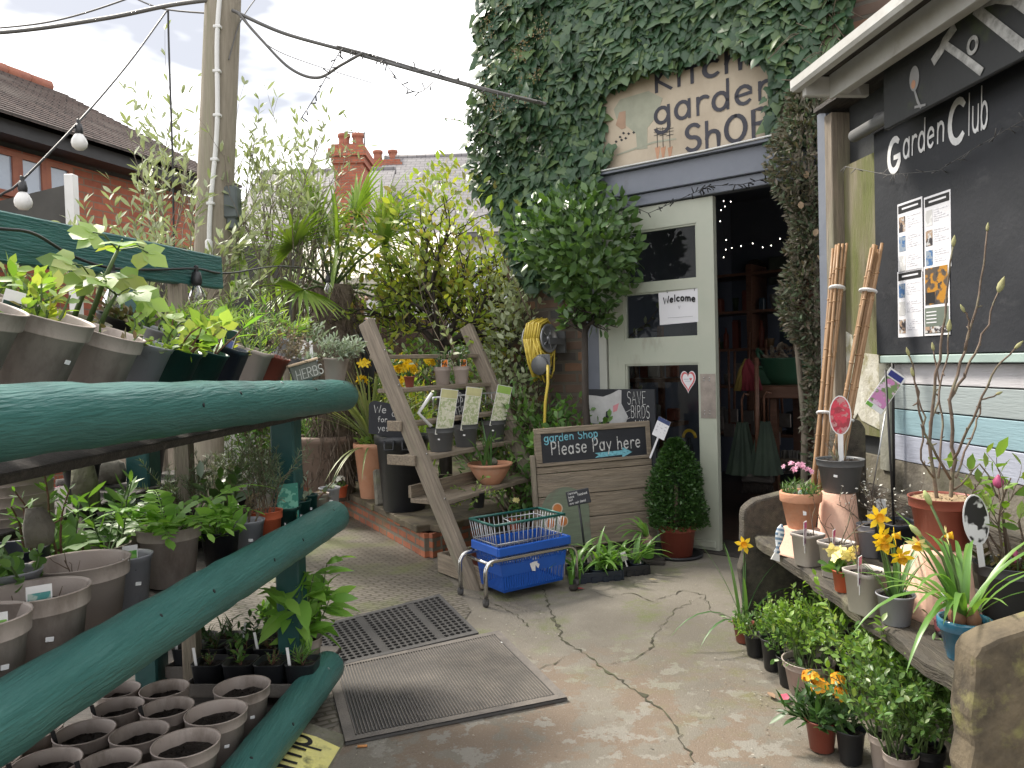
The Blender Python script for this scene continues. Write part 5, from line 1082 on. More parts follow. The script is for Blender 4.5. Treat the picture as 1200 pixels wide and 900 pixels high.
# olives
def olive(label, px, py, Y, topy, seed, L, n=7, z=TZ-.05, spread=.55, lm='olive', dens=9, ls=.078):
    P = at_ground(px, py, Y, z); ht = AT(px, topy, Y)[2]-z; rg = RNG(seed)
    t = thing('olive_tree', label, 'tree', P); b = MB(); out = []; top = np.array([rg.uniform(-.1, .1), 0, ht*.42]); b.tube([(0, 0, -.05), top*.5+[.03, 0, 0], top], [.036, .03, .026], 8); b.build('trunk', K['bark'], t); b = MB()
    for i in range(n):
        a = 2*math.pi*(i+rg.uniform(0, .7))/n; e = rg.uniform(.15, spread)
        grow(b, rg, top*rg.uniform(.55, 1), (math.cos(a)*e, math.sin(a)*e, 1), ht*.36*rg.uniform(.75, 1.15), .014, 2, out, 4, .5, .62, .25, .12, dens, .1, 4, 5, .45)
    b.build('branch', K['bark'], t); fb = MB(); leaves_on(fb, rg, out, LANCE if lm == 'olive' else OVAL, ls, 2, .7, .3); fb.build('crown', LF[lm], t)
olive('loose grey green olive tree in front of the red brick wall left of the pole', 172, 330, 4.6, 140, 81, .5, 6, TZ, .5, dens=6)
olive('tall grey green olive tree with bare stems just right of the pole', 318, 350, 5.6, 112, 82, .5, 7, dens=4, spread=.4)
olive('slim olive sapling showing its top left of the pole', 232, 330, 5.7, 85, 84, .5, 4, dens=4, spread=.25)
olive('sparse olive tree between the pole and the palm', 372, 370, 6.2, 155, 83, .5, 6, dens=5, spread=.5)
# palm
P = at_ground(392, 440, 6.1, TZ-.05); ht = AT(392, 335, 6.1)[2]-P[2]; rg = RNG(91)
t = thing('palm_tree', 'fan palm with a shaggy fibrous trunk behind the plant staging', 'palm tree', P)
b = MB(); b.tube([(0, 0, 0), (.01, 0, ht*.5), (0, 0, ht)], [.13, .15, .17], 14)
for i in range(700):
    a = rg.uniform(0, 6.28); z = rg.uniform(.1, 1)*ht; r_ = .14+.03*z/ht; p = np.array([r_*math.cos(a), r_*math.sin(a), z]); b.tube([p, p+[.04*math.cos(a)+rg.normal(0, .02), .04*math.sin(a)+rg.normal(0, .02), rg.uniform(-.1, .08)], p+[.05*math.cos(a)+rg.normal(0, .03), .05*math.sin(a)+rg.normal(0, .03), -rg.uniform(.08, .2)]], .004, 3, cap=False)
b.build('trunk', pm('palm_fibre', (.10, .075, .055), (.16, .125, .095), 30, .95, .8, 60), t)
fm = MB(); sm_ = MB()
for i in range(16):
    a = 2*math.pi*i*.382+rg.uniform(-.2, .2); el = rg.uniform(-.1, 1.35); d = np.array([math.cos(a)*math.cos(el), math.sin(a)*math.cos(el), math.sin(el)]); L = rg.uniform(.4, .75); p0 = np.array([0, 0, ht-.03]); p1 = p0+d*L
    sm_.tube([p0, (p0+p1)/2+[0, 0, .03], p1], [.014, .01, .008], 5)
    hd = unit(np.array([d[0], d[1], d[2]-.15])); sd = unit(np.cross(hd, unit(np.array([rg.normal(0, .5), -1., rg.normal(.5, .6)])))); nn = np.cross(sd, hd)
    for k in range(26):
        an = R(-115+230*k/25); v = hd*math.cos(an)+sd*math.sin(an); bl_ = rg.uniform(.40, .52)*(1-.25*abs(an)/2)
        blade(fm, p1, v+nn*.12, bl_, .032, .35 if el > 0 else .6, 5, fold=.5)
sm_.build('leaf_stalk', K['stem_g'], t); fm.build('frond', LF['palm'], t)
# person behind the palm
sk = bpy.data.meshes.new('person')
J = [(0, 0, .95), (0, 0, 1.15), (0, 0, 1.38), (0, 0, 1.5), (0, -.02, 1.6), (0, -.03, 1.68), (.11, 0, .9), (.12, -.01, .5), (.12, .02, .08), (.13, -.12, .03), (-.11, 0, .9), (-.12, -.01, .5), (-.12, .02, .08), (-.13, -.12, .03), (.2, 0, 1.42), (.25, .03, 1.15), (.22, -.12, .95), (-.2, 0, 1.42), (-.25, .03, 1.15), (-.22, -.12, .95)]
E_ = [(0, 1), (1, 2), (2, 3), (3, 4), (4, 5), (0, 6), (6, 7), (7, 8), (8, 9), (0, 10), (10, 11), (11, 12), (12, 13), (2, 14), (14, 15), (15, 16), (2, 17), (17, 18), (18, 19)]
RAD = [.15, .15, .16, .06, .085, .10, .10, .07, .045, .04, .10, .07, .045, .04, .075, .05, .035, .075, .05, .035]
sk.from_pydata(J, E_, []); sk.update(); so_ = bpy.data.objects.new('person', sk); COL.objects.link(so_)
md = so_.modifiers.new('skin', 'SKIN'); sd_ = so_.modifiers.new('sub', 'SUBSURF'); sd_.levels = 2; sd_.render_levels = 2
for v, r_ in zip(sk.skin_vertices[0].data, RAD): v.radius = (r_, r_)
sk.skin_vertices[0].data[0].use_root = True
bpy.context.view_layer.update(); dg = bpy.context.evaluated_depsgraph_get(); me2 = bpy.data.meshes.new_from_object(so_.evaluated_get(dg)); bpy.data.objects.remove(so_)
K['skin'] = pm('skin', (.55, .33, .25), (.50, .29, .22), 8, .55); K['navycl'] = pm('navy_clothing', (.02, .028, .05), (.03, .035, .06), 10, .9, .2, 60)
me2.materials.clear(); me2.materials.append(K['skin']); me2.materials.append(K['navycl'])
for f_ in me2.polygons: f_.material_index = 0 if f_.center.z > 1.47 or (abs(f_.center.x) > .18 and f_.center.z < 1.0 and f_.center.y < -.06) else 1; f_.use_smooth = True
hp = AT(416, 352, 6.9); po = bpy.data.objects.new('person', me2); COL.objects.link(po); po.location = (hp[0], hp[1], hp[2]-1.64); po.rotation_euler = (0, 0, R(70))
tag(po, 'person in dark navy clothes standing half hidden behind the palm trunk', 'person')
b = MB(); rr = RNG(4); cloud(b, rr, 500, .9, lambda u: u*[.098, .108, .115]*np.where((u[:, 2:3] > .1) | (u[:, 1:2] > .3), 1., .6), NEEDLE, .03); b.build('hair', pm('white_hair', (.6, .57, .53), None, 9, .7), po, T3(0, -.015, 1.67))
b = MB(); b.lathe([(.013, 0), (.016, .012), (.008, .035)], 8, 0, T3(0, -.125, 1.635) @ RX(R(-25))); b.box((-.035, -.112, 1.675), (.018, .01, .009), 1); b.box((.035, -.112, 1.675), (.018, .01, .009), 1); b.box((0, -.112, 1.595), (.045, .01, .008), 2)
for s in (-1, 1): b.lathe([(.02, 0), (.024, .01), (.01, .016)], 8, 0, T3(s*.093, -.01, 1.65) @ RY(R(90*s)))
b.build('face', [K['skin'], K['ink'], K['redcl']], po)

# garden shrubs filling the bed
def mound(name, label, px, py, Y, rx, rz, lm, n, ls, tpl=OVAL, seed=None, z=None, stems=8, cat='shrub', ry=None):
    z = TZ-.05 if z is None else z; P = at_ground(px, py, Y, z); rg = RNG(seed); t = thing(name, label, cat, P); sb = MB(); out = []
    for i in range(stems):
        a = rg.uniform(0, 6.28); e = rg.uniform(.2, .9)*rx/rz*.8
        grow(sb, rg, (0, 0, 0), (math.cos(a)*e, math.sin(a)*e, 1), rz*1.0, .012, 1, out, 5, .6, .6, .1, .15, 8)
    sb.build('stem', K['stem_w'], t); fb = MB(); leaves_on(fb, rg, out, tpl, ls, 2); cloud(fb, rg, n, .35, lump(rx, ry or rx, rz*.62, rz*.75, .35, rg.integers(1, 99)), tpl, ls); fb.build('foliage', LF[lm], t); return t
mound('hose_shrub', 'dark leafy shrub under the hose reel beside the door', 606, 560, 5.2, .36, .75, 'privet_d', 900, .065, LANCE, 101, .0)
mound('garden_shrub', 'bushy dark evergreen shrub between ladder shelf and pay board', 656, 600, 5.1, .24, .66, 'mid', 600, .06, OVAL, 102, .0)
mound('garden_shrub', 'feathery pale green shrub left of the yellow hose', 585, 480, 6.2, .30, 1.25, 'yel', 800, .05, LANCE, 103)
mound('garden_shrub', 'yellow green bush behind the upper step of the ladder', 455, 430, 7.0, .5, .7, 'yel', 900, .06, OVAL, 104)
mound('garden_shrub', 'fresh green bush low behind the palm', 350, 420, 7.0, .5, .75, 'lime', 700, .06, OVAL, 105)
mound('garden_shrub', 'green leafy bush at the foot of the tall olive', 300, 420, 6.6, .5, .8, 'mid', 700, .06, OVAL, 106)
mound('garden_shrub', 'wide bush behind the dark green plank near the pole', 210, 430, 6.4, .6, .8, 'privet', 700, .06, OVAL, 107)
mound('garden_shrub', 'dense dark green bush in front of the brown fence', 575, 380, 8.0, .6, .9, 'mid', 900, .07, OVAL, 108)
mound('garden_shrub', 'tall bushy hedge plant behind the yellow green tree', 500, 380, 9.0, 1.0, 1.1, 'privet_d', 1300, .08, OVAL, 109)
mound('garden_shrub', 'rounded hedge plant under the cream canopy', 400, 380, 9.2, .9, 1.0, 'dark', 800, .08, OVAL, 110)
mound('climbing_shrub', 'leafy climber with pale grey green leaves at the foot of the ivy', 600, 350, 5.42, .22, 1.35, 'olive', 1000, .055, OVAL, 111, TZ-.05)
for i, (px, Y) in enumerate(((452, 5.9), (470, 6.3), (488, 6.0))):
    P = at_ground(px, 430, Y, TZ); t = thing('yellow_lily_clump', ['clump of yellow flowers left of the two brown pots on the ladder', 'clump of yellow flowers further back behind the ladder', 'clump of yellow flowers behind the ladder beside the tree trunk'][i], 'flowers', P); rg = RNG()
    straps(t, rg, 0, 40, .75, .02, .4, .35, LF['lime'], .08)
    for k in range(5): flower_cluster(t, rg, (rg.uniform(-.18, .18), rg.uniform(-.15, .15), rg.uniform(.85, 1.05)), .04, 8, OVAL, .04, LF['yflower'])

# ------------------------------------------------------------------ ivy over the shop front
def inpoly(p, poly):
    x, y = p; c = False; n_ = len(poly)
    for i in range(n_):
        (x1, y1), (x2, y2) = poly[i], poly[i-1]
        if (y1 > y) != (y2 > y) and x < (x2-x1)*(y-y1)/(y2-y1)+x1: c = not c
    return c
OUTL = [(556, -130), (566, 20), (560, 60), (578, 95), (562, 150), (556, 215), (585, 262), (600, 330), (650, 345), (690, 290), (697, 200), (697, 105), (722, 96), (745, 84), (768, 82), (792, 73), (822, 60), (858, 53), (885, 64), (908, 80), (922, 112), (918, 140), (925, 160), (940, 170), (955, 150), (945, 100), (985, 40), (1005, -130)]
ip = [(fx(x, y, -.15)[0], fx(x, y, -.15)[2]) for x, y in OUTL]
rg = np.random.default_rng(77); P = []; D = []; Nn = []; Sz = []
bump_ = [(rg.uniform(-2.3, 1.2), rg.uniform(2.2, 4.5), rg.uniform(.2, .5), rg.uniform(.05, .26)) for i in range(46)]
def ivy_out(x, z): return .06+max([h*math.exp(-((x-a)**2+(z-c)**2)/(2*s*s*.5)) for a, c, s, h in bump_])*(1. if x < -.9 else .55)+.05*(x < -1.2)
xs0, xs1 = min(p[0] for p in ip), max(p[0] for p in ip); zs0, zs1 = min(p[1] for p in ip), max(p[1] for p in ip)
while len(P) < 11500:
    x, z = rg.uniform(xs0, xs1), rg.uniform(zs0, min(zs1, 4.7))
    if not inpoly((x, z), ip): continue
    o = ivy_out(x, z); d = o*(1-.65*rg.uniform(0, 1)**2.2)
    P.append((x, -d, z)); a = rg.normal(0, .75); D.append((math.sin(a), -.25+rg.normal(0, .3), -math.cos(a))); Nn.append((rg.normal(0, .4), -1, .45+rg.normal(0, .35))); Sz.append(rg.uniform(.05, .10) if rg.uniform() < .7 else rg.uniform(.025, .05))
# runners that cross the sign
for run in (((700, 180), (712, 185), (718, 176)), ((912, 118), (905, 140), (908, 160)), ((640, 40), (690, 70), (715, 96)), ((912, 90), (914, 110), (905, 128))):
    Q = [fx(x, y, -.07) for x, y in run]
    for i in range(22):
        u = rg.uniform(0, 1.99); k = int(u); q = Q[k]+(Q[k+1]-Q[k])*(u-k); P.append((q[0]+rg.normal(0, .02), -.07-rg.uniform(0, .05), q[2]+rg.normal(0, .02))); a = rg.normal(0, .6); D.append((math.sin(a), -.2, -math.cos(a))); Nn.append((rg.normal(0, .3), -1, .3)); Sz.append(rg.uniform(.04, .085))
t = thing('ivy', 'thick dark green ivy climbing over the shop front and round its sign', 'ivy', FM)
fb = MB(); add_leaves(fb, P, D, Nn, np.array(Sz), IVY); fb.build('foliage', LF['ivy'], t)
sb = MB()
for i in range(70):
    x, z = rg.uniform(xs0+.2, xs1-.2), rg.uniform(zs0+.2, 4.4)
    if not inpoly((x, z), ip): continue
    q = [np.array([x, -.04, z])]
    for k in range(5):
        e = q[-1]+[rg.normal(0, .06), 0, rg.uniform(.06, .14)]; e[1] = -.03-rg.uniform(0, .03)
        q.append(e)
    sb.tube(q, np.linspace(.009, .004, 6), 5)
for px, r_ in ((966, .016), (972, .012), (958, .009)):
    sb.tube([(fx(px+4*math.sin(y/30+px), y, -.1)[0], -.1, fx(px, y, -.1)[2]) for y in range(150, -80, -20)], r_, 6)
for i in range(60):
    q = fx(rg.uniform(945, 985), rg.uniform(-20, 110), -.12); v = rg.normal(0, .1, 3); sb.tube([q, q+v*.6+[0, 0, .03], q+v*1.2], .0025, 3)
sb.build('stem', K['stem_w'], t)
# small dead looking flower heads on the ivy
fb = MB(); Q = []
for i in range(26):
    q = fx(rg.uniform(565, 640), rg.uniform(10, 130), -.4); Q += [q+rg.normal(0, .025, 3) for _ in range(16)]
add_leaves(fb, Q, rg.normal(0, 1, (len(Q), 3)), rg.normal(0, 1, (len(Q), 3)), .018, RHOMB); fb.build('ivy_flower_head', LF['brown'], t)
# stray twig of ivy against the sky
b = MB(); W_ = [fx(x, y, -.3) for x, y in ((580, 160), (560, 152), (540, 142), (520, 138))]; b.tube(W_, .003, 4); b.build('stray_twig', K['stem_w'], t)
fb = MB(); add_leaves(fb, [W_[i % 3]+(W_[i % 3+1]-W_[i % 3])*rg.uniform(0, 1) for i in range(16)], rg.normal(0, 1, (16, 3)), rg.normal(0, 1, (16, 3)), .03, OVAL); fb.build('twig_foliage', LF['mid'], t)

# conifer screen at the right of the doorway
P = fx(950, 560, -.16); t = thing('conifer', 'narrow browning conifer growing up the right side of the shop doorway', 'conifer', FM @ T3(P[0], -.16, 0)); rg = RNG(55)
b = MB(); tops = []
for s in (-.05, .04, .1): b.tube([(s, 0, 0), (s+rg.normal(0, .02), .02, .8), (s*.5+rg.normal(0, .02), 0, 1.6), (s*.3, 0, 2.45)], [.022, .018, .014, .008], 7)
b.build('trunk', K['bark'], t); fb = MB()
def cf(n, z0, z1, rad, cx):
    z = rg.uniform(z0, z1, n); a = rg.uniform(0, 6.28, n); r_ = rad*np.sqrt(rg.uniform(.1, 1, n))*(.75+.35*np.sin(z*9+cx*30))
    return np.stack([cx+r_*np.cos(a), r_*np.sin(a)*.8, z], 1), np.stack([np.cos(a)*.6, np.sin(a)*.6, rg.uniform(-.5, .7, n)], 1)+rg.normal(0, .35, (n, 3))
for z0, z1, rad, cx, n in ((1.75, 2.62, .20, .01, 5200), (1.25, 1.85, .165, .02, 3200), (1.0, 1.4, .12, .04, 1000), (.8, 1.15, .12, .06, 800), (.5, .8, .07, .06, 200)):
    A, B = cf(n, z0, z1, rad, cx); add_leaves(fb, A, B, rg.normal(0, 1, (n, 3)), rg.uniform(.025, .055, n), tplf((.3, .12), (.65, .15), droop=.1))
fb.build('foliage', LF['conifer'], t)
lb = MB(); 
for px, py in ((938, 236), (958, 268), (970, 190), (945, 200), (960, 300)):
    q = fx(px, py, -.3); lb_p = Matrix(); add_leaves(lb, [q-np.array([P[0], -.16, 0])], [rg.normal(0, 1, 3)+[0, 0, -1]], [[0, -1, .2]], .04, ROUND)
lb.build('dead_leaf', leafmat('dead_leaf', [(.32, .24, .16), (.26, .18, .11)], .7, .1), t)
# unlit fairy lights along the beam
b = MB(); rg = RNG(56); W_ = [(-.78, -.12, bl+.05)]
Wp = [(fx(718, 232, -.1)), fx(760, 250, -.1), fx(800, 232, -.1), fx(830, 218, -.1), fx(870, 216, -.1), fx(910, 206, -.1)]
b.tube(Wp, .002, 4)
for i in range(40):
    u = rg.uniform(0, 4.99); k = int(u); q = Wp[k]+(Wp[k+1]-Wp[k])*(u-k); b.tube([q, q+unit(rg.normal(0, 1, 3)+[0, 0, -.5])*.035], .0035, 4)
tag(b.build('fairy_light_string', K['cable'], None, FM), 'unlit fairy lights strung along the blue grey beam', 'fairy lights')
b = MB(); Wp = [wx(990, 195, -.06), wx(1040, 205, -.05), wx(1100, 200, -.05), wx(1140, 175, -.05), wx(1200, 140, -.05), wx(1260, 110, -.05)]; b.tube(Wp, .0013, 4)
for i in range(34):
    u = rg.uniform(0, 4.99); k = int(u); q = Wp[k]+(Wp[k+1]-Wp[k])*(u-k); b.tube([q, q+unit(rg.normal(0, 1, 3)+[0, -.3, -.4])*.028], .0018, 4)
tag(b.build('fairy_light_string', K['cable_g'], None, WM), 'unlit fairy lights strung across the blackboard', 'fairy lights')
# ------------------------------------------------------------------ green plant staging on the left
A0 = -.887
def tp(px, py, off): return XP(px, py, A0-off)
st = thing('plant_staging', 'dark green tiered plant staging with round timber rails along the left', 'plant staging', (0, 0, 0))
def rail(e, n_, r_, tag_):
    E1 = tp(*e, 0); N1 = tp(*n_, 0); d = unit(N1-E1); L = 3.6; rg = RNG(); b = MB(); P = []; rr = []
    for s in np.linspace(0, L, 60): P.append(E1+d*s+rg.normal(0, .0012, 3)); rr.append(r_*(1+rg.normal(0, .006)))
    P = [E1-d*.012]+[E1-d*.006]+P; rr = [r_*.80, r_*.95]+rr
    b.tube(P, rr, 30); ro = b.build('rail', K['teal'], st)
    for s in (.12, .5, .74, 1.1, 1.32, 1.7, 2.1):
        m = MB(); q = E1+d*s; a = R(rg.uniform(5, 70)); v = np.array([math.cos(a), 0, math.sin(a)]); m.lathe([(.0055, 0), (.0045, .0012)], 8, 0, Matrix.Translation(Vector(q+v*(r_*1.002))) @ Vector(v).to_track_quat('Z', 'Y').to_matrix().to_4x4()); m.build('screw', K['ink' if rg.uniform() < .6 else 'wire'], ro)
    return E1, d
r1, d1 = rail((403, 463), (0, 495), .061, 't'); r2, d2 = rail((391, 606), (0, 845), .060, 'm'); r3, d3 = rail((384, 782), (300, 890), .060, 'b')
def along(Y, off): return np.array([A0-off+.07*Y, Y, 0])
TH = R(90)-math.atan2(1, .07)
SM = Matrix.Rotation(-math.atan(.07), 4, 'Z')      # local y runs along the staging
def shelfboard(off0, off1, z, tilt, mat, y0=-.6, y1=3.12, th=.022):
    n_ = 2; w_ = (off1-off0)/n_
    for i in range(n_):
        o = off0+w_*(i+.5); p = along((y0+y1)/2, o); b = MB(); b.box((0, 0, -(th/2)), (w_-.012, y1-y0, th), bev=.003)
        b.build('shelf_board', mat, st, T3(p[0], p[1], z+math.tan(tilt)*(o-off0)) @ SM @ RY(tilt))
shelfboard(.04, .52, 1.035, R(17), K['wood_dk']); shelfboard(.05, .80, .60, 0, K['wood_dk']); shelfboard(.05, .85, .065, 0, K['wood_dk'])
shelfboard(.55, .95, .80, 0, K['wood_dk'])
for Y in (2.72, 1.2, -.3):
    for off, z1 in ((.11, 1.03), (.62, 1.5)):
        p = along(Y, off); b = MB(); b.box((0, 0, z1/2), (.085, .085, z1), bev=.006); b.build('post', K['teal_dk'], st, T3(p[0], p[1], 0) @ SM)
    for z in (.57, .03): p = along(Y, .42); b = MB(); b.box((0, 0, 0), (.72, .06, .05)); b.build('bearer', K['wood_dk'], st, T3(p[0], p[1], z-.01) @ SM)
# plank behind the top tier, and the cord along it
q1 = AT(256, 320, 3.0); q0 = AT(0, 278, 1.87); dq = unit(q0-q1); rzq = math.atan2(dq[1], dq[0]); L = np.linalg.norm(q0-q1)+1.6
b = MB(); n_ = 40
V = []; rg = RNG(8)
ph = .125
b.grid(40, 2, lambda u, v: (u*L, -.018, (v-.5)*(.105 if u < .04 else ph)+.0)); b.grid(40, 2, lambda u, v: (u*L, .018, (v-.5)*ph)); b.bb(0, L, -.0179, .0179, -ph/2+.001, ph/2-.001, bev=.002)
Mq = Matrix(((dq[0], -dq[1]/math.hypot(dq[0], dq[1]), 0, q1[0]), (dq[1], dq[0]/math.hypot(dq[0], dq[1]), 0, q1[1]), (dq[2], 0, 1, q1[2]), (0, 0, 0, 1)))
Mq = Matrix.Translation(Vector(q1)) @ Vector((dq[0], dq[1], dq[2])).to_track_quat('X', 'Z').to_matrix().to_4x4()
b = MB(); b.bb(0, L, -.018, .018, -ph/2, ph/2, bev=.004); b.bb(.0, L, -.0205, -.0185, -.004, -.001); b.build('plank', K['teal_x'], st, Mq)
for s in (.35, 1.5):
    p = np.array(q1)+dq*s; b = MB(); b.box((0, .045, p[2]/2-.03), (.05, .05, p[2]-.06)); b.build('plank_post', K['wood_z'], st, T3(p[0], p[1], 0))
wire('black festoon cord with clear bulbs draped along the green plank', [(-60, 262, 1.64), (0, 268, 1.75), (40, 274, 1.87), (85, 300, 2.08), (130, 314, 2.24), (180, 316, 2.5), (230, 315, 2.75), (268, 320, 3.1), (330, 312, 4.2), (388, 318, 5.2)], .0042, K['cable'], 4, 'cord', None, 0, 'festoon_cord')
festoon('', [((131, 316, 2.24), 'clear festoon bulb above the pale potted plants, nearest of the three'), ((230, 317, 2.75), 'clear festoon bulb at the end of the green plank'), ((384, 322, 5.15), 'clear festoon bulb hanging by the palm fronds')], True)

# ---- top tier (tilted towards the path)
def tiltpot(label, px, py, off, R_, H, mat, kind='nursery', tilt=20, lvl=.85, stick=None, **kw):
    p = tp(px, py, off); t = R(tilt); P = p-np.array([math.sin(t), 0, math.cos(t)])*H
    return pot(label, P, kind, R_, H, mat, lvl, tilt, rz=0, stick=stick, **kw)
GT = 'pots on the top tier of the green staging'
t, rg, z = tiltpot('brown pot at the extreme left end of the top tier', -30, 352, .16, .085, .165, 'taupe', group=GT); shrub(t, rg, z, 6, .13, .5, 0, lp=5, tpl=OVAL, ls=.035, lm=LF['privet'])
t, rg, z = tiltpot('large brown pot with mixed pale leaves at the left of the top tier', 52, 366, .165, .094, .175, 'taupe', stick=-12, group=GT); shrub(t, rg, z, 7, .11, .8, 0, lp=5, tpl=OVAL, ls=.036, lm=LF['lime'], base=.02); shrub(t, rg, z, 6, .08, 1.4, 0, lp=4, tpl=OVAL, ls=.03, lm=LF['yel'], base=.008, names=('side_stem', 'side_foliage'))
plant_tag(t, (-.035, -.05, z), .035, .055, K['dgreen'], 30, 0, 0, head=.4)
t, rg, z = tiltpot('scuffed brown pot on the top tier, right of the largest one', 125, 387, .15, .083, .165, 'taupe', group=GT); shrub(t, rg, z, 6, .06, .7, 0, lp=4, tpl=OVAL, ls=.025, lm=LF['brown'], base=.05)
t, rg, z = tiltpot('mid grey pot of yellow green seedlings on the top tier', 173, 400, .15, .064, .135, 'grey', 'plain', group=GT); shrub(t, rg, z, 6, .11, .7, 0, lp=5, tpl=OVAL, ls=.04, lm=LF['lime'], base=.04); shrub(t, rg, z, 14, .04, .7, 0, lp=4, tpl=ROUND, ls=.015, lm=LF['lime'], base=.045)
t, rg, z = tiltpot('dark green pot with reddish stems on the top tier, beside the grey pot', 211, 407, .15, .062, .135, 'dgreen', 'plain', group=GT); shrub(t, rg, z, 5, .17, .5, 0, lp=4, tpl=PALMATE, ls=.055, lm=LF['lime'], sm=K['stem_r'], base=.03)
t, rg, z = tiltpot('dark green pot on the top tier, beside the black stickered pot', 244, 410, .15, .060, .135, 'dgreen', 'plain', group=GT); shrub(t, rg, z, 5, .16, .6, 0, lp=4, tpl=LANCE, ls=.07, lm=LF['bright'], sm=K['stem_r'], base=.03)
t, rg, z = tiltpot('black square pot with a white sticker and blue label on the top tier', 270, 406, .14, .055, .14, 'navy', 'square', stick=-55, group=GT); shrub(t, rg, z, 5, .09, .6, 0, lp=5, tpl=OVAL, ls=.02, lm=LF['yel'], base=.03)
plant_tag(t, (.0, -.035, z), .038, .075, picmat('blue_flower', (.16, .2, .5), (.08, .12, .3), 50), 30, 0, 5, head=.45, headmat=K['dgreen'])
t, rg, z = tiltpot('pale brown square pot between the black and red brown ones on the top tier', 300, 409, .14, .053, .135, 'taupe', 'square', stick=-45, group=GT); shrub(t, rg, z, 12, .14, .5, 0, lp=12, tpl=NEEDLE, ls=.03, lm=LF['lime'], base=.03)
t, rg, z = tiltpot('red brown pot of dry wispy stems on the top tier', 324, 417, .12, .050, .105, 'redbrown', 'plain', group=GT)
shrub(t, rg, z, 24, .19, .75, 1, 3, lp=7, tpl=RHOMB, ls=.012, lm=LF['brown'], sm=K['stem_w'], r=.0015, base=.03)
t, rg, z = tiltpot('small grey pot holding white labels behind the herb sign', 357, 420, .08, .048, .10, 'grey', 'plain', tilt=10, group=GT); plant_tag(t, (-.03, 0, z), .012, .075, None, 15, 20); plant_tag(t, (.03, 0, z), .012, .085, None, -10, -12); shrub(t, rg, z, 8, .07, .6, 0, lp=5, tpl=LANCE, ls=.03, lm=LF['silver'])
t, rg, z = tiltpot('grey brown pot of silver foliage at the far end of the top tier', 394, 420, .04, .052, .10, 'taupe', 'plain', tilt=5, group=GT); shrub(t, rg, z, 22, .15, 1.1, 1, 3, lp=9, tpl=LANCE, ls=.028, lm=LF['silver'], sm=K['stem_w'], r=.002)
# second row of the top tier
GT2 = 'back row pots on the top tier'
t, rg, z = tiltpot('pot in the back row with tall lobed leaves on thick green stalks', 96, 372, .34, .07, .12, 'taupe', group=GT2)
fb = MB()
for (dx_, hh, ln) in ((.02, .21, 0), (-.02, .12, .3), (.05, .1, .5)):
    sb = MB(); sb.tube([(dx_, 0, z), (dx_+.005, 0, z+hh*.6), (dx_+.015, 0, z+hh)], [.007, .006, .004], 6)
    for k in range(6):
        a = k*1.05+ln; e = np.array([math.cos(a)*.075, math.sin(a)*.075, .022+rg.uniform(-.01, .01)]); q = np.array([dx_+.015, 0, z+hh]); sb.tube([q, q+e*.6+[0, 0, .012], q+e], .002, 4); add_leaves(fb, [q+e*.8], [e+[0, 0, -.03]], [[.1, -.75, .75]], .075, PALMATE)
    sb.build('stem', K['stem_g'], t)
fb.build('foliage', LF['lime'], t)
for i, (px, py, lm, tp_, ls, h) in enumerate(((30, 350, 'lime', OVAL, .042, .13), (140, 372, 'brown', OVAL, .025, .08), (188, 386, 'privet', LANCE, .05, .12), (232, 388, 'lime', NEEDLE, .04, .17), (272, 390, 'lime', NEEDLE, .045, .2), (305, 394, 'mid', LANCE, .045, .18), (338, 398, 'lime', NEEDLE, .04, .2), (366, 402, 'silver', LANCE, .035, .17))):
    lb = ('broad pale leaves, above the largest brown pot', 'withered stems, above the scuffed brown pot', 'narrow leaves, above the mid grey pot', 'fine feathery shoots, above the dark green pots', 'tall feathery lime shoots, above the black stickered pot', 'slim green leaves, above the pale square pot', 'upright lime shoots, above the dry wispy plant', 'grey green sprigs, above the herb sign')[i]
    t, rg, z = tiltpot('back row pot of '+lb, px, py, .33, .058, .11, ('taupe', 'black', 'grey', 'black', 'taupe', 'black', 'grey', 'taupe')[i], 'plain', group=GT2); shrub(t, rg, z, 10, h, .55, 0 if tp_ is not NEEDLE else 1, 3, lp=8, tpl=tp_, ls=ls, lm=LF[lm], base=.03)
# herb sign
p = tp(357, 434, .03); t = thing('herb_sign', 'small tilted wooden sign reading HERBS on the top rail', 'sign', Matrix.Translation(Vector(p)) @ RZ(R(45)) @ RY(R(-13)) @ RX(R(-14)) @ Matrix.Scale(.66, 4))
b = MB(); b.box((0, 0, -.008), (.165, .014, .085), bev=.002); b.build('board', pm('grey_green_board', (.12, .13, .11), (.08, .09, .075), 9, .8, .4), t); b = MB(); b.box((0, -.004, .042), (.185, .03, .014), bev=.004); b.build('batten', pm('bare_batten', (.55, .43, .3), (.48, .37, .25), 9, .7, .2, 30, st=(1, 8, 8)), t)
b = MB(); write(b, 'HERBS', .05, .006, T3(-.068, -.0075, -.042) @ RX(R(90)), slant=.15, track=.05); b.build('lettering', pm('pale_paint', (.42, .44, .4), None, 20, .8), t)

# ---- middle tier
def midpot(label, px, py, off, R_, H, mat, kind='nursery', lvl=.75, **kw):
    p = tp(px, py, off); P = np.array([p[0], p[1], max(.602, p[2]-H)]); kw.setdefault('rz', 0); kw.setdefault('group', 'pots on the middle tier of the green staging'); return pot(label, P, kind, R_, H, mat, lvl, **kw)
PG = picmat('green_herb', (.10, .35, .06), (.25, .5, .12), 40); PT = picmat('teal_leaf', (.08, .28, .27), (.4, .5, .45), 40)
t, rg, z = midpot('brown pot cut by the left edge on the middle tier', -30, 722, .15, .085, .175, 'taupe', stick=-25); plant_tag(t, (.06, -.03, z), .03, .06, PG, 34, 0, 8)
t, rg, z = midpot('large brown pot of bare compost with a teal label on the middle tier', 45, 690, .15, .090, .175, 'taupe', stick=-48, lvl=.78); plant_tag(t, (.035, -.055, z), .042, .062, PT, 36, 0, 6, headmat=K['tagw'])
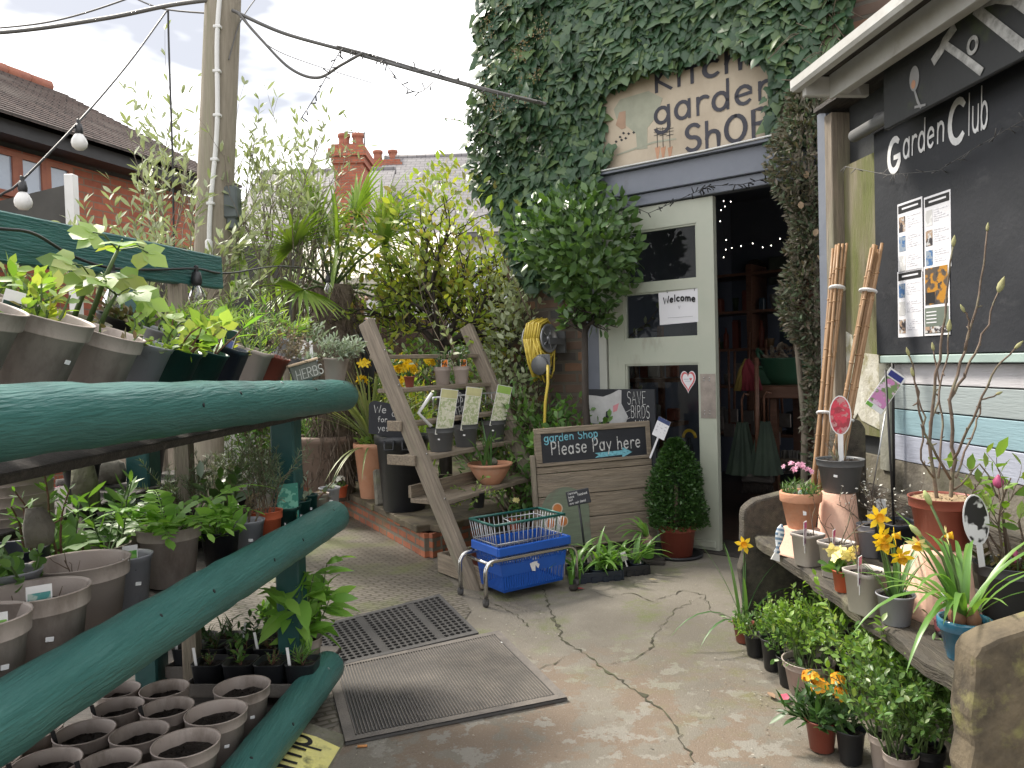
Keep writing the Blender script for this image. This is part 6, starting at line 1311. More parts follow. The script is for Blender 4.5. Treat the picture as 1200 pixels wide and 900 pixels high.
shrub(t, rg, z, 5, .06, 1., 0, lp=3, sm=K['stem_w'], r=.0015, base=.05)
t, rg, z = midpot('widest brown pot with a few dry sticks on the middle tier', 92, 668, .22, .105, .18, 'taupe', stick=-70, lvl=.55); shrub(t, rg, z, 1, .2, .3, 1, 4, lp=3, sm=K['stem_w'], r=.0024, base=.01)
plant_tag(t, (.085, .02, z+.05), .014, .03, None, 30, 20, 20)
t, rg, z = midpot('grey pot with a leafy green label on the middle tier', 150, 657, .22, .057, .145, 'grey', 'plain', stick=-40, lvl=.8); plant_tag(t, (.02, -.03, z), .034, .06, PG, 34, 0, 8); shrub(t, rg, z, 3, .06, .3, 0, lp=3, sm=K['stem_r'], r=.002)
t, rg, z = midpot('taupe pot spilling ferny bright leaves on the middle tier', 199, 634, .24, .084, .165, 'taupe', lvl=.85); fb = MB()
for i in range(13):
    a = rg.uniform(0, 6.28) if i > 4 else R(-60+i*25); frond(fb, (rg.uniform(-.04, .05), rg.uniform(-.03, .03), z), (math.cos(a)*.8+.25, math.sin(a)*.8-.35, 1.1), rg.uniform(.18, .28), 10, .05, .9, rg)
fb.build('frond', LF['bright'], t)
t, rg, z = midpot('black pot of broad bay like leaves on the middle tier', 258, 628, .14, .056, .13, 'black', 'plain'); shrub(t, rg, z, 7, .15, .8, 0, lp=8, tpl=OVAL, ls=.065, lm=LF['bright'], base=.03)
t, rg, z = midpot('black pot half hidden behind the bay leaves on the middle tier', 268, 612, .25, .05, .13, 'black', 'plain'); shrub(t, rg, z, 6, .22, .3, 0, lp=9, tpl=OVAL, ls=.06, lm=LF['bay'], base=.02)
t, rg, z = midpot('blue grey pot with twiggy stems on the middle tier', 290, 611, .13, .052, .125, 'grey', 'plain', stick=-62); shrub(t, rg, z, 9, .22, .7, 1, 3, lp=8, tpl=NEEDLE, ls=.022, lm=LF['brown'], sm=K['stem_w'], r=.002)
t, rg, z = midpot('orange terracotta coloured pot of rosemary on the middle tier', 312, 599, .12, .052, .13, 'orange', 'nursery'); shrub(t, rg, z, 12, .36, .32, 1, 4, lp=26, tpl=NEEDLE, ls=.024, lm=LF['rosemary'], sm=K['stem_w'], r=.002, ang=.4)
for px, h in ((285, .34), (262, .3), (225, .28)):
    t, rg, z = midpot({285: 'rosemary behind the blue grey pot, under the top rail', 262: 'rosemary in deep shade behind the bay leaved pot', 225: 'dark heathery plant behind the ferny taupe pot'}[px], px, 600, .38, .055, .12, 'black', 'plain'); shrub(t, rg, z, 13, h, .5, 1, 4, lp=24, tpl=NEEDLE, ls=.022, lm=LF['rosemary'], sm=K['stem_w'], r=.002, ang=.45)
t, rg, z = midpot('dark green pot with a large teal boxed label on the middle tier', 334, 597, .10, .047, .12, 'dgreen', 'square', stick=-70); 
b = MB(); b.box((0, -.03, z+.05), (.075, .004, .125)); b.bb(-.034, .034, -.0335, -.0325, z+.0, z+.1, 1); b.bb(-.03, .03, -.0345, -.034, z-.005, z+.012, 2); b.build('plant_label', [pm('teal_card', (.04, .22, .17), None, 5, .4), picmat('teal_scene', (.03, .2, .15), (.15, .4, .3), 40), pm('gold_band', (.6, .4, .12), None, 5, .5)], t, RZ(R(35)))
for px, py, off, R_, mat, lb in ((350, 586, .085, .044, 'dgreen', 'dark green pot just right of the teal boxed label'), (362, 579, .07, .032, 'dgreen', 'dark green pot third from the far end of the middle tier'), (375, 578, .07, .034, 'taupe', 'small taupe pot second from the far end of the middle tier'), (386, 571, .07, .042, 'grey', 'grey pot at the far end of the middle tier')):
    t, rg, z = midpot(lb, px, py, off, R_, .11, mat, 'plain', stick=-70); shrub(t, rg, z, 5, .14 if px in (362,) else .06, .5, 0, lp=6, tpl=OVAL, ls=.03, lm=LF['silver'] if px != 375 else LF['bronze'], sm=K['stem_r'], base=.02)
# rows behind
t, rg, z = midpot('wide brown pot of ferny seedlings behind the dry sticks', 110, 646, .42, .092, .13, 'taupe'); shrub(t, rg, z, 4, .26, .3, 0, lp=12, tpl=LANCE, ls=.06, lm=LF['mid'], base=.05); fb = MB()
for i in range(5): a = rg.uniform(0, 6.28); frond(fb, (.03, .02, z), (math.cos(a), math.sin(a), 1.1), .22, 7, .05, .8, rg)
fb.build('frond', LF['mid'], t)
t, rg, z = midpot('brown pot of red stemmed lobed leaves on the middle tier', 82, 655, .40, .05, .12, 'grey', 'plain'); shrub(t, rg, z, 5, .17, .4, 0, lp=3, tpl=PALMATE, ls=.06, lm=LF['mid'], sm=K['stem_r'], r=.005)
t, rg, z = midpot('grey pot of slim upright leafy stems at the left of the middle tier', 50, 660, .40, .05, .12, 'grey', 'plain'); shrub(t, rg, z, 6, .34, .2, 0, lp=22, tpl=LANCE, ls=.032, lm=LF['mid'], sm=K['stem_r'], base=.03); plant_tag(t, (0, -.045, z), .035, .06, PG, 36, 0, 5)
t, rg, z = midpot('grey pot of round leaved mint low at the left of the middle tier', 14, 668, .27, .055, .12, 'grey', 'plain'); shrub(t, rg, z, 9, .12, .6, 0, lp=8, tpl=ROUND, ls=.03, lm=LF['mid'], base=.03)
t, rg, z = midpot('brown pot of green ferns behind the grey labelled pot', 158, 632, .48, .075, .13, 'taupe'); fb = MB()
for i in range(9): a = rg.uniform(0, 6.28); frond(fb, (rg.uniform(-.03, .03), 0, z), (math.cos(a), math.sin(a), 1.3), .2, 8, .045, .8, rg)
fb.build('frond', LF['mid'], t)
for i, (px, py, off, mat) in enumerate(((132, 597, .55, 'grey'), (156, 600, .5, 'grey'), (112, 600, .62, 'black'), (176, 596, .55, 'black'), (196, 590, .6, 'black'))):
    t, rg, z = midpot(('small grey pot at the back of the middle tier, left of a pair', 'small grey pot at the back of the middle tier, right of a pair', 'small black pot at the back of the middle tier behind the red stems', 'small black pot of fern in the shade at the back', 'small black pot at the back, nearest the wooden posts')[i], px, py, off, .045, .09, mat, 'plain'); shrub(t, rg, z, 5, .13, .6, 0, lp=6, tpl=OVAL, ls=.035, lm=LF['dark'], base=.02)
def stackpots(label, px, py, off, R_, n_, mat, z0=.602):
    p = tp(px, py, off); t = thing('pot_stack', label, 'pot stack', (p[0], p[1], z0))
    for k in range(n_):
        o = pot_mesh('nursery', R_, R_*1.5).build('pot', K[mat], t, T3(0, 0, .028*k))
stackpots('stack of empty brown pots in shade at the far left', 8, 560, .66, .11, 6, 'taupe', .66); stackpots('stack of empty blue black pots in front of the brown stack', 5, 605, .45, .09, 3, 'navy', .602)
for (px, py, off, lb, s) in ((46, 618, .30, 'speckled rounded stone leaning among the middle tier pots', (.06, .04, .085)), (101, 568, .58, 'tall narrow mossy stone standing at the back of the middle tier', (.07, .05, .16)), (128, 552, .72, 'small square stone on the dark pot at the back', (.10, .07, .08))):
    p = tp(px, py, off); b = MB(); rr = RNG()
    b.lathe([(.001, 0), (s[0]*.5, .002), (s[0]*.52, s[2]*.5), (s[0]*.44, s[2]*.85), (s[0]*.25, s[2]), (.001, s[2]*1.02)], 14, sq=3); b.v[-1] = b.v[-1]*np.array([1, s[1]/s[0], 1])+rr.normal(0, .0025, b.v[-1].shape)
    tag(b.build('stone', K['stone'], None, Matrix.Translation(Vector((p[0], p[1], p[2]-s[2]/2))) @ RY(R(rr.uniform(-8, 8)))), lb, 'stone')
for i in range(9):
    p = along(1.3+.21*i, .74+.06*(i % 2)); rg = RNG()
    t, rg, z = pot('black pot of dark foliage on the shaded back shelf under the top tier', (p[0], p[1], .802), 'plain', .06, .10, ('black', 'navy', 'black', 'dgrey')[i % 4], .85, group='black pots on the shaded back shelf'); shrub(t, rg, z, 9, (.14, .2, .12)[i % 3], .8, 0, lp=8, tpl=(OVAL, LANCE)[i % 2], ls=.04, lm=LF[('dark', 'rosemary', 'mid')[i % 3]], sm=K['stem_w'], base=.03)
# posts of the fence behind the staging, seen through the gap
for i, (px, Y) in enumerate(((148, 3.3), (186, 3.6), (206, 4.2))):
    p = AT(px, 540, Y); b = MB(); b.box((0, 0, .6), (.07, .05, 1.2), bev=.004); tag(b.build('fence_post', K['wood_z'], None, T3(p[0], p[1], 0)), ['grey timber post seen through the gap, leftmost of three', 'grey timber post seen through the gap, middle of three', 'grey timber post seen through the gap, rightmost of three'][i], 'post')
for i, z in enumerate((.72, .98)): a, c = AT(60, 540, 3.35), AT(190, 540, 3.65); b = MB(); b.tube([(a[0], a[1]+.03, z), (c[0], c[1]+.03, z)], .022, 6); tag(b.build('fence_rail', K['wood_dk'], None), ['lower dark rail of the fence behind the staging', 'upper dark rail of the fence behind the staging'][i], 'rail')
p = AT(20, 545, 3.2); t = thing('magenta_plant', 'pot of magenta flowers glimpsed under the top rail at the far left', 'flowers', (p[0], p[1], .0)); pot_mesh('plain', .1, .6).build('pot', K['black'], t); rg = RNG(); straps(t, rg, .6, 14, .2, .03, .7, .8, LF['rflower'], .04, 'petal'); shrub(t, rg, .58, 5, .2, .6, 0, lp=6, tpl=OVAL, ls=.05, lm=LF['dark'])

# ---- bottom tier
LOWP = []
def lowpot(label, px, py, wpx, zr=.232, H=.16, lvl=.78, stick=None, marker=0):
    p = G(px, py, zr); R_ = wpx/2/FPX*p[1]/1.03*.95; LOWP.append([p[0], p[1], R_, label, zr, H, lvl, stick, marker])
def lowbuild(p0, p1, R_, label, zr, H, lvl, stick, marker):
    t, rg, z = pot(label, (p0, p1, zr-H), 'nursery', R_, H, 'taupe', lvl, rz=0, stick=stick, group='brown pots of compost on the bottom tier', name='compost_pot', cat='plant pot')
    if marker:
        b = MB(); b.box((0, 0, .02), (.011, .001, .075)); write(b, 'sage' if marker == 1 else 'chives', .008, .0015, T3(-.004, -.0008, -.012) @ RX(R(90)) @ RZ(R(90)), 1); b.build('plant_marker', [K['ink'], K['chalk']], t, T3(-R_*.72, -R_*.45, z) @ RZ(R(35)) @ RY(R(-10)))
    return t
lowpot('compost pot at the far end of the row beside the rail', 285, 800, 68, stick=-50)
lowpot('compost pot second from the far end beside the rail', 271, 825, 74, stick=-50)
lowpot('compost pot third along the rail with a small price sticker', 244, 857, 80, stick=-50)
lowpot('compost pot nearest the camera beside the bottom rail', 214, 890, 86, marker=1)
lowpot('compost pot touching the black tray, second column', 203, 802, 58)
lowpot('compost pot in the second column behind the third rail pot', 205, 828, 64, marker=2)
lowpot('compost pot second nearest the camera in the second column', 176, 858, 70)
lowpot('compost pot nearest the camera in the second column', 141, 889, 74, marker=1)
lowpot('shaded compost pot at the top of the third column', 140, 825, 60, marker=2)
lowpot('shaded compost pot in the middle of the third column', 109, 857, 72, marker=2)
lowpot('shaded compost pot at the bottom of the third column', 66, 888, 82, marker=1)
lowpot('shaded compost pot under the middle rail, fourth column', 40, 856, 74)
lowpot('shaded compost pot under the middle rail by the left edge', -10, 890, 80)
lowpot('shaded compost pot deep behind the third column', 160, 795, 50)
for _ in range(300):          # stand the pots side by side, rims just touching
    for i in range(len(LOWP)):
        for j in range(i):
            a_, c_ = LOWP[i], LOWP[j]; dv = np.array([a_[0]-c_[0], a_[1]-c_[1]]); dd = np.linalg.norm(dv); ov = (a_[2]+c_[2])*1.045-dd
            if ov > 0: dv = dv/dd*ov*.5; a_[0] += dv[0]; a_[1] += dv[1]; c_[0] -= dv[0]; c_[1] -= dv[1]
    for a_ in LOWP: a_[0] = min(a_[0], A0+.07*a_[1]-.06-a_[2]*.85); a_[1] = min(a_[1], 2.33)
for a_ in LOWP: lowbuild(*a_)
# trays of young plants at the far end
def carry(label, px, py, z, nx, ny, s, H, lm, rz=-4, lv=.7, fill=None):
    p = G(px, py, z); t = thing('seedling_tray', label, 'seedling tray', Matrix.Translation(Vector((p[0], p[1], z-H-.012))) @ RZ(R(rz))); b = MB(); W_, D_ = nx*s, ny*s
    b.bb(-W_/2-.006, W_/2+.006, -D_/2-.006, D_/2+.006, 0, .006)
    for e in ((-W_/2-.009, W_/2+.009, -D_/2-.009, -D_/2-.004), (-W_/2-.009, W_/2+.009, D_/2+.004, D_/2+.009), (-W_/2-.009, -W_/2-.004, -D_/2-.004, D_/2+.004), (W_/2+.004, W_/2+.009, -D_/2-.004, D_/2+.004)): b.bb(e[0], e[1], e[2], e[3], .0061, .045)
    b.build('tray', K['rubber_d'], t); rg = RNG()
    for i in range(nx):
        for j in range(ny):
            x, y = (i-(nx-1)/2)*s, (j-(ny-1)/2)*s; m = MB(); m.lathe([(s*.36, 0), (s*.38, .002), (s*.47, H-.002), (s*.49, H), (s*.45, H), (s*.36, .01)], 24, sq=6); ce = m.build('pot', K['black'], t, T3(x, y, .007)); soil_mesh('square', s*.45, H, .82, rg).build('soil', K['soil'], ce)
            if fill and fill[(i+j*nx) % len(fill)]:
                kk = fill[(i+j*nx) % len(fill)]; tpl_, ls_, n_, h_ = {'m': (OVAL, .03, 5, .09), 't': (RHOMB, .008, 16, .06), 'g': (NEEDLE, .05, 7, .08)}[kk]; sb = MB(); out = []
                for q in range(n_): a = rg.uniform(0, 6.28); grow(sb, rg, (0, 0, H*.8), (math.cos(a)*.5, math.sin(a)*.5, 1), h_*rg.uniform(.6, 1), .0012, 0, out, lp=6)
                leaves_on(sb, rg, out, tpl_, ls_, 1, mi=1); sb.build('seedling', [K['stem_r'], LF[lm]], ce)
            if (i+j) % 3 == 0: m = MB(); m.box((0, 0, .03), (.01, .001, .08)); m.build('plant_marker', K['tagw'], ce, T3(-s*.3, -s*.3, H*.85) @ RY(R(rg.uniform(-12, 12))))
    return t
carry('black tray of square seedling pots behind the brown compost pots', 300, 772, .215, 4, 1, .108, .095, 'mid', -4, fill='tmtg')
carry('black tray of darker seedlings in shade behind the first tray', 275, 748, .215, 4, 2, .10, .095, 'dark', -4, fill='mgmt')
p = G(357, 752, .2); t, rg, z = pot('taupe pot of large drooping leaves at the far end of the bottom tier', (p[0]+.0, p[1], .067), 'nursery', .062, .15, 'taupe', .85); sb = MB(); out = []
for i, (a, h) in enumerate(((0, .30), (40, .26), (110, .2), (200, .24), (-40, .22), (-80, .27), (-20, .18), (150, .28))):
    grow(sb, rg, (0, 0, z), (math.cos(R(a))*.35, math.sin(R(a))*.35, 1), h, .004, 0, out, lp=7)
sb.build('stem', K['stem_g'], t); fb = MB(); leaves_on(fb, rg, out, tplf((.25, .17), (.55, .2), (.8, .12), droop=.3), .115, 2, 1., .0, droop=.15); fb.build('foliage', LF['bright'], t)
p = G(330, 738, .2); t, rg, z = pot('small grey pot of bushy seedlings beside the drooping plant', (p[0]-.05, p[1]+.12, .067), 'plain', .055, .12, 'grey', .85); shrub(t, rg, z, 7, .16, .5, 0, lp=7, tpl=OVAL, ls=.05, lm=LF['mid'], base=.03)

# painted stone
B1 = G(411, 861, .005); B2 = B1-np.array([.07, .9975, 0])*.42
q = XP(379, 816, B1[0]-.07*B1[1]-.145); up_ = unit(q-B1); al = np.array([.07, .9975, 0]); up_ = unit(up_-al*(up_@al)); nn = np.cross(al, up_)
Mr = Matrix(((al[0], up_[0], nn[0], B2[0]), (al[1], up_[1], nn[1], B2[1]), (al[2], up_[2], nn[2], B2[2]), (0, 0, 0, 1)))
t = thing('painted_stone', 'slab of stone painted yellow with the black word Ramp, leaning on the rail', 'stone', Mr)
Wd = float(np.linalg.norm(q-B1)); b = MB(); b.box((.21, Wd/2, -.03), (.42, Wd, .055), bev=.008); b.build('slab', K['stone'], t)
b = MB(); b.prism([(.02, .012), (.33, .01), (.345, Wd*.4), (.335, Wd*.75), (.30, Wd*.95), (.1, Wd*.97), (.02, Wd*.9)], -.0022, .0004, 0); b.build('painted_panel', pm('flaking_yellow_paint', (.72, .67, .22), (.63, .58, .24), 14, .8, .5, 40, c3=(.2, .2, .09), s3=14, lo3=.52, hi3=.66), t)
b = MB(); write(b, 'Ramp', .105, .015, T3(.02, Wd*.42, .0005), slant=-.1, track=.06, rng=random.Random(2), jit=.05); b.build('lettering', K['ink'], t)
# ------------------------------------------------------------------ mats
def quadframe(p00, p10, p01):
    o = np.array(p00); x = np.array(p10)-o; y = np.array(p01)-o
    return o, x, y
def matmesh(c, zoff):      # c: near-left, near-right, far-right, far-left ground points
    c = [np.array(q) for q in c]
    return lambda u, v, z=0.: (c[0]*(1-u)*(1-v)+c[1]*u*(1-v)+c[2]*u*v+c[3]*(1-u)*v)+np.array([0, 0, z+zoff])
f = matmesh([G(405, 875), G(665, 822), G(585, 743), G(383, 786)], .004)
t = thing('ribbed_mat', 'dusty ribbed rubber mat lying nearest on the path', 'mat', (0, 0, 0))
b = MB(); b.grid(9, 9, lambda u, v: f(u, v, .008+.002*math.sin(u*9)*math.sin(v*7)), 0, False); 
for (u0, v0, u1, v1) in ((0, 0, 1, 0), (1, 0, 1, 1), (1, 1, 0, 1), (0, 1, 0, 0)):
    P = [f(u0+(u1-u0)*k/8, v0+(v1-v0)*k/8, .008) for k in range(9)]; Q = [p_-[0, 0, .0085] for p_ in P]; b.add(P+Q, [(i, i+1, 10+i, 9+i) for i in range(8)])
b.build('base', K['rubber'], t)
b = MB(); n_ = 62; rg = RNG(3)
for i in range(n_):
    u0 = .045+.91*i/n_; u1 = u0+.91/n_*.55
    zz_ = lambda u, v: .009+.002*math.sin(u*9)*math.sin(v*7)
    vs = np.linspace(.05, .95, 7); V = []
    for v in vs: V += [f(u0, v, zz_(u0, v)), f(u0+.002, v, zz_(u0, v)+.005), f(u1-.002, v, zz_(u1, v)+.005), f(u1, v, zz_(u1, v))]
    b.add(V, [(4*k+j, 4*k+j+1, 4*k+5+j, 4*k+4+j) for k in range(6) for j in range(3)])
o = b.build('rib', K['rubber_d'], t); o['kind'] = 'stuff'
b = MB(); e = .045
for (u0, v0, u1, v1) in ((0, 0, 1, e), (0, 1-e, 1, 1), (0, e, e, 1-e), (1-e, e, 1, 1-e)): b.grid(7, 7, lambda u, v: f(u0+(u1-u0)*u, v0+(v1-v0)*v, .0125+.002*math.sin((u0+(u1-u0)*u)*9)*math.sin((v0+(v1-v0)*v)*7)), 0, False)
b.build('border', K['rubber_d'], t)
f2 = matmesh([G(376, 790), G(561, 746), G(515, 700), G(345, 745)], .006)
t = thing('ring_mat', 'black rubber ring mat with rows of round holes behind the ribbed mat', 'mat', (0, 0, 0))
b = MB(); NX, NY = 24, 15
for i in range(NX):
    for j in range(NY):
        if i in (9, 18): b.add([f2((i+a)/NX*.96+.02, (j+c)/NY*.9+.05, .011) for a, c in ((0, 0), (1, 0), (1, 1), (0, 1))], [(0, 1, 2, 3)]); continue
        sh = 0
        sq_ = [(0, 0), (.5, 0), (1, 0), (1, .5), (1, 1), (.5, 1), (0, 1), (0, .5)]; ci = [(.5+.40*math.cos(R(a)), .5+.40*math.sin(R(a))) for a in (225, 270, 315, 0, 45, 90, 135, 180)]
        V = [f2((i+x)/NX*.96+.02, (j+y)/NY*.9+.05, .012) for x, y in sq_+ci]+[f2((i+x)/NX*.96+.02, (j+y)/NY*.9+.05, .001) for x, y in ci]
        b.add(V, [(k, (k+1) % 8, 8+(k+1) % 8, 8+k) for k in range(8)]+[(8+k, 8+(k+1) % 8, 16+(k+1) % 8, 16+k) for k in range(8)])
b.build('rings', K['rubber_k'], t); b = MB()
for (u0, v0, u1, v1) in ((0, 0, 1, .05), (0, .95, 1, 1), (0, .05, .02, .95), (.98, .05, 1, .95)): b.grid(3, 3, lambda u, v: f2(u0+(u1-u0)*u, v0+(v1-v0)*v, .0125), 0, False)
for (u0, v0, u1, v1) in ((0, 0, 1, 0), (1, 0, 1, 1), (1, 1, 0, 1), (0, 1, 0, 0)): b.add([f2(u0, v0, .0125), f2(u1, v1, .0125), f2(u1, v1, -.003), f2(u0, v0, -.003)], [(0, 1, 2, 3)])
b.build('border', K['rubber'], t)
b = MB(); b.add([f2(.01, .01, -.004), f2(.99, .01, -.004), f2(.99, .99, -.004), f2(.01, .99, -.004)], [(0, 1, 2, 3)]); b.build('underside', K['cable'], t)

# ------------------------------------------------------------------ ladder shelf
F0 = np.array([-.235, 4.064, 0]); LU = np.array([math.sin(R(31.8)), math.cos(R(31.8)), 0]); LB = np.array([-LU[1], LU[0], 0]); LH, LL, LW = 1.435, .69, 1.0
ML = Matrix(((LU[0], LB[0], 0, F0[0]), (LU[1], LB[1], 0, F0[1]), (0, 0, 1, 0), (0, 0, 0, 1)))
def lm(x, z, back=0.): return np.array(ML @ Vector((x, LL*z/LH+back, z)))
t = thing('ladder_shelf', 'leaning ladder shelf of weathered timber with stepped shelves', 'shelf', ML); LADDER = t
sl = math.atan2(LL, LH); ln = math.hypot(LL, LH)
for x, lb in ((0, None), (LW, None)):
    b = MB(); b.box((0, 0, ln/2), (.045, .095, ln+.05), bev=.005); lg = b.build('leg', K['wood_z'], t, T3(x, 0, 0) @ RX(-sl))
    for z in (.45, .69, 1.07, 1.27): m = MB(); m.lathe([(.007, 0), (.005, .003)], 8); m.build('bolt', K['chrome'], lg, T3(0, -.048, z/math.cos(sl)) @ RX(R(90)))
SH = {}
for z, dp in ((1.265, .12), (1.07, .16), (.88, .10), (.69, .20), (.45, .24)):
    y0 = LL*z/LH-.02; b = MB(); b.bb(.025, LW-.025, y0, y0+dp, z-.025, z, bev=.003); b.build('shelf', K['wood'], t); SH[z] = (y0, dp)
    if z in (.69, .45, .88):
        for x in ((-.033, LW+.033) if z != .45 else (LW+.033,)): b = MB(); b.bb(x-.009, x+.009, y0+.03, y0+dp+.03, z-.045, z+.012, bev=.003); b.build('cleat', K['wood'], t)
b = MB(); b.bb(.03, LW-.03, SH[.45][0]+.235, SH[.45][0]+.255, .452, .52); b.build('back_rail', K['wood'], t)
def onshelf(px, z, back): # point on a shelf seen at picture column px
    y = LL*z/LH-.02+back; q = None
    # solve x along the shelf by bisection on the picture column
    lo, hi = 0., LW
    for _ in range(40):
        m = (lo+hi)/2; P = np.array(ML @ Vector((m, y, z))); q = (P-CAM); cx_ = 600+FPX*(q@_r)/(q@_f)
        if cx_ < px: lo = m
        else: hi = m
    return P
PO = picmat('orange_bloom', (.75, .22, .03), (.12, .06, .03), 45); PW = picmat('white_bloom', (.66, .66, .5), (.42, .48, .26), 40, (.74, .72, .62))
for px, lb in ((519, 'brown pot with an orange flower label, left of two on the ladder'), (541, 'brown pot with an orange flower label, right of two on the ladder')):
    t, rg, z = pot(lb, onshelf(px, 1.07, .07), 'nursery', .054, .115, 'taupe', .85, rz=30, group='brown pots with orange labels on the ladder'); plant_tag(t, (0, -.03, z), .05, .062, PO, 8, 0, 4, head=.02); shrub(t, rg, z, 6, .22, .3, 0, lp=9, tpl=OVAL, ls=.03, lm=LF['dark'], base=.02)
t, rg, z = pot('small terracotta red pot with a dark sprout on the ladder', onshelf(480, 1.07, .08), 'plain', .033, .065, 'redbrown', .85); straps(t, rg, z, 12, .07, .012, .5, .6, LF['dark'], .01)
for px, lb, rr_ in ((517, 'black pot with a tall cream flower label, left of three on the ladder', .084), (546, 'black pot with a tall white flower label, middle of three on the ladder', .082), (579, 'black pot with a tilted green headed label, right of three on the ladder', .082)):
    t, rg, z = pot(lb, onshelf(px, .69, .09), 'nursery', rr_, .14, 'dgrey', .85, rz=32, stick=-125, group='black pots with tall labels on the ladder'); plant_tag(t, (-.01, -.055, z-.02), .112, .27, PW, 0, 8 if px < 560 else 12, 6, head=.2, headmat=pm('cream_head', (.6, .58, .3) if px < 560 else (.35, .55, .12), None, 9, .5), rim=.003); shrub(t, rg, z, 3, .09, .6, 0, lp=4, tpl=OVAL, ls=.04, lm=LF['mid'], base=.02)
# blackboard and wire rack behind the labels
q = onshelf(545, .88, .09); t = thing('chalk_board', 'small chalkboard of white handwriting behind the three labels', 'chalkboard', Matrix.Translation(Vector(q)) @ RZ(math.atan2(LU[1], LU[0])) @ RX(-.25)); b = MB(); b.box((0, 0, .05), (.36, .012, .22), bev=.002); b.build('board', K['board'], t); b = MB(); write(b, 'THIS', .06, .008, T3(-.15, -.0075, .08) @ RX(R(90)), track=.1); write(b, 'OTHERS', .06, .008, T3(-.17, -.0075, -.01) @ RX(R(90)), track=.06); b.build('lettering', K['chalk'], t)
b = MB(); a, c = onshelf(508, .88, -.03), onshelf(590, .88, -.03)
b.tube([a+[0, 0, .10], a+[0, 0, .13], c+[0, 0, .13], c+[0, 0, .08]], .006, 6)
for k in range(12): m = a+(c-a)*k/11; b.tube([m+[0, 0, .13], m+[0, 0, .07], m+LB*.04+[0, 0, .05]], .0025, 4)
tag(b.build('wire_rack', K['wire'], None), 'thin silver wire rack hung across the ladder shelf', 'rack')
b = MB(); q = onshelf(497, .88, -.03); b.tube([q+[.05, 0, .16], q+[-.03, 0, .05], q+[.04, 0, -.03]], .011, 6); tag(b.build('folded_ruler', K['white']), 'white folded strip hooked on the left leg of the ladder', 'strip')
t, rg, z = pot('shallow terracotta bowl of bulb leaves on the lowest ladder shelf', onshelf(575, .45, .10), 'bowl', .135, .13, 'terra', .8)
straps(t, rg, z, 7, .30, .018, .3, .3, LF['daff'], .02, 'foliage'); m = MB()
for i in range(6): blade(m, (.06, .02, z), (rg.uniform(-.4, .4), rg.uniform(-.4, .4), 1), .28, .018, .5)
m.build('leaf_clump', LF['daff'], t); b = MB(); b.lathe([(.02, 0), (.03, .02), (.02, .04), (.004, .05)], 10, 0, T3(-.06, -.05, z)); b.build('stone', K['stone'], t)
t, rg, z = pot('small pot of trailing yellow green stems below the terracotta bowl', onshelf(560, .45, .03)-[0, 0, .10], 'plain', .045, .09, 'black', .8); shrub(t, rg, z, 12, .2, 1.6, 0, lp=9, tpl=OVAL, ls=.028, lm=LF['lime'], up=-.6, base=.02)
q = G(604, 610, .2); t, rg, z = pot('small pot of cream flowers behind the wire basket', (q[0], q[1], .14), 'plain', .045, .08, 'orange', .8); shrub(t, rg, z, 6, .12, .6, 0, lp=6, tpl=OVAL, ls=.045, lm=LF['mid'], base=.02); flower_cluster(t, rg, (0, 0, z+.12), .04, 8, OVAL, .016, LF['pale'])
# timber trough at the foot
q0 = G(513, 672); q1 = G(558, 690)
t = thing('timber_trough', 'low grey timber box on the ground at the ladder foot', 'trough', frame((*q0[:2], .01), math.atan2(q1[1]-q0[1], q1[0]-q0[0]))); L_q = np.linalg.norm(q1-q0)
b = MB(); b.bb(0, .46, 0, .018, 0, .11, bev=.003); b.bb(0, .018, .018, .25, 0, .11); b.bb(.442, .46, .018, .25, 0, .11); b.bb(0, .46, .25, .268, 0, .11, bev=.003); b.bb(.018, .442, .018, .25, 0, .02); b.build('box', K['wood'], t)
t, rg, z = pot('small red pot with orange flowers in the timber trough', (*(G(562, 668)[:2]), .03), 'plain', .05, .09, 'redbrown', .8); flower_cluster(t, rg, (0, 0, z+.05), .035, 7, OVAL, .025, LF['oflower']); shrub(t, rg, z, 6, .06, .6, 0, lp=4, tpl=OVAL, ls=.035, lm=LF['mid'], base=.02)
t = thing('weed', 'small green weed growing at the foot of the brick wall', 'plant', (*G(507, 650)[:2], 0)); rg = RNG(); shrub(t, rg, 0, 9, .16, .7, 0, lp=8, tpl=OVAL, ls=.03, lm=LF['privet_d'])

# things on the terrace
q = G(474, 597, TZ); t = thing('dustbin', 'tall black plastic dustbin used as a planter on the stone coping', 'bin', q)
b = MB(); b.lathe([(.135, 0), (.145, .01), (.175, .46), (.19, .465), (.195, .52), (.18, .52), (.16, .46), (.13, .02)], 30); b.build('body', K['black'], t)
for s in (-1, 1): b = MB(); b.tube([(s*.06-.03, -.2, .50), (s*.06-.03, -.22, .44), (s*.06+.03, -.22, .44), (s*.06+.03, -.2, .50)], .008, 6); b.build('handle', K['black'], t)
q = G(437, 583, TZ); t, rg, z = pot('tall terracotta pot of pale sword leaves beside the dustbin', q, 'tall', .135, .42, 'terra', .9); 
m = MB()
for i in range(95):
    a = rg.uniform(0, 6.283); e = rg.uniform(.1, 1.5); blade(m, (0, 0, z+.05), (math.cos(a)*e, math.sin(a)*e, 1), rg.uniform(.45, .72), .02, rg.uniform(.1, .5))
for i in range(7): a = rg.uniform(3.2, 6.1); blade(m, (0, 0, z), (math.cos(a), math.sin(a), .3), .6, .016, 1.3)
m.build('foliage', LF['cord'], t); shrub(t, rg, z, 6, .12, .8, 0, lp=6, tpl=ROUND, ls=.05, lm=LF['lime'], base=.06, names=('side_stem', 'side_foliage'))
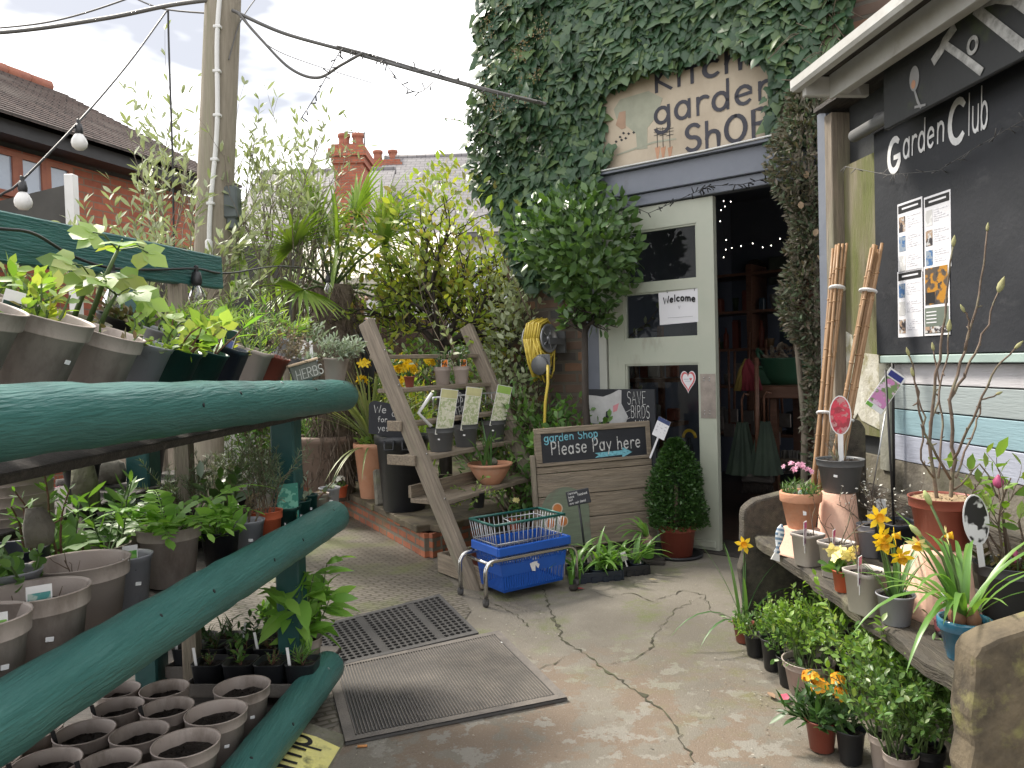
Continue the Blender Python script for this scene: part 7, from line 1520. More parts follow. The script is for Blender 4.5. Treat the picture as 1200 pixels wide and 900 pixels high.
q = G(388, 576, TZ); t, rg, z = pot('large round brown planter of feathery plants left of the terracotta pot', q, 'tall', .27, .46, pm('brown_planter', (.24, .17, .135), (.20, .145, .115), 4, .7, .1), .92); shrub(t, rg, z, 26, .26, .5, 0, lp=14, tpl=NEEDLE, ls=.05, lm=LF['mid'], base=.18)
q = G(403, 580, TZ); t, rg, z = pot('small red pot of red and white flowers on the coping', (q[0], q[1]-.1, TZ), 'plain', .055, .09, 'orange', .85); flower_cluster(t, rg, (0, 0, z+.06), .05, 9, OVAL, .02, LF['wflower']); shrub(t, rg, z, 8, .06, .8, 0, lp=5, tpl=OVAL, ls=.025, lm=LF['mid'], base=.03)
q = G(450, 592, TZ); b = MB(); b.box((0, 0, .13), (.12, .06, .26), bev=.012); tag(b.build('stone', K['stone'], None, Matrix.Translation(Vector(q)) @ RZ(R(20)) @ RX(R(-14))), 'upright weathered stone slab leaning against the dustbin', 'stone')
q = AT(455, 505, 5.15); t = thing('chalk_board', 'black chalkboard sign with rounded top beside the dustbin', 'chalkboard', Matrix.Translation(Vector(q)) @ RZ(R(4)) @ RY(R(4)))
b = MB(); b.prism([(-.13, -.02), (.14, -.06), (.15, .14), (.10, .17), (.0, .185), (-.1, .20), (-.125, .19), (-.135, .17)], -.006, .006, 0, RX(R(90))); b.build('board', K['board'], t)
b = MB(); Mw = RX(R(90)); write(b, 'We', .05, .006, T3(-.10, -.0065, .12) @ Mw); write(b, 'are', .045, .005, T3(.02, -.0065, .10) @ Mw); write(b, 'for', .035, .005, T3(-.07, -.0065, .06) @ Mw); write(b, 'you', .035, .005, T3(.05, -.0065, .05) @ Mw); write(b, 'yes', .04, .005, T3(-.07, -.0065, .0) @ Mw); b.build('lettering', K['chalk'], t)
b = MB(); b.box((.02, .03, -.1), (.03, .02, .24)); b.build('stake', K['wood_dk'], t)

# ------------------------------------------------------------------ pay here board
a = AT(631, 503, 4.6); c = AT(767, 493, 4.8); rz_ = math.atan2(c[1]-a[1], c[0]-a[0]); W_ = math.hypot(c[0]-a[0], c[1]-a[1]); HB = a[2]
MPB = Matrix.Translation(Vector((a[0], a[1], 0))) @ RZ(rz_) @ RY(-math.atan2(c[2]-a[2], W_)) @ RX(R(-4))
t = thing('pay_sign', 'plank sign board with a blackboard reading garden Shop Please Pay here and an arrow', 'sign', MPB)
rows = [.06, .235, .38, .52]; 
for i in range(4): b = MB(); b.bb(0, W_, -.012+.002*(i % 2), .012, rows[i]-.0, (rows+[.78])[i+1]-.004 if i < 3 else HB-.235, bev=.003); b.build('plank', K['wood'], t)
b = MB(); z0 = HB-.232
for e in ((0, W_, HB-.035, HB), (0, W_, z0, z0+.02), (0, .04, z0+.02, HB-.035), (W_-.03, W_, z0+.02, HB-.035)): b.bb(e[0], e[1], -.02, .012, e[2], e[3], bev=.003)
b.build('frame', K['wood'], t); b = MB(); b.bb(.04, W_-.03, -.010, .006, z0+.02, HB-.035)
for k in range(3): b.bb(.04, W_-.03, -.0112, -.0102, z0+.06+k*.045, z0+.0615+k*.045)
b.build('slate', K['board'], t); b = MB(); b.bb(-.03, -.005, -.02, .02, 0, HB-.16, bev=.003); b.build('leg', K['wood_z'], t); b = MB(); b.bb(W_-.14, W_-.1, .013, .04, 0, .5); b.build('leg', K['wood_z'], t)
Mw = T3(0, -.0112, 0) @ RX(R(90)); b = MB(); rg_ = random.Random(5)
write(b, 'garden Shop', .048, .007, T3(.06, -.0112, HB-.085) @ RX(R(90)) @ RZ(R(1.5)), 1, rg_, track=.10, jit=.03); write(b, 'Please Pay here', .078, .0095, T3(.10, -.0112, HB-.165) @ RX(R(90)) @ RZ(R(.6)) @ Matrix.Diagonal((.78, 1, 1, 1)), 0, rg_, track=.13, jit=.03)
z_ = HB-.205; b.prism([(W_*.50, z_), (W_*.74, z_+.006), (W_*.74, z_-.012), (W_*.83, z_+.018), (W_*.745, z_+.052), (W_*.745, z_+.033), (W_*.50, z_+.03), (W_*.535, z_+.016)], .0005, .0015, 1, Mw)
b.build('lettering', [K['chalk'], K['chalkb']], t)
cxp, czp, rp = .165, .275, .155
pts = [(cxp+rp*math.cos(R(x)), czp+rp*math.sin(R(x))) for x in np.linspace(-10, 190, 30)]+[(cxp-rp, .07), (cxp+rp, .07)]
b = MB(); b.prism(pts, .0005, .0016, 0, T3(0, -.0125, 0) @ RX(R(90)))
for x, y in ((cxp-.05, czp+.03), (cxp-.10, czp-.055), (cxp-.02, czp-.05)):
    b.prism([(x+.034*math.cos(u), y+.034*math.sin(u)) for u in np.linspace(0, 6.28, 22)[:-1]], .0018, .0022, 1, T3(0, -.0125, 0) @ RX(R(90))); b.prism([(x+.027*math.cos(u), y+.027*math.sin(u)) for u in np.linspace(0, 6.28, 22)[:-1]], .0024, .003, 2, T3(0, -.0125, 0) @ RX(R(90)))
b.build('painted_arch', [pm('faded_sage_paint', (.17, .21, .145), (.14, .165, .12), 7, .8, .2, 30, st=(.6, 6, 6), c3=(.15, .125, .1), s3=8, lo3=.55, hi3=.7), pm('cream_outline', (.6, .5, .38), None, 9, .7), pm('orange_slice', (.55, .2, .06), (.48, .16, .05), 20, .7)], t)

# save birds board
a = fx(683, 458, -.13); c = fx(768, 500, -.11); t = thing('save_birds_board', 'black board with a white painted cat head and the words SAVE BIRDS', 'board', FM @ T3(a[0], -.10, c[2]-.02)); W_ = c[0]-a[0]; H_ = a[2]-c[2]+.03
b = MB(); b.bb(0, W_, -.01, .01, -.3, H_, bev=.003); b.build('panel', K['board'], t)
b = MB(); u = lambda x, y: (W_*(x-280)/345, H_*(1-(y-60)/165))
b.prism([u(282, 84), u(340, 88), u(375, 92), u(420, 78), (u(455, 62)), u(468, 64), u(466, 120), u(497, 175), u(480, 212), u(440, 224), u(405, 218), u(402, 150), u(388, 155), u(385, 192), u(345, 208), u(282, 205)], .0105, .0115, 0, RX(R(90))); b.prism([u(425, 130), u(455, 118), u(445, 150), u(425, 158)], .012, .0125, 1, RX(R(90)))
for x0, y0, x1, y1 in ((478, 160, 510, 145), (480, 190, 508, 178), (476, 200, 506, 208)): strip(b, [u(x0, y0), u(x1, y1)], .005, .013, RX(R(90)), 0)
b.build('painted_cat', [pm('chalky_white', (.5, .5, .5), (.38, .38, .38), 9, .8), pm('pink_mark', (.6, .25, .28), None, 9, .8)], t); b = MB()
for tx, yb_, hh in (('SAVE', 122, 52), ('BIRDS', 178, 50), ('VIV', 228, 40)): p_ = u(495 if tx == 'SAVE' else 512, yb_); hq = H_*hh/165; write(b, tx, hq, .006, T3(p_[0]+(.03 if tx == 'VIV' else 0), -.0112, p_[1]) @ RX(R(90)) @ Matrix.Diagonal((W_*.27/textwidth(tx, hq)*(1 if tx != 'VIV' else .7), 1, 1, 1)))
b.build('lettering', K['chalk'], t)

# hose reel on the pillar
q = fx(634, 397, -.22); t = thing('hose_reel', 'wall mounted hose reel wound with yellow hose', 'hose reel', FM @ T3(q[0], -.24, q[2]) @ Matrix.Scale(.82, 4)); rg = RNG(21)
K['hose'] = pm('yellow_hose', (.60, .46, .07), (.52, .39, .06), 9, .4)
for x in (-.09, .10): 
    b = MB(); b.lathe([(.115, -.006), (.12, 0), (.115, .006), (.09, .005), (.09, -.005)], 28, 0, T3(x, 0, 0) @ RY(R(90))); b.lathe([(.03, -.008), (.03, .008)], 12, 0, T3(x, 0, 0) @ RY(R(90)))
    for k in range(5): b.tube([(x, 0, 0), (x, .10*math.cos(k*1.257), .10*math.sin(k*1.257))], .006, 5)
    b.build('reel_side', K['wire'], t)
b = MB()
for i in range(26):
    x = -.075+.15*rg.uniform(0, 1); dr = rg.uniform(0, .03); dl = rg.uniform(.12, .36); sk = rg.uniform(-.05, .09)
    b.tube([(x+sk*.0, -.11-dr, .0), (x, -.07-dr, .10+dr), (x, .02, .14+dr), (x, .10, .08), (x, .11, -.05), (x+sk*.6, .05, -dl*.8), (x+sk, -.02, -dl), (x+sk*.6, -.10-dr, -dl*.55), (x, -.11-dr, 0)], .009, 7)
b.build('hose_coil', K['hose'], t)
b = MB(); b.bb(-.13, -.11, -.03, .2, -.03, .0); b.bb(.11, .13, -.03, .2, -.05, .0); b.bb(-.13, .13, .18, .2, -.12, .06); b.build('bracket', K['dgrey'], t)
b = MB(); b.lathe([(.075, -.015), (.08, 0), (.075, .015)], 20, 0, T3(.10, -.14, -.22) @ RX(R(90))); b.bb(.06, .19, -.13, -.11, -.29, -.13, bev=.02); b.build('guide_box', K['dgrey'], t)
b = MB(); W_ = [fx(642, 428, -.37)]+[fx(x, y, -.40) for x, y in ((642, 450), (639, 470), (638, 500), (637, 560))]; b.tube(W_, .010, 8); b.build('hose_end', K['hose'], t, (FM @ T3(q[0], -.24, q[2]) @ Matrix.Scale(.82, 4)).inverted() @ FM)

# box cone and small pots by the door
q = G(794, 651); t, rg, z = pot('clipped box cone in a red brown pot beside the shop door', q, 'nursery', .118, .20, 'redbrown', .9); fb = MB()
n_ = 8500; zz_ = rg.uniform(0, 1, n_)**1.15; a = rg.uniform(0, 6.283, n_); rad = (.15*(1-zz_**3.2)+.02)*(1+.10*np.sin(a*3+zz_*9))*np.sqrt(rg.uniform(.25, 1.05, n_)); Pq = np.stack([rad*np.cos(a), rad*np.sin(a), z+.0+zz_*.53], 1); Dq = np.stack([np.cos(a), np.sin(a), .5+0*a], 1)+rg.normal(0, .5, (n_, 3)); add_leaves(fb, Pq, Dq, np.stack([np.cos(a)*.5, np.sin(a)*.5, 1+0*a], 1)+rg.normal(0, .4, (n_, 3)), rg.uniform(.017, .03, n_), RHOMB); fb.build('foliage', LF['box'], t)
b = MB(); b.tube([(0, 0, z-.01), (0, 0, z+.25)], .012, 6); b.build('stem', K['stem_w'], t); b = MB(); b.lathe([(.13, -.0), (.15, .004), (.155, .02), (.145, .02), (.13, .006)], 26); b.build('saucer', K['black'], t, T3(0, 0, 0))
q2 = fx(775, 502, -.30); t2 = thing('care_card', 'white care card on a stake at the top of the box cone', 'card', FM @ T3(q2[0], -.30, q2[2])); b = MB(); b.box((0, 0, .0), (.085, .002, .12)); b.bb(-.042, .042, -.0018, -.0012, .035, .06, 1); 
for i in range(3):
    for j in range(3): b.bb(-.03+i*.024, -.016+i*.024, -.0018, -.0012, .015-j*.022, .027-j*.022, 2)
b.bb(-.006, .006, .0012, .003, -.2, .0, 0); b.build('card', [K['paper'], pm('navy_print', (.03, .05, .15), None, 9, .5), K['gtext']], t2, RY(R(24)))
def tray(label, px, py, W_, D_, rz, mat):
    q = G(px, py); t = thing('bulb_tray', label, 'tray', Matrix.Translation(Vector(q)) @ RZ(R(rz))); b = MB(); b.bb(-W_/2, W_/2, 0, D_, .002, .012); b.bb(-W_/2, W_/2, -.006, .0, .002, .055, bev=.004); b.bb(-W_/2, W_/2, D_, D_+.006, .002, .055); b.bb(-W_/2-.006, -W_/2, -.006, D_+.006, .002, .055); b.bb(W_/2, W_/2+.006, -.006, D_+.006, .002, .055)
    for k in range(4): b.bb(-W_/2+W_*(k+.25)/4, -W_/2+W_*(k+.75)/4, -.012, -.006, .0, .03)
    b.build('tray', K[mat], t); return t
trs = [tray('navy tray of strappy bulb leaves in front of the pay board', 703, 682, .26, .2, 12, 'navy'), tray('black tray of strappy bulb leaves nearer the lime green pot', 741, 675, .2, .2, 14, 'black')]
for ti, t in enumerate(trs):
    rg = RNG(60+ti); k = 0
    for i in range(3 if ti == 0 else 2):
        for j in range(2):
            x = (-.085+i*.085) if ti == 0 else (-.05+i*.1); y = .05+j*.09; m = MB(); m.lathe([(.032, .013), (.038, .055), (.041, .06), (.036, .06), (.03, .02)], 18, 0, T3(x, y, 0)); pc = m.build('pot', K['navy' if (i+j) % 2 else 'black'], t)
            lm_ = MB()
            for s in range(7): a = rg.uniform(0, 6.28); e = rg.uniform(.2, .9); blade(lm_, (x+rg.uniform(-.02, .02), y+rg.uniform(-.02, .02), .05), (math.cos(a)*e, math.sin(a)*e-.15, 1), rg.uniform(.16, .29), .022, rg.uniform(.4, 1.5))
            lm_.build('foliage', LF['strap'], pc)
plant_tag(trs[1], (-.04, -.0, .09), .03, .05, pm('purple_print', (.25, .07, .22), (.4, .5, .35), 30, .5), 0, -18, 5)
for px, py, lb, bulb in ((674, 686, 'lime green pot of straps behind the basket stand leg', 0), (761, 661, 'lime green pot with a bare bulb and floppy leaves', 1)):
    q = G(px, py); t, rg, z = pot(lb, (q[0], q[1]+.03, .0 if not bulb else .03), 'plain', .042, .085, 'bgreen', .85); m = MB()
    for i in range(9): a = rg.uniform(0, 6.28); e = rg.uniform(.3, .9); blade(m, (0, 0, z+.03*bulb), (math.cos(a)*e, math.sin(a)*e, 1), rg.uniform(.2, .3), .026, rg.uniform(.8, 1.6))
    m.build('foliage', LF['strap'], t)
    if bulb: b = MB(); b.lathe([(.01, z-.005), (.035, z+.01), (.04, z+.028), (.025, z+.05), (.01, z+.065)], 14); b.build('bulb', pm('bulb_skin', (.16, .07, .07), (.3, .22, .16), 20, .6), t); b = MB(); b.box((0, 0, -.018), (.13, .12, .022), bev=.004); b.build('block', K['wood_dk'], t, T3(.03, 0, 0))
q = G(688, 668); qt = AT(678, 583, q[1]-.02); t = thing('stake_sign', 'small black handwritten sign on a stake before the painted oranges', 'sign', (q[0], q[1], 0)); b = MB(); b.tube([(0, 0, .0), (-.02, 0, .22), (qt[0]-q[0], 0, qt[2]-.03)], .007, 6); b.build('stake', K['black'], t); b = MB(); b.box((0, 0, 0), (.135, .006, .085), bev=.004); fcs = b.build('face', K['board'], t, T3(qt[0]-q[0], -.01, qt[2]) @ RZ(R(8)) @ RY(R(-8)) @ RX(R(-12)))
b = MB(); [write(b, tx, .013, .0025, T3(-.058+dx_, -.0035, zz_) @ RX(R(90)) @ RZ(R(3)), track=.08) for tx, dx_, zz_ in (('Narcissi', 0, .022), ('have', .0, .002), ('finished', .055, .008), ('but', .0, -.014), ('are not dead', 0, -.034))]; b.build('lettering', K['chalk'], fcs)
b = MB(); rr = RNG(2); b.lathe([(.002, 0), (.02, .004), (.026, .015), (.016, .028), (.003, .032)], 10, 0); b.add(*(lambda T_: (T_[0]*.06+[.01, .0, .01], T_[1]))(OVAL), 1, True); tag(b.build('fallen_petals', [K['bark_dk'], pm('red_petal', (.4, .02, .04), None, 9, .5)], None, Matrix.Translation(Vector(G(672, 692))) @ RZ(R(-70))), 'scrap of red petals on the concrete by the basket stand', 'petals')

# ------------------------------------------------------------------ basket stand
fl, fr, bk = G(570, 712), G(676, 687), G(545, 697)
xu = unit(fr-fl); yu = unit(np.array([-xu[1], xu[0], 0])); SWd = np.linalg.norm(fr-fl); SD = .25
MS = Matrix(((xu[0], yu[0], 0, fl[0]), (xu[1], yu[1], 0, fl[1]), (0, 0, 1, 0), (0, 0, 0, 1)))
t = thing('basket_stand', 'chrome tube stand on small castors holding the shopping baskets', 'stand', MS)
zt_ = .22
def hoop(y): r_ = .05; return [(0, y, .04), (0, y, zt_-r_)]+[(r_-r_*math.cos(R(a)), y, zt_-r_+r_*math.sin(R(a))) for a in (22, 45, 67, 90)]+[(SWd-r_, y, zt_)]+[(SWd-r_+r_*math.sin(R(a)), y, zt_-r_+r_*math.cos(R(a))) for a in (22, 45, 67, 90)]+[(SWd, y, zt_-r_-.02), (SWd, y, .04)]
for y in (0, SD): b = MB(); b.tube(hoop(y), .0115, 10); b.build('hoop', K['chrome'], t)
for x in (.045, SWd-.045): b = MB(); b.tube([(x, .008, zt_-.02), (x, SD-.008, zt_-.02)], .009, 8); b.build('crossbar', K['chrome'], t)
for x in (0, SWd):
    for y in (0, SD): b = MB(); b.lathe([(.018, -.009), (.02, 0), (.018, .009)], 14, 0, T3(x, y+.005, .02) @ RY(R(90))); b.box((x, y, .032), (.024, .018, .02), 0); b.build('castor', K['rubber'], t)
K['bluebk'] = pm('blue_basket_plastic', (.008, .075, .36), (.01, .09, .42), 5, .38, .05, 60)
def basket(label, z0, H, W_, D_, wirem, dx_=0., dy_=0.):
    t = thing('shopping_basket', label, 'basket', MS @ T3(SWd/2+dx_, SD/2+dy_, z0)); tw, td = W_/2, D_/2; bw, bd = tw*.86, td*.86
    if not wirem:
        b = MB(); b.bb(-bw, bw, -bd, bd, 0, .005)
        def wall(p0, p1, q0, q1, n_):
            for k in range(n_+1):
                u_ = k/n_; w_ = .3/n_
                A = np.array(p0)+(np.array(p1)-p0)*max(0, u_-w_); B = np.array(p0)+(np.array(p1)-p0)*min(1, u_+w_); C_ = np.array(q0)+(np.array(q1)-q0)*max(0, u_-w_); D2 = np.array(q0)+(np.array(q1)-q0)*min(1, u_+w_)
                for f0, f1 in ((.0, .36), (.36, .40)):
                    if f0 == 0: b.add([A+(C_-A)*f0, B+(D2-B)*f0, B+(D2-B)*f1, A+(C_-A)*f1], [(0, 1, 2, 3)])
            for f0, f1 in ((0, .06), (.36, .60), (.82, 1.0)):
                P = [np.array(p0)+(np.array(q0)-p0)*f0, np.array(p1)+(np.array(q1)-p1)*f0, np.array(p1)+(np.array(q1)-p1)*f1, np.array(p0)+(np.array(q0)-p0)*f1]; b.add(P, [(0, 1, 2, 3)])
            for k in range(n_+1):
                u_ = k/n_; w_ = .33/n_; A = np.array(p0)+(np.array(p1)-p0)*max(0, u_-w_); B = np.array(p0)+(np.array(p1)-p0)*min(1, u_+w_); C_ = np.array(q0)+(np.array(q1)-q0)*max(0, u_-w_); D2 = np.array(q0)+(np.array(q1)-q0)*min(1, u_+w_)
                b.add([A+(C_-A)*.6, B+(D2-B)*.6, B+(D2-B)*.82, A+(C_-A)*.82], [(0, 1, 2, 3)])
        c_ = [(-bw, -bd, 0), (bw, -bd, 0), (bw, bd, 0), (-bw, bd, 0)]; d_ = [(-tw, -td, H), (tw, -td, H), (tw, td, H), (-tw, td, H)]
        for i in range(4): j = (i+1) % 4; wall(c_[i], c_[j], d_[i], d_[j], 26 if i % 2 == 0 else 18)
        b.build('body', K['bluebk'], t); b = MB()
        for e in ((-tw-.01, tw+.01, -td-.012, -td+.002), (-tw-.01, tw+.01, td-.002, td+.012), (-tw-.012, -tw+.002, -td+.002, td-.002), (tw-.002, tw+.012, -td+.002, td-.002)): b.bb(e[0], e[1], e[2], e[3], H-.045, H, bev=.004)
        b.build('rim', K['bluebk'], t); b = MB(); b.prism([(-.02, -.025), (.0, -.03), (.004, .0), (.02, -.02), (.03, .0), (.014, .012), (.03, .025), (.012, .04), (-.012, .036), (-.004, .018), (-.03, .012)], 0, .001, 0, T3(.0, -td*.95-.0, H*.48) @ RX(R(90-8))); b.build('printed_emblem', K['white'], t)
    else:
        b = MB()
        for i in range(4):
            c_ = [(-bw, -bd), (bw, -bd), (bw, bd), (-bw, bd)]; d_ = [(-tw, -td), (tw, -td), (tw, td), (-tw, td)]; j = (i+1) % 4; n_ = 15 if i % 2 == 0 else 10
            for k in range(n_): u_ = k/n_; p_ = np.array(c_[i])+(np.array(c_[j])-c_[i])*u_; q_ = np.array(d_[i])+(np.array(d_[j])-d_[i])*u_; b.tube([(*p_, 0), (*q_, H)], .0022, 5)
            for f_ in (0, .5): p_ = np.array(c_[i])+(np.array(d_[i])-c_[i])*f_; q_ = np.array(c_[j])+(np.array(d_[j])-c_[j])*f_; b.tube([(*p_, H*f_), (*q_, H*f_)], .0028, 5)
        for k in range(12): x = -bw+2*bw*k/11; b.tube([(x, -bd, 0), (x, bd, 0)], .0022, 5)
        b.build('wire_cage', K['wire'], t); b = MB(); d_ = [(-tw, -td, H), (tw, -td, H), (tw, td, H), (-tw, td, H), (-tw, -td, H)]
        for i in range(4): b.tube([d_[i], d_[i+1]], .007, 7)
        b.build('rim', pm('green_rim', (.01, .10, .085), None, 9, .4), t); b = MB(); b.tube([(-tw*.5, -td, H), (-tw*.45, -td*.1, H+.005), (tw*.45, -td*.1, H+.005), (tw*.5, -td, H)], .003, 5); b.build('handle', K['wire'], t)
    return t
basket('blue plastic shopping basket with slotted sides in the chrome stand', .045, .235, SWd-.135, SD+.0, False, .018)
basket('wire shopping basket with a green rim nested in the blue one', .19, .20, SWd-.125, SD-.01, True, .008, .015)

# litter
b = MB(); b.tube([(0, 0, .006), (.03, .004, .006)], .0042, 8); tag(b.build('cigarette_end', pm('filter_tan', (.55, .25, .09), None, 20, .8), None, Matrix.Translation(Vector(G(419, 877)))), 'brown cigarette end beside the ribbed mat', 'litter')
for px, py, lb, m, s, rz in ((917, 827, 'fallen pink leaf on the concrete by the wallflower', pm('pink_leaf', (.62, .14, .2), (.5, .09, .15), 20, .6), .075, -30), (908, 822, 'curled brown leaf beside the pink leaf', pm('tan_leaf', (.34, .22, .14), None, 20, .7), .05, 10), (893, 768, 'green yellow leaf by the black pots on the concrete', pm('green_fallen', (.2, .25, .05), None, 20, .6), .05, 60), (590, 757, 'small pale leaf on the ribbed mat edge', K['tagw'], .022, 40), (770, 682, 'withered leaf scrap on the concrete by the lime pot', pm('dry_scrap', (.3, .25, .14), None, 20, .8), .05, 80)):
    b = MB(); b.add(OVAL[0]*s+[0, 0, .012], OVAL[1], 0, True); tag(b.build('fallen_leaf', m, None, Matrix.Translation(Vector(G(px, py))) @ RZ(R(rz)) @ RX(R(6))), lb, 'leaf')
fb = MB(); rg = RNG(33); n_ = 420; Pq = np.stack([rg.uniform(-.6, 1.05, n_), rg.uniform(2.2, 4.6, n_), np.full(n_, .006)], 1); e_ = np.array([[.95, 3.6], [.3, 4.45], [.9, 2.9], [.8, 2.6], [-.45, 2.5], [.0, 3.5]])[rg.integers(0, 6, 230)]; Pq[:230, :2] = e_+rg.normal(0, .13, (230, 2)); add_leaves(fb, Pq, rg.normal(0, 1, (n_, 3))*[1, 1, .1], [[0, 0, 1]]*n_, rg.uniform(.004, .013, n_), RHOMB); o = fb.build('ground_debris', leafmat('debris', [(.3, .27, .2), (.10, .09, .07), (.4, .38, .33), (.2, .16, .08)], .9, 0)); o['kind'] = 'stuff'; o['label'] = 'tiny leaf scraps and grit scattered on the concrete'
# ------------------------------------------------------------------ bench on the right
SEAT = .45; XB0, XB1 = 1.0, 1.44; YN, YF = 1.645, 3.22
t = thing('garden_bench', 'old thick plank bench with rounded slab ends along the right wall', 'bench', (0, 0, 0))
rg = RNG(15)
for i, (a, c) in enumerate(((XB0, XB0+.215), (XB0+.222, XB1))):
    b = MB(); n_ = 24; V = []
    for k in range(n_+1):
        y = YN+.02+(YF-YN-.04)*k/n_; e = (.006*math.sin(k*1.3)+rg.normal(0, .004)) if i == 0 else 0
        V += [(a+e, y, SEAT-.045), (a+e-.004, y, SEAT-.01), (a+e+.008, y, SEAT+rg.normal(0, .0008)), (c, y, SEAT), (c, y, SEAT-.045)]
    b.add(V, [(5*k+j, 5*k+5+j, 5*k+5+(j+1) % 5, 5*k+(j+1) % 5) for k in range(n_) for j in range(5)]+[(0, 1, 2, 3, 4), tuple(range(5*n_+4, 5*n_-1, -1))]); b.build('seat_plank', K['benchwood'], t)
def endslab(y, th, m, seed):
    r_ = random.Random(seed); pts = [(XB0-.035, 0), (XB0-.052, .08), (XB0-.038, .13), (XB0-.042, .22), (XB0-.056, .30), (XB0-.044, .36), (XB0-.05, .42), (XB0-.045, .48)]+[(XB0+.03-.075*math.cos(R(a)), .52+.075*math.sin(R(a))) for a in (0, 25, 50, 75)]+[(XB0+.14, .625), (XB0+.25, .66), (XB0+.33, .74)]+[(XB0+.42-.07*math.cos(R(a)), .86+.07*math.sin(R(a))) for a in (0, 40, 80, 120, 160)]+[(XB1+.04, .4), (XB1+.03, 0)]
    pts = [(x+r_.uniform(-.006, .006), z+r_.uniform(-.004, .004)) for x, z in pts]
    b = MB(); b.prism(pts, -th/2, th/2, 0, T3(0, y, 0) @ RX(R(90))); o = b.build('bench_end', m, t)
    bv = o.modifiers.new('bevel', 'BEVEL'); bv.width = .012; bv.segments = 2; return o
endslab(YN, .085, K['benchslab'], 2); endslab(YF+.03, .07, K['benchwood'], 3)
b = MB(); b.bb(XB1+.005, XB1+.04, YN+.05, YF-.01, .55, .66, bev=.006); b.build('back_rail', K['benchwood'], t)

def seatpot(label, px, py, kind, R_, H, mat, lvl=.82, z=SEAT, **kw):
    P = G(px, py, z); return pot(label, P, kind, R_, H, mat, lvl, **kw)
# a
t, rg, z = seatpot('upturned pale clay pot under the pink flowers', 938, 649, 'square', .072, .10, 'peach', flip=True, name='upturned_pot', cat='plant pot')
P = G(938, 649, SEAT); t, rg, z = pot('terracotta pot of small pink flowers on an upturned pot', (P[0]+.005, P[1], SEAT+.101), 'terra', .075, .135, 'terra', .9, rz=0); shrub(t, rg, z, 30, .07, .7, 0, lp=9, tpl=NEEDLE, ls=.026, lm=LF['mid'], base=.05)
for i in range(13):
    a = rg.uniform(0, 6.28); q = rg.uniform(.01, .07); flower_cluster(t, rg, (q*math.cos(a)-.005, q*math.sin(a), z+.085+rg.uniform(0, .04)), .009, 4, OVAL, .010, LF['pflower'])
plant_tag(t, (-.01, -.055, z-.015), .05, .045, picmat('blue_round', (.10, .28, .36), (.6, .7, .7), 40), 0, 0, -10, round_=True)
# b
t, rg, z = seatpot('large upturned peach clay pot under the dark grey pot', 983, 645, 'nursery', .085, .225, 'peach', flip=True, name='upturned_pot', cat='plant pot')
P = G(983, 645, SEAT); t, rg, z = pot('dark grey pot with a red magnolia label stacked on the peach pot', (P[0]+.01, P[1], SEAT+.226), 'nursery', .085, .125, 'dgrey', .93, rz=0, stick=-125); shrub(t, rg, z, 5, .14, .5, 0, lp=2, sm=K['stem_w'], r=.004, base=.012)
plant_tag(t, (-.005, -.02, z+.10), .078, .15, picmat('red_magnolia', (.62, .05, .09), (.35, .04, .06), 22, (.5, .25, .25)), -22, 0, 3, round_=True, rim=.004, stake=.12)
def pinktag(t, x, y, z): plant_tag(t, (x, y, z-.02), .022, .085, picmat('pink_tag', (.25, .12, .2), (.6, .5, .55), 60), 20, -6, 4, head=.32, headmat=pm('pink_head', (.75, .12, .3), None, 9, .4), stake=.03, rim=.002)
GS = 'pale square pots with pink labels on the bench'
t, rg, z = seatpot('pale square pot with a pink label at the far end of the bench', 947, 662, 'square', .046, .115, 'taupe_lt', .9, rz=25, group=GS); shrub(t, rg, z, 1, .20, .3, 1, 2, lp=2, sm=K['stem_w'], r=.0025); pinktag(t, -.044, -.03, z)
t, rg, z = seatpot('pale square pot with a pink label, middle of the three on the bench', 981, 676, 'square', .048, .12, 'taupe_lt', .9, rz=28, group=GS); shrub(t, rg, z, 4, .24, .5, 1, 2, lp=2, sm=K['stem_w'], r=.0028, wob=.22); pinktag(t, -.046, -.025, z)
t, rg, z = seatpot('pale square pot with a pink label beside the yellow primroses', 1017, 718, 'square', .052, .125, 'taupe_lt', .9, rz=22, group=GS); shrub(t, rg, z, 1, .28, .25, 1, 2, lp=3, sm=K['stem_w'], r=.003); pinktag(t, -.05, -.02, z)
# e
t, rg, z = seatpot('round grey pot of tangled twigs with pale buds on the bench', 1022, 652, 'nursery', .052, .12, 'grey', .9); o = shrub(t, rg, z, 8, .30, .5, 1, 4, lp=4, sm=K['stem_w'], r=.0025, wob=.25); fb = MB(); leaves_on(fb, rg, o, RHOMB, .012); fb.build('foliage', LF['wflower'], t); plant_tag(t, (-.05, -.02, z-.02), .036, .12, picmat('lilac_tag', (.55, .35, .5), (.75, .68, .75), 50), 10, 6, 0, head=.1)  # the foliage part here is the pale buds on the twigs
# f
t, rg, z = seatpot('small orange pot of pale yellow primroses on the bench', 988, 693, 'plain', .033, .07, 'orange', .9); shrub(t, rg, z, 9, .05, 1.2, 0, lp=3, tpl=ROUND, ls=.04, lm=LF['mid'], base=.02)
for i in range(5): a = i*1.3; flower_cluster(t, rg, (.034*math.cos(a), .034*math.sin(a), z+.05+.012*(i % 2)), .006, 2, ROUND, .024, LF['pale'])
# i
t, rg, z = seatpot('blue black square pot of compost at the back of the bench', 1054, 660, 'square', .068, .15, 'navy', .92, rz=15); b = MB(); b.tube([(-.02, 0, z-.02), (-.03, .02, z+.55)], .004, 5); b.build('cane', K['cable'], t)
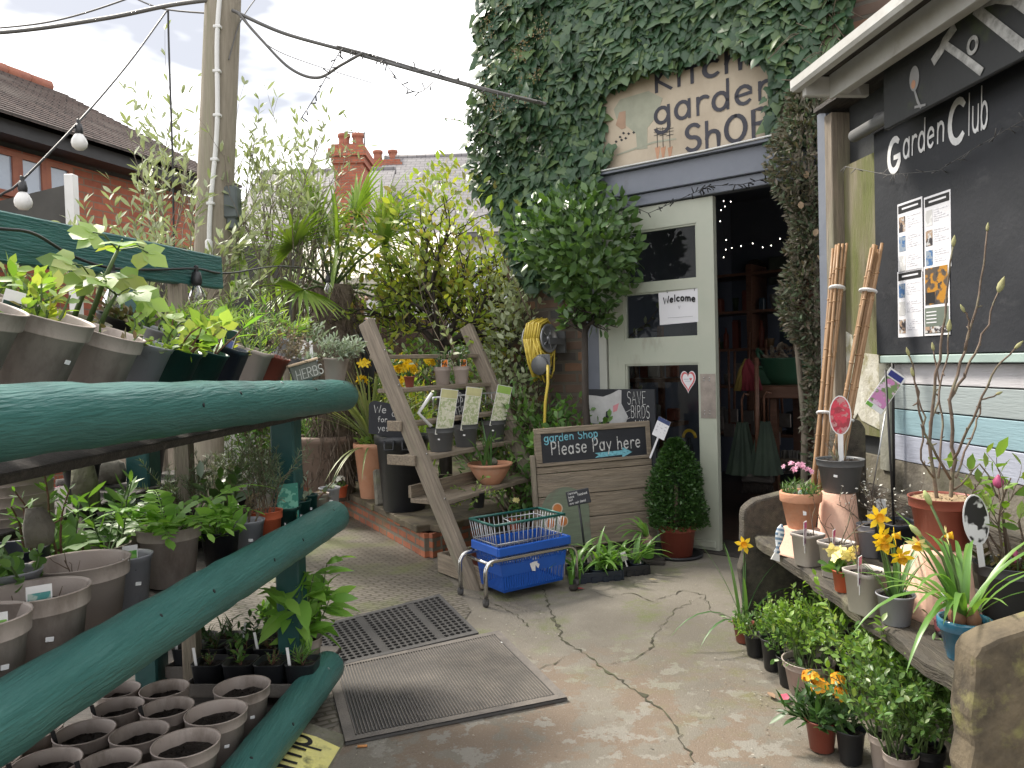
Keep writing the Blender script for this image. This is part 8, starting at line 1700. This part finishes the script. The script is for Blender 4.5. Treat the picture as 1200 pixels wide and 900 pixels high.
# h
t, rg, z = seatpot('small grey pot of yellow daffodils on the bench', 1050, 731, 'plain', .050, .085, 'grey', .9); straps(t, rg, z, 20, .16, .012, .35, .6, LF['daff'], .025)
def wpx(root, px, py, Y): q = np.array(root.matrix_world.translation); rzm = root.matrix_world.to_3x3().inverted(); return np.array(rzm @ Vector(AT(px, py, Y)-q))
def setmw(root, M): root.matrix_world = M
Pd = G(1050, 731, SEAT)
def daffs(root, P, base_z, flowers, rg, rzinv):
    for px, py, dY, face, sc in flowers:
        top = np.array(rzinv @ Vector(AT(px, py, P[1]+dY)-np.array(P))); fc = np.array(rzinv @ Vector(face)); daffodil(root, rg, (rg.uniform(-.015, .015), rg.uniform(-.015, .015), base_z), top, fc, sc)
bpy.context.view_layer.update(); ri = t.matrix_world.to_3x3().inverted()
daffs(t, Pd, z, [(1029, 607, 0, (-.1, -1, .2), .95), (1033, 629, -.02, (.3, -1, -.1), .95), (1047, 628, .02, (.8, -.4, .1), .9), (1036, 637, -.03, (-.3, -.9, -.3), .9), (1056, 651, -.03, (-.2, -.8, -.5), .95)], rg, ri)
# j
t, rg, z = seatpot('upturned pale clay planter with a barcode label under the magnolia', 1096, 718, 'square', .09, .185, 'peach', flip=True, name='upturned_pot', cat='plant pot', rz=8); b = MB(); b.box((0, 0, 0), (.05, .001, .045)); 
for k in range(12): b.bb(-.018+k*.003, -.0165+k*.003+.0008*(k % 3), -.0012, -.0006, -.008, .008, 1)
b.bb(-.01, .01, -.0012, -.0006, .013, .016, 1); b.bb(-.016, .016, -.0012, -.0006, -.015, -.012, 1); b.build('barcode_label', [K['paper'], K['ink']], t, T3(-.012, -.0885, .075) @ RZ(R(-6)) @ RX(R(-7)))
Pj = G(1096, 718, SEAT); Pj = np.array([Pj[0]+.035, Pj[1]+.02, SEAT+.186])
t, rg, z = pot('red brown pot of tall bare magnolia branches on an upturned planter', Pj, 'nursery', .088, .145, 'redbrown', .96, rz=0, soil='soil'); b = MB(); tips = []
K['dry_top'] = pm('dry_straw', (.38, .28, .17), (.28, .2, .12), 60, .95, .6)
t.children[1].data.materials[0] = K['dry_top']
for pl, r0 in ((((1103, 600, 0), (1087, 520, 0), (1098, 440, -.02), (1107, 370, -.03), (1117, 288, -.05)), .0055), (((1112, 600, .02), (1119, 540, .02), (1113, 470, .03), (1130, 410, .05), (1147, 345, .05), (1157, 270, .06)), .006), (((1112, 560, 0), (1085, 508, -.06), (1074, 460, -.08), (1065, 416, -.1)), .004), (((1118, 540, .02), (1140, 492, -.05), (1162, 440, -.08), (1190, 408, -.1)), .004), (((1113, 470, .03), (1134, 432, .06), (1152, 392, .08), (1170, 342, .1)), .0045), (((1100, 560, 0), (1105, 500, .08), (1100, 450, .1), (1094, 410, .1)), .0035), (((1121, 560, 0), (1143, 500, .1), (1150, 470, .12), (1168, 462, .14)), .0035), (((1087, 520, 0), (1098, 470, .05), (1108, 425, .06), (1112, 388, .06)), .0035), (((1095, 560, .0), (1079, 540, -.1), (1083, 490, -.12), (1070, 440, -.12)), .003), (((1130, 410, .05), (1137, 380, .02), (1130, 365, .02)), .003), (((1118, 575, .02), (1150, 545, .0), (1175, 590, -.02)), .003)):
    Q = np.array([AT(x, y, Pj[1]+d)-Pj for x, y, d in pl]); Qs = []
    for i in range(len(Q)-1):
        for k in range(4): Qs.append(Q[i]+(Q[i+1]-Q[i])*k/4+rg.normal(0, .0025, 3))
    Qs.append(Q[-1]); b.tube(Qs, np.linspace(r0, .0022, len(Qs)), 6); tips.append((Qs[-1], unit(Qs[-1]-Qs[-3])))
    for k in range(3, len(Qs)-2, 4): b.tube([Qs[k], Qs[k]+unit(rg.normal(0, 1, 3)+[0, 0, .5])*.015], [.003, .0015], 4)
b.build('branch', K['stem_w'], t); K['furry'] = pm('furry_bud', (.35, .35, .16), (.28, .26, .13), 40, .8)
for i, (p_, d_) in enumerate(tips):
    Mx = Matrix.Translation(Vector(p_)) @ Vector(d_).to_track_quat('Z', 'Y').to_matrix().to_4x4(); s = (1.0, .8, .8, .9, 1.7, .8, .8, 1.2, .8, .8, .7)[i]
    m = MB(); m.lathe([(.003, -.002), (.0055*s, .006*s), (.006*s, .014*s), (.003*s, .024*s), (.0004, .03*s)], 8, 0, Mx); m.build('bud', K['furry'], t)
plant_tag(t, (.045, -.10, z-.115), .072, .145, picmat('bw_magnolia', (.75, .75, .75), (.03, .03, .03), 24), 0, -8, 2, round_=True, rim=.004, stake=.06)
# tall pink label leaning on the wall
q = AT(1038, 458, 2.95); t = thing('flower_label', 'tilted rectangular label of a pink magnolia on a wire stake', 'label', Matrix.Translation(Vector(q)) @ RY(R(36))); b = MB(); b.box((0, 0, 0), (.075, .0015, .17)); b.bb(-.034, .034, -.0018, -.001, -.065, .05, 1); b.bb(-.03, .03, -.0018, -.001, .055, .078, 2); b.bb(-.0375, -.01, -.0018, -.001, -.084, -.07, 3); b.build('card', [K['tagw'], picmat('pink_magnolia', (.62, .25, .5), (.2, .3, .12), 20, (.75, .55, .7)), pm('navy_head', (.03, .04, .22), None, 9, .4), K['bgreen']], t)
b = MB(); b.tube([(-.0, .003, -.08), (-.06, .0, -.40)], .0025, 5); b.build('stake', K['wire'], t, RY(R(-36)))
# k bulbs in the blue pot and the gnome
t, rg, z = seatpot('blue glazed pot of vigorous bulb leaves at the near end of the bench', 1131, 772, 'terra', .06, .10, 'blueglaze', .85); mm = MB(); bpy.context.view_layer.update(); ri = t.matrix_world.to_3x3().inverted(); Pk = np.array(t.matrix_world.translation)
for i in range(26):
    a = rg.uniform(0, 6.28); e = rg.uniform(.1, .9); blade(mm, (.02*math.cos(a), .02*math.sin(a), z+.02), (math.cos(a)*e, math.sin(a)*e, 1), rg.uniform(.18, .30), .017, rg.uniform(.4, 1.5))
for (a, e, L, ar) in ((200, 1.1, .3, .5), (185, .8, .34, 1.9), (215, .9, .33, 2.3), (170, 1.3, .28, .4), (235, .7, .3, 1.2), (0, .6, .3, .6)):
    v = ri @ Vector((math.cos(R(a))*e, math.sin(R(a))*e, 1)); blade(mm, (0, 0, z+.02), v, L, .018, ar)
mm.build('foliage', LF['strap'], t); b = MB()
for a in range(4): b.lathe([(.006, z-.01), (.017, z+.005), (.018, z+.02), (.008, z+.045)], 12, 0, T3(.022*math.cos(a*1.6), .022*math.sin(a*1.6), 0))
b.build('bulb', pm('brown_bulb', (.25, .12, .06), (.16, .08, .05), 30, .6), t)
for (px, py, px2, py2) in ((1090, 590, 1128, 700), (1078, 627, 1122, 690)):
    tp2 = np.array(ri @ Vector(AT(px, py, Pk[1])-Pk)); b = MB(); mid_ = np.array(ri @ Vector(AT((px+px2)/2+4, (py+py2)/2-6, Pk[1])-Pk)); b.tube([(0, 0, z), mid_, tp2], [.004, .0035, .003], 6); b.build('flower_stem', K['stem_g'], t); b = MB(); dd = unit(tp2-mid_); Mx = Matrix.Translation(Vector(tp2)) @ Vector(dd).to_track_quat('Z', 'Y').to_matrix().to_4x4(); b.lathe([(.003, -.004), (.007, .006), (.0075, .02), (.003, .034)], 10, 0, Mx); b.build('flower_bud', pm('pale_bud', (.42, .45, .2), (.3, .36, .12), 20, .6), t)
for px, py, fc in ((1076, 637, (-.5, -.6, -.5)), (1108, 628, (.8, -.3, .1))): daffodil(t, rg, (0, 0, z), np.array(ri @ Vector(AT(px, py, Pk[1])-Pk)), np.array(ri @ Vector(fc)), .75, 'yflower_d', 'pale')
plant_tag(t, (-.03, -.04, z-.02), .016, .11, None, 0, 3)
q = G(1112, 742, SEAT); t = thing('garden_gnome', 'small painted garden gnome with a white beard half hidden by leaves', 'gnome', Matrix.Translation(Vector(q)) @ RZ(R(-25)))
b = MB(); b.lathe([(.028, 0), (.034, .01), (.036, .035), (.028, .065), (.014, .075)], 16); b.build('body', pm('faded_pink_coat', (.42, .14, .15), (.35, .11, .12), 20, .6), t)
b = MB(); b.lathe([(.004, .068), (.018, .074), (.021, .088), (.016, .1), (.003, .107)], 14); b.lathe([(.002, 0), (.005, .004), (.002, .009)], 8, 0, T3(0, -.022, .086)); b.box((-.008, -.0185, .092), (.004, .003, .003), 1); b.box((.008, -.0185, .092), (.004, .003, .003), 1); b.build('head', [K['skin'], K['ink']], t)
b = MB(); b.lathe([(.004, .045), (.013, .058), (.018, .075), (.015, .086)], 12, 0, T3(0, -.012, 0)); b.build('beard', K['white'], t); b = MB(); b.lathe([(.023, .095), (.019, .105), (.01, .128), (.002, .146)], 14); b.build('hat', K['wflower'] if 'wflower' in K else K['white'], t)
for s in (-1, 1): b = MB(); b.tube([(s*.026, 0, .062), (s*.036, -.014, .045), (s*.022, -.03, .035)], [.010, .009, .007], 8); b.build('arm', pm('pink_sleeve', (.45, .16, .17), None, 9, .6), t); b = MB(); b.lathe([(.012, 0), (.013, .01), (.004, .016)], 10, 0, T3(s*.016, -.034, 0)); b.build('boot', K['ink'], t)
# m
t, rg, z = seatpot('dark grey pot of a pink budded camellia at the right edge', 1182, 722, 'nursery', .085, .15, 'dgrey', .92); o = shrub(t, rg, z, 6, .46, .35, 1, 3, lp=4, tpl=OVAL, ls=.05, lm=LF['privet'], sm=K['stem_w'], r=.004); shrub(t, rg, z, 10, .08, 1., 0, lp=5, tpl=OVAL, ls=.03, lm=LF['bronze'], base=.05, names=('side_stem', 'side_foliage'))
bpy.context.view_layer.update(); ri = t.matrix_world.to_3x3().inverted(); Pm_ = np.array(t.matrix_world.translation)
for px, py, s in ((1170, 567, 1.6), (1190, 655, 1.1)): q = np.array(ri @ Vector(AT(px, py, Pm_[1]-.05)-Pm_)); b = MB(); b.lathe([(.004, -.012), (.011*s/1.4, -.004), (.0125*s/1.4, .008), (.006, .02), (.001, .026)], 12, 0, T3(*q)); b.build('flower_bud', LF['rflower'], t); b = MB(); b.tube([q-[0, 0, .012], q*[.5, .5, .7], [0, 0, z]], [.002, .003, .004], 5); b.build('bud_stem', K['stem_w'], t)
# fish ornament by the far bench end
q = AT(913, 632, G(925, 655, SEAT)[1]-.06); t = thing('fish_ornament', 'blue and white striped fish ornament by the far bench end', 'ornament', Matrix.Translation(Vector(q)) @ RY(R(14)) @ RX(R(-10))); b = MB(); b.lathe([(.003, -.055), (.012, -.045), (.006, -.03), (.013, -.005), (.017, .02), (.013, .04), (.003, .055)], 14); b.v[-1] = b.v[-1]*[1, .5, 1]; b.build('body', brickmat('striped_glaze', (.10, .17, .25), (.13, .2, .3), (.55, .58, .6), .2, .016, .004, 'xz', .1, .3), t); b = MB(); b.prism([(-.018, -.075), (.014, -.078), (.008, -.045), (-.007, -.045)], -.003, .003, 0, RX(R(90))); b.build('tail', K['white'], t)

# bamboo canes
def canes(label, bx, by, tx, ty, n_, Y0, Y1, seed):
    rg = RNG(seed); q = AT(bx, by, Y0); t = thing('cane_bundle', label, 'bamboo canes', q); T_ = AT(tx, ty, Y1)-q; K.setdefault('bamboo', pm('bamboo', (.34, .205, .105), (.26, .15, .075), 5, .5, .1, 30, st=(12, 12, .8), c3=(.25, .17, .10), s3=8, lo3=.6, hi3=.75))
    for i in range(n_):
        a = i*2.4; r_ = .006+.011*math.sqrt(i/n_)*1.4; o = np.array([r_*math.cos(a)*1.3, r_*math.sin(a)*.9, 0]); e = T_*rg.uniform(.97, 1.01)+np.array([rg.uniform(-.022, .022), rg.uniform(-.012, .012), 0]); P = []; rr = []
        for k in range(9):
            u = k/8; p_ = o+(e)*u
            P.append(p_)
        b = MB(); b.tube(P, np.linspace(.0082, .0065, 9), 8)
        for k in range(1, 9): p_ = o+e*(k/9+rg.uniform(-.02, .02)); dd = unit(e)*.003; b.tube([p_-dd*1.5, p_-dd*.3, p_+dd*.3, p_+dd*1.5], [.0072, .0094, .0094, .0072], 8)
        b.build('cane', K['bamboo'], t)
    for u in (.32, .82): b = MB(); c_ = T_*u; b.lathe([(.034, -.004), (.036, 0), (.034, .004)], 16, 0, Matrix.Translation(Vector(c_)) @ Vector(T_).to_track_quat('Z', 'Y').to_matrix().to_4x4()); b.build('tie', K['tagw'], t)
canes('upright bundle of bamboo canes nearest the shop doorway', 957, 585, 986, 288, 7, 3.12, 3.42, 41); canes('leaning bundle of bamboo canes before the mossy panel', 972, 590, 1027, 288, 7, 3.02, 3.14, 42)
b = MB(); q = AT(1045, 560, 3.1); q = wx(1047, 540, -.03); b.tube([(q[0], -.03, .46), (q[0]+.005, -.03, zp+.3), (q[0]+.0, -.028, 1.18)], .006, 6); tag(b.build('black_cable', K['cable'], None, WM), 'black cable running down the wall beside the pastel boards', 'cable')

# ------------------------------------------------------------------ pots on the ground by the bench
def gpot(label, px, py, kind, R_, H, mat, lvl=.85, **kw): return pot(label, G(px, py, .003), kind, R_, H, mat, lvl, **kw)
t, rg, z = gpot('small red pot of tall daffodil leaves behind the black pots', 872, 752, 'plain', .045, .085, 'redbrown'); m = MB(); bpy.context.view_layer.update(); ri = t.matrix_world.to_3x3().inverted(); Pq = np.array(t.matrix_world.translation)
for (a, e, L, ar) in ((180, .35, .46, .3), (170, .15, .40, .2), (100, .2, .35, .4), (190, .9, .36, 1.7), (10, .5, .3, .9), (60, .1, .42, .15), (215, 1.1, .3, 1.6), (250, .3, .3, .5), (350, .3, .33, .4)): v = ri @ Vector((math.cos(R(a))*e, math.sin(R(a))*e, 1)); blade(m, (rg.uniform(-.015, .015), rg.uniform(-.015, .015), z), v, L, .015, ar)
m.build('foliage', LF['daff'], t); daffodil(t, rg, (0, 0, z), np.array(ri @ Vector(AT(872, 638, Pq[1]-.03)-Pq)), np.array(ri @ Vector((-.3, -1, .15))), 1.05)
t, rg, z = gpot('small bushy box plant in a black pot beside the daffodil', 885, 768, 'plain', .042, .085, 'black'); shrub(t, rg, z, 12, .16, .8, 1, 4, lp=9, tpl=OVAL, ls=.017, lm=LF['privet_d'], r=.0018)
t, rg, z = gpot('lime tipped box plant in a black pot by the bench end', 906, 784, 'plain', .045, .12, 'black'); shrub(t, rg, z, 14, .24, .6, 1, 5, lp=9, tpl=OVAL, ls=.021, lm=LF['privet'], r=.002)
t, rg, z = gpot('rounded lime green box plant behind the wallflower', 948, 812, 'nursery', .088, .12, 'taupe'); shrub(t, rg, z, 20, .32, .6, 1, 5, lp=11, tpl=OVAL, ls=.022, lm=LF['privet'], r=.003, base=.04)
t, rg, z = gpot('black pot of dark box tucked under the bench front', 925, 803, 'plain', .045, .11, 'black'); shrub(t, rg, z, 9, .2, .5, 1, 4, lp=9, tpl=OVAL, ls=.02, lm=LF['mid'], r=.002)
P = G(975, 815); t, rg, z = pot('pot of spindly dying stems beneath the bench', (P[0]+.06, P[1]+.1, .003), 'plain', .05, .1, 'black', .85); shrub(t, rg, z, 6, .3, .35, 1, 3, lp=5, tpl=OVAL, ls=.018, lm=LF['silver'], sm=K['stem_w'], r=.003)
P = G(950, 770); t, rg, z = pot('leafy box plant in shadow under the bench', (P[0]+.1, P[1]-.0, .003), 'plain', .06, .1, 'black', .85); shrub(t, rg, z, 14, .3, .5, 1, 5, lp=9, tpl=OVAL, ls=.021, lm=LF['mid'], r=.003)
t, rg, z = gpot('orange wallflower in a red brown pot on the concrete', 963, 878, 'plain', .048, .095, 'redbrown'); shrub(t, rg, z, 16, .12, .9, 0, lp=11, tpl=LANCE, ls=.062, lm=LF['dark'], base=.025); bpy.context.view_layer.update(); ri = t.matrix_world.to_3x3().inverted(); Pq = np.array(t.matrix_world.translation)
for px, py, rr_, n_ in ((949, 790, .024, 14), (961, 801, .026, 14), (981, 793, .019, 10), (985, 810, .017, 10)): q = np.array(ri @ Vector(AT(px, py, Pq[1]-.05)-Pq)); flower_cluster(t, rg, q-[0, 0, .008], rr_, n_, ROUND, .017, LF['oflower']); b = MB(); b.tube([q, q*[.4, .4, .7], [0, 0, z]], .0025, 5); b.build('flower_stem', K['stem_g'], t)
t, rg, z = gpot('black netted pot beside the wallflower', 997, 893, 'plain', .042, .10, 'black'); shrub(t, rg, z, 6, .12, .6, 0, lp=6, tpl=LANCE, ls=.04, lm=LF['dark'])
t, rg, z = gpot('tall bright privet in a grey pot in front of the bench', 1038, 904, 'nursery', .045, .11, 'taupe'); shrub(t, rg, z, 17, .52, .3, 1, 5, lp=12, tpl=OVAL, ls=.026, lm=LF['privet'], r=.003, base=.03)
t, rg, z = gpot('grey pot with a darker privet at the front edge', 1056, 928, 'nursery', .045, .11, 'taupe'); shrub(t, rg, z, 15, .42, .38, 1, 5, lp=11, tpl=OVAL, ls=.022, lm=LF['privet_d'], r=.003, base=.03)
P = G(1085, 925); t, rg, z = pot('tall dark leaved privet beside the near bench end', (P[0], P[1], .003), 'nursery', .05, .12, 'black', .85); shrub(t, rg, z, 18, .47, .34, 1, 5, lp=11, tpl=OVAL, ls=.022, lm=LF['privet_d'], r=.003, base=.03)
P = G(1062, 880); t, rg, z = pot('bushy privet between the tall pair under the bench front', (P[0]+.02, P[1], .003), 'nursery', .05, .12, 'black', .85); shrub(t, rg, z, 16, .40, .4, 1, 5, lp=11, tpl=OVAL, ls=.023, lm=LF['privet_d'], r=.003, base=.03)
P = G(1140, 960); t, rg, z = pot('broad leaved young plant at the bottom right corner', (P[0], P[1], .003), 'plain', .05, .10, 'black', .85); shrub(t, rg, z, 7, .14, .6, 0, lp=7, tpl=OVAL, ls=.035, lm=LF['privet'])
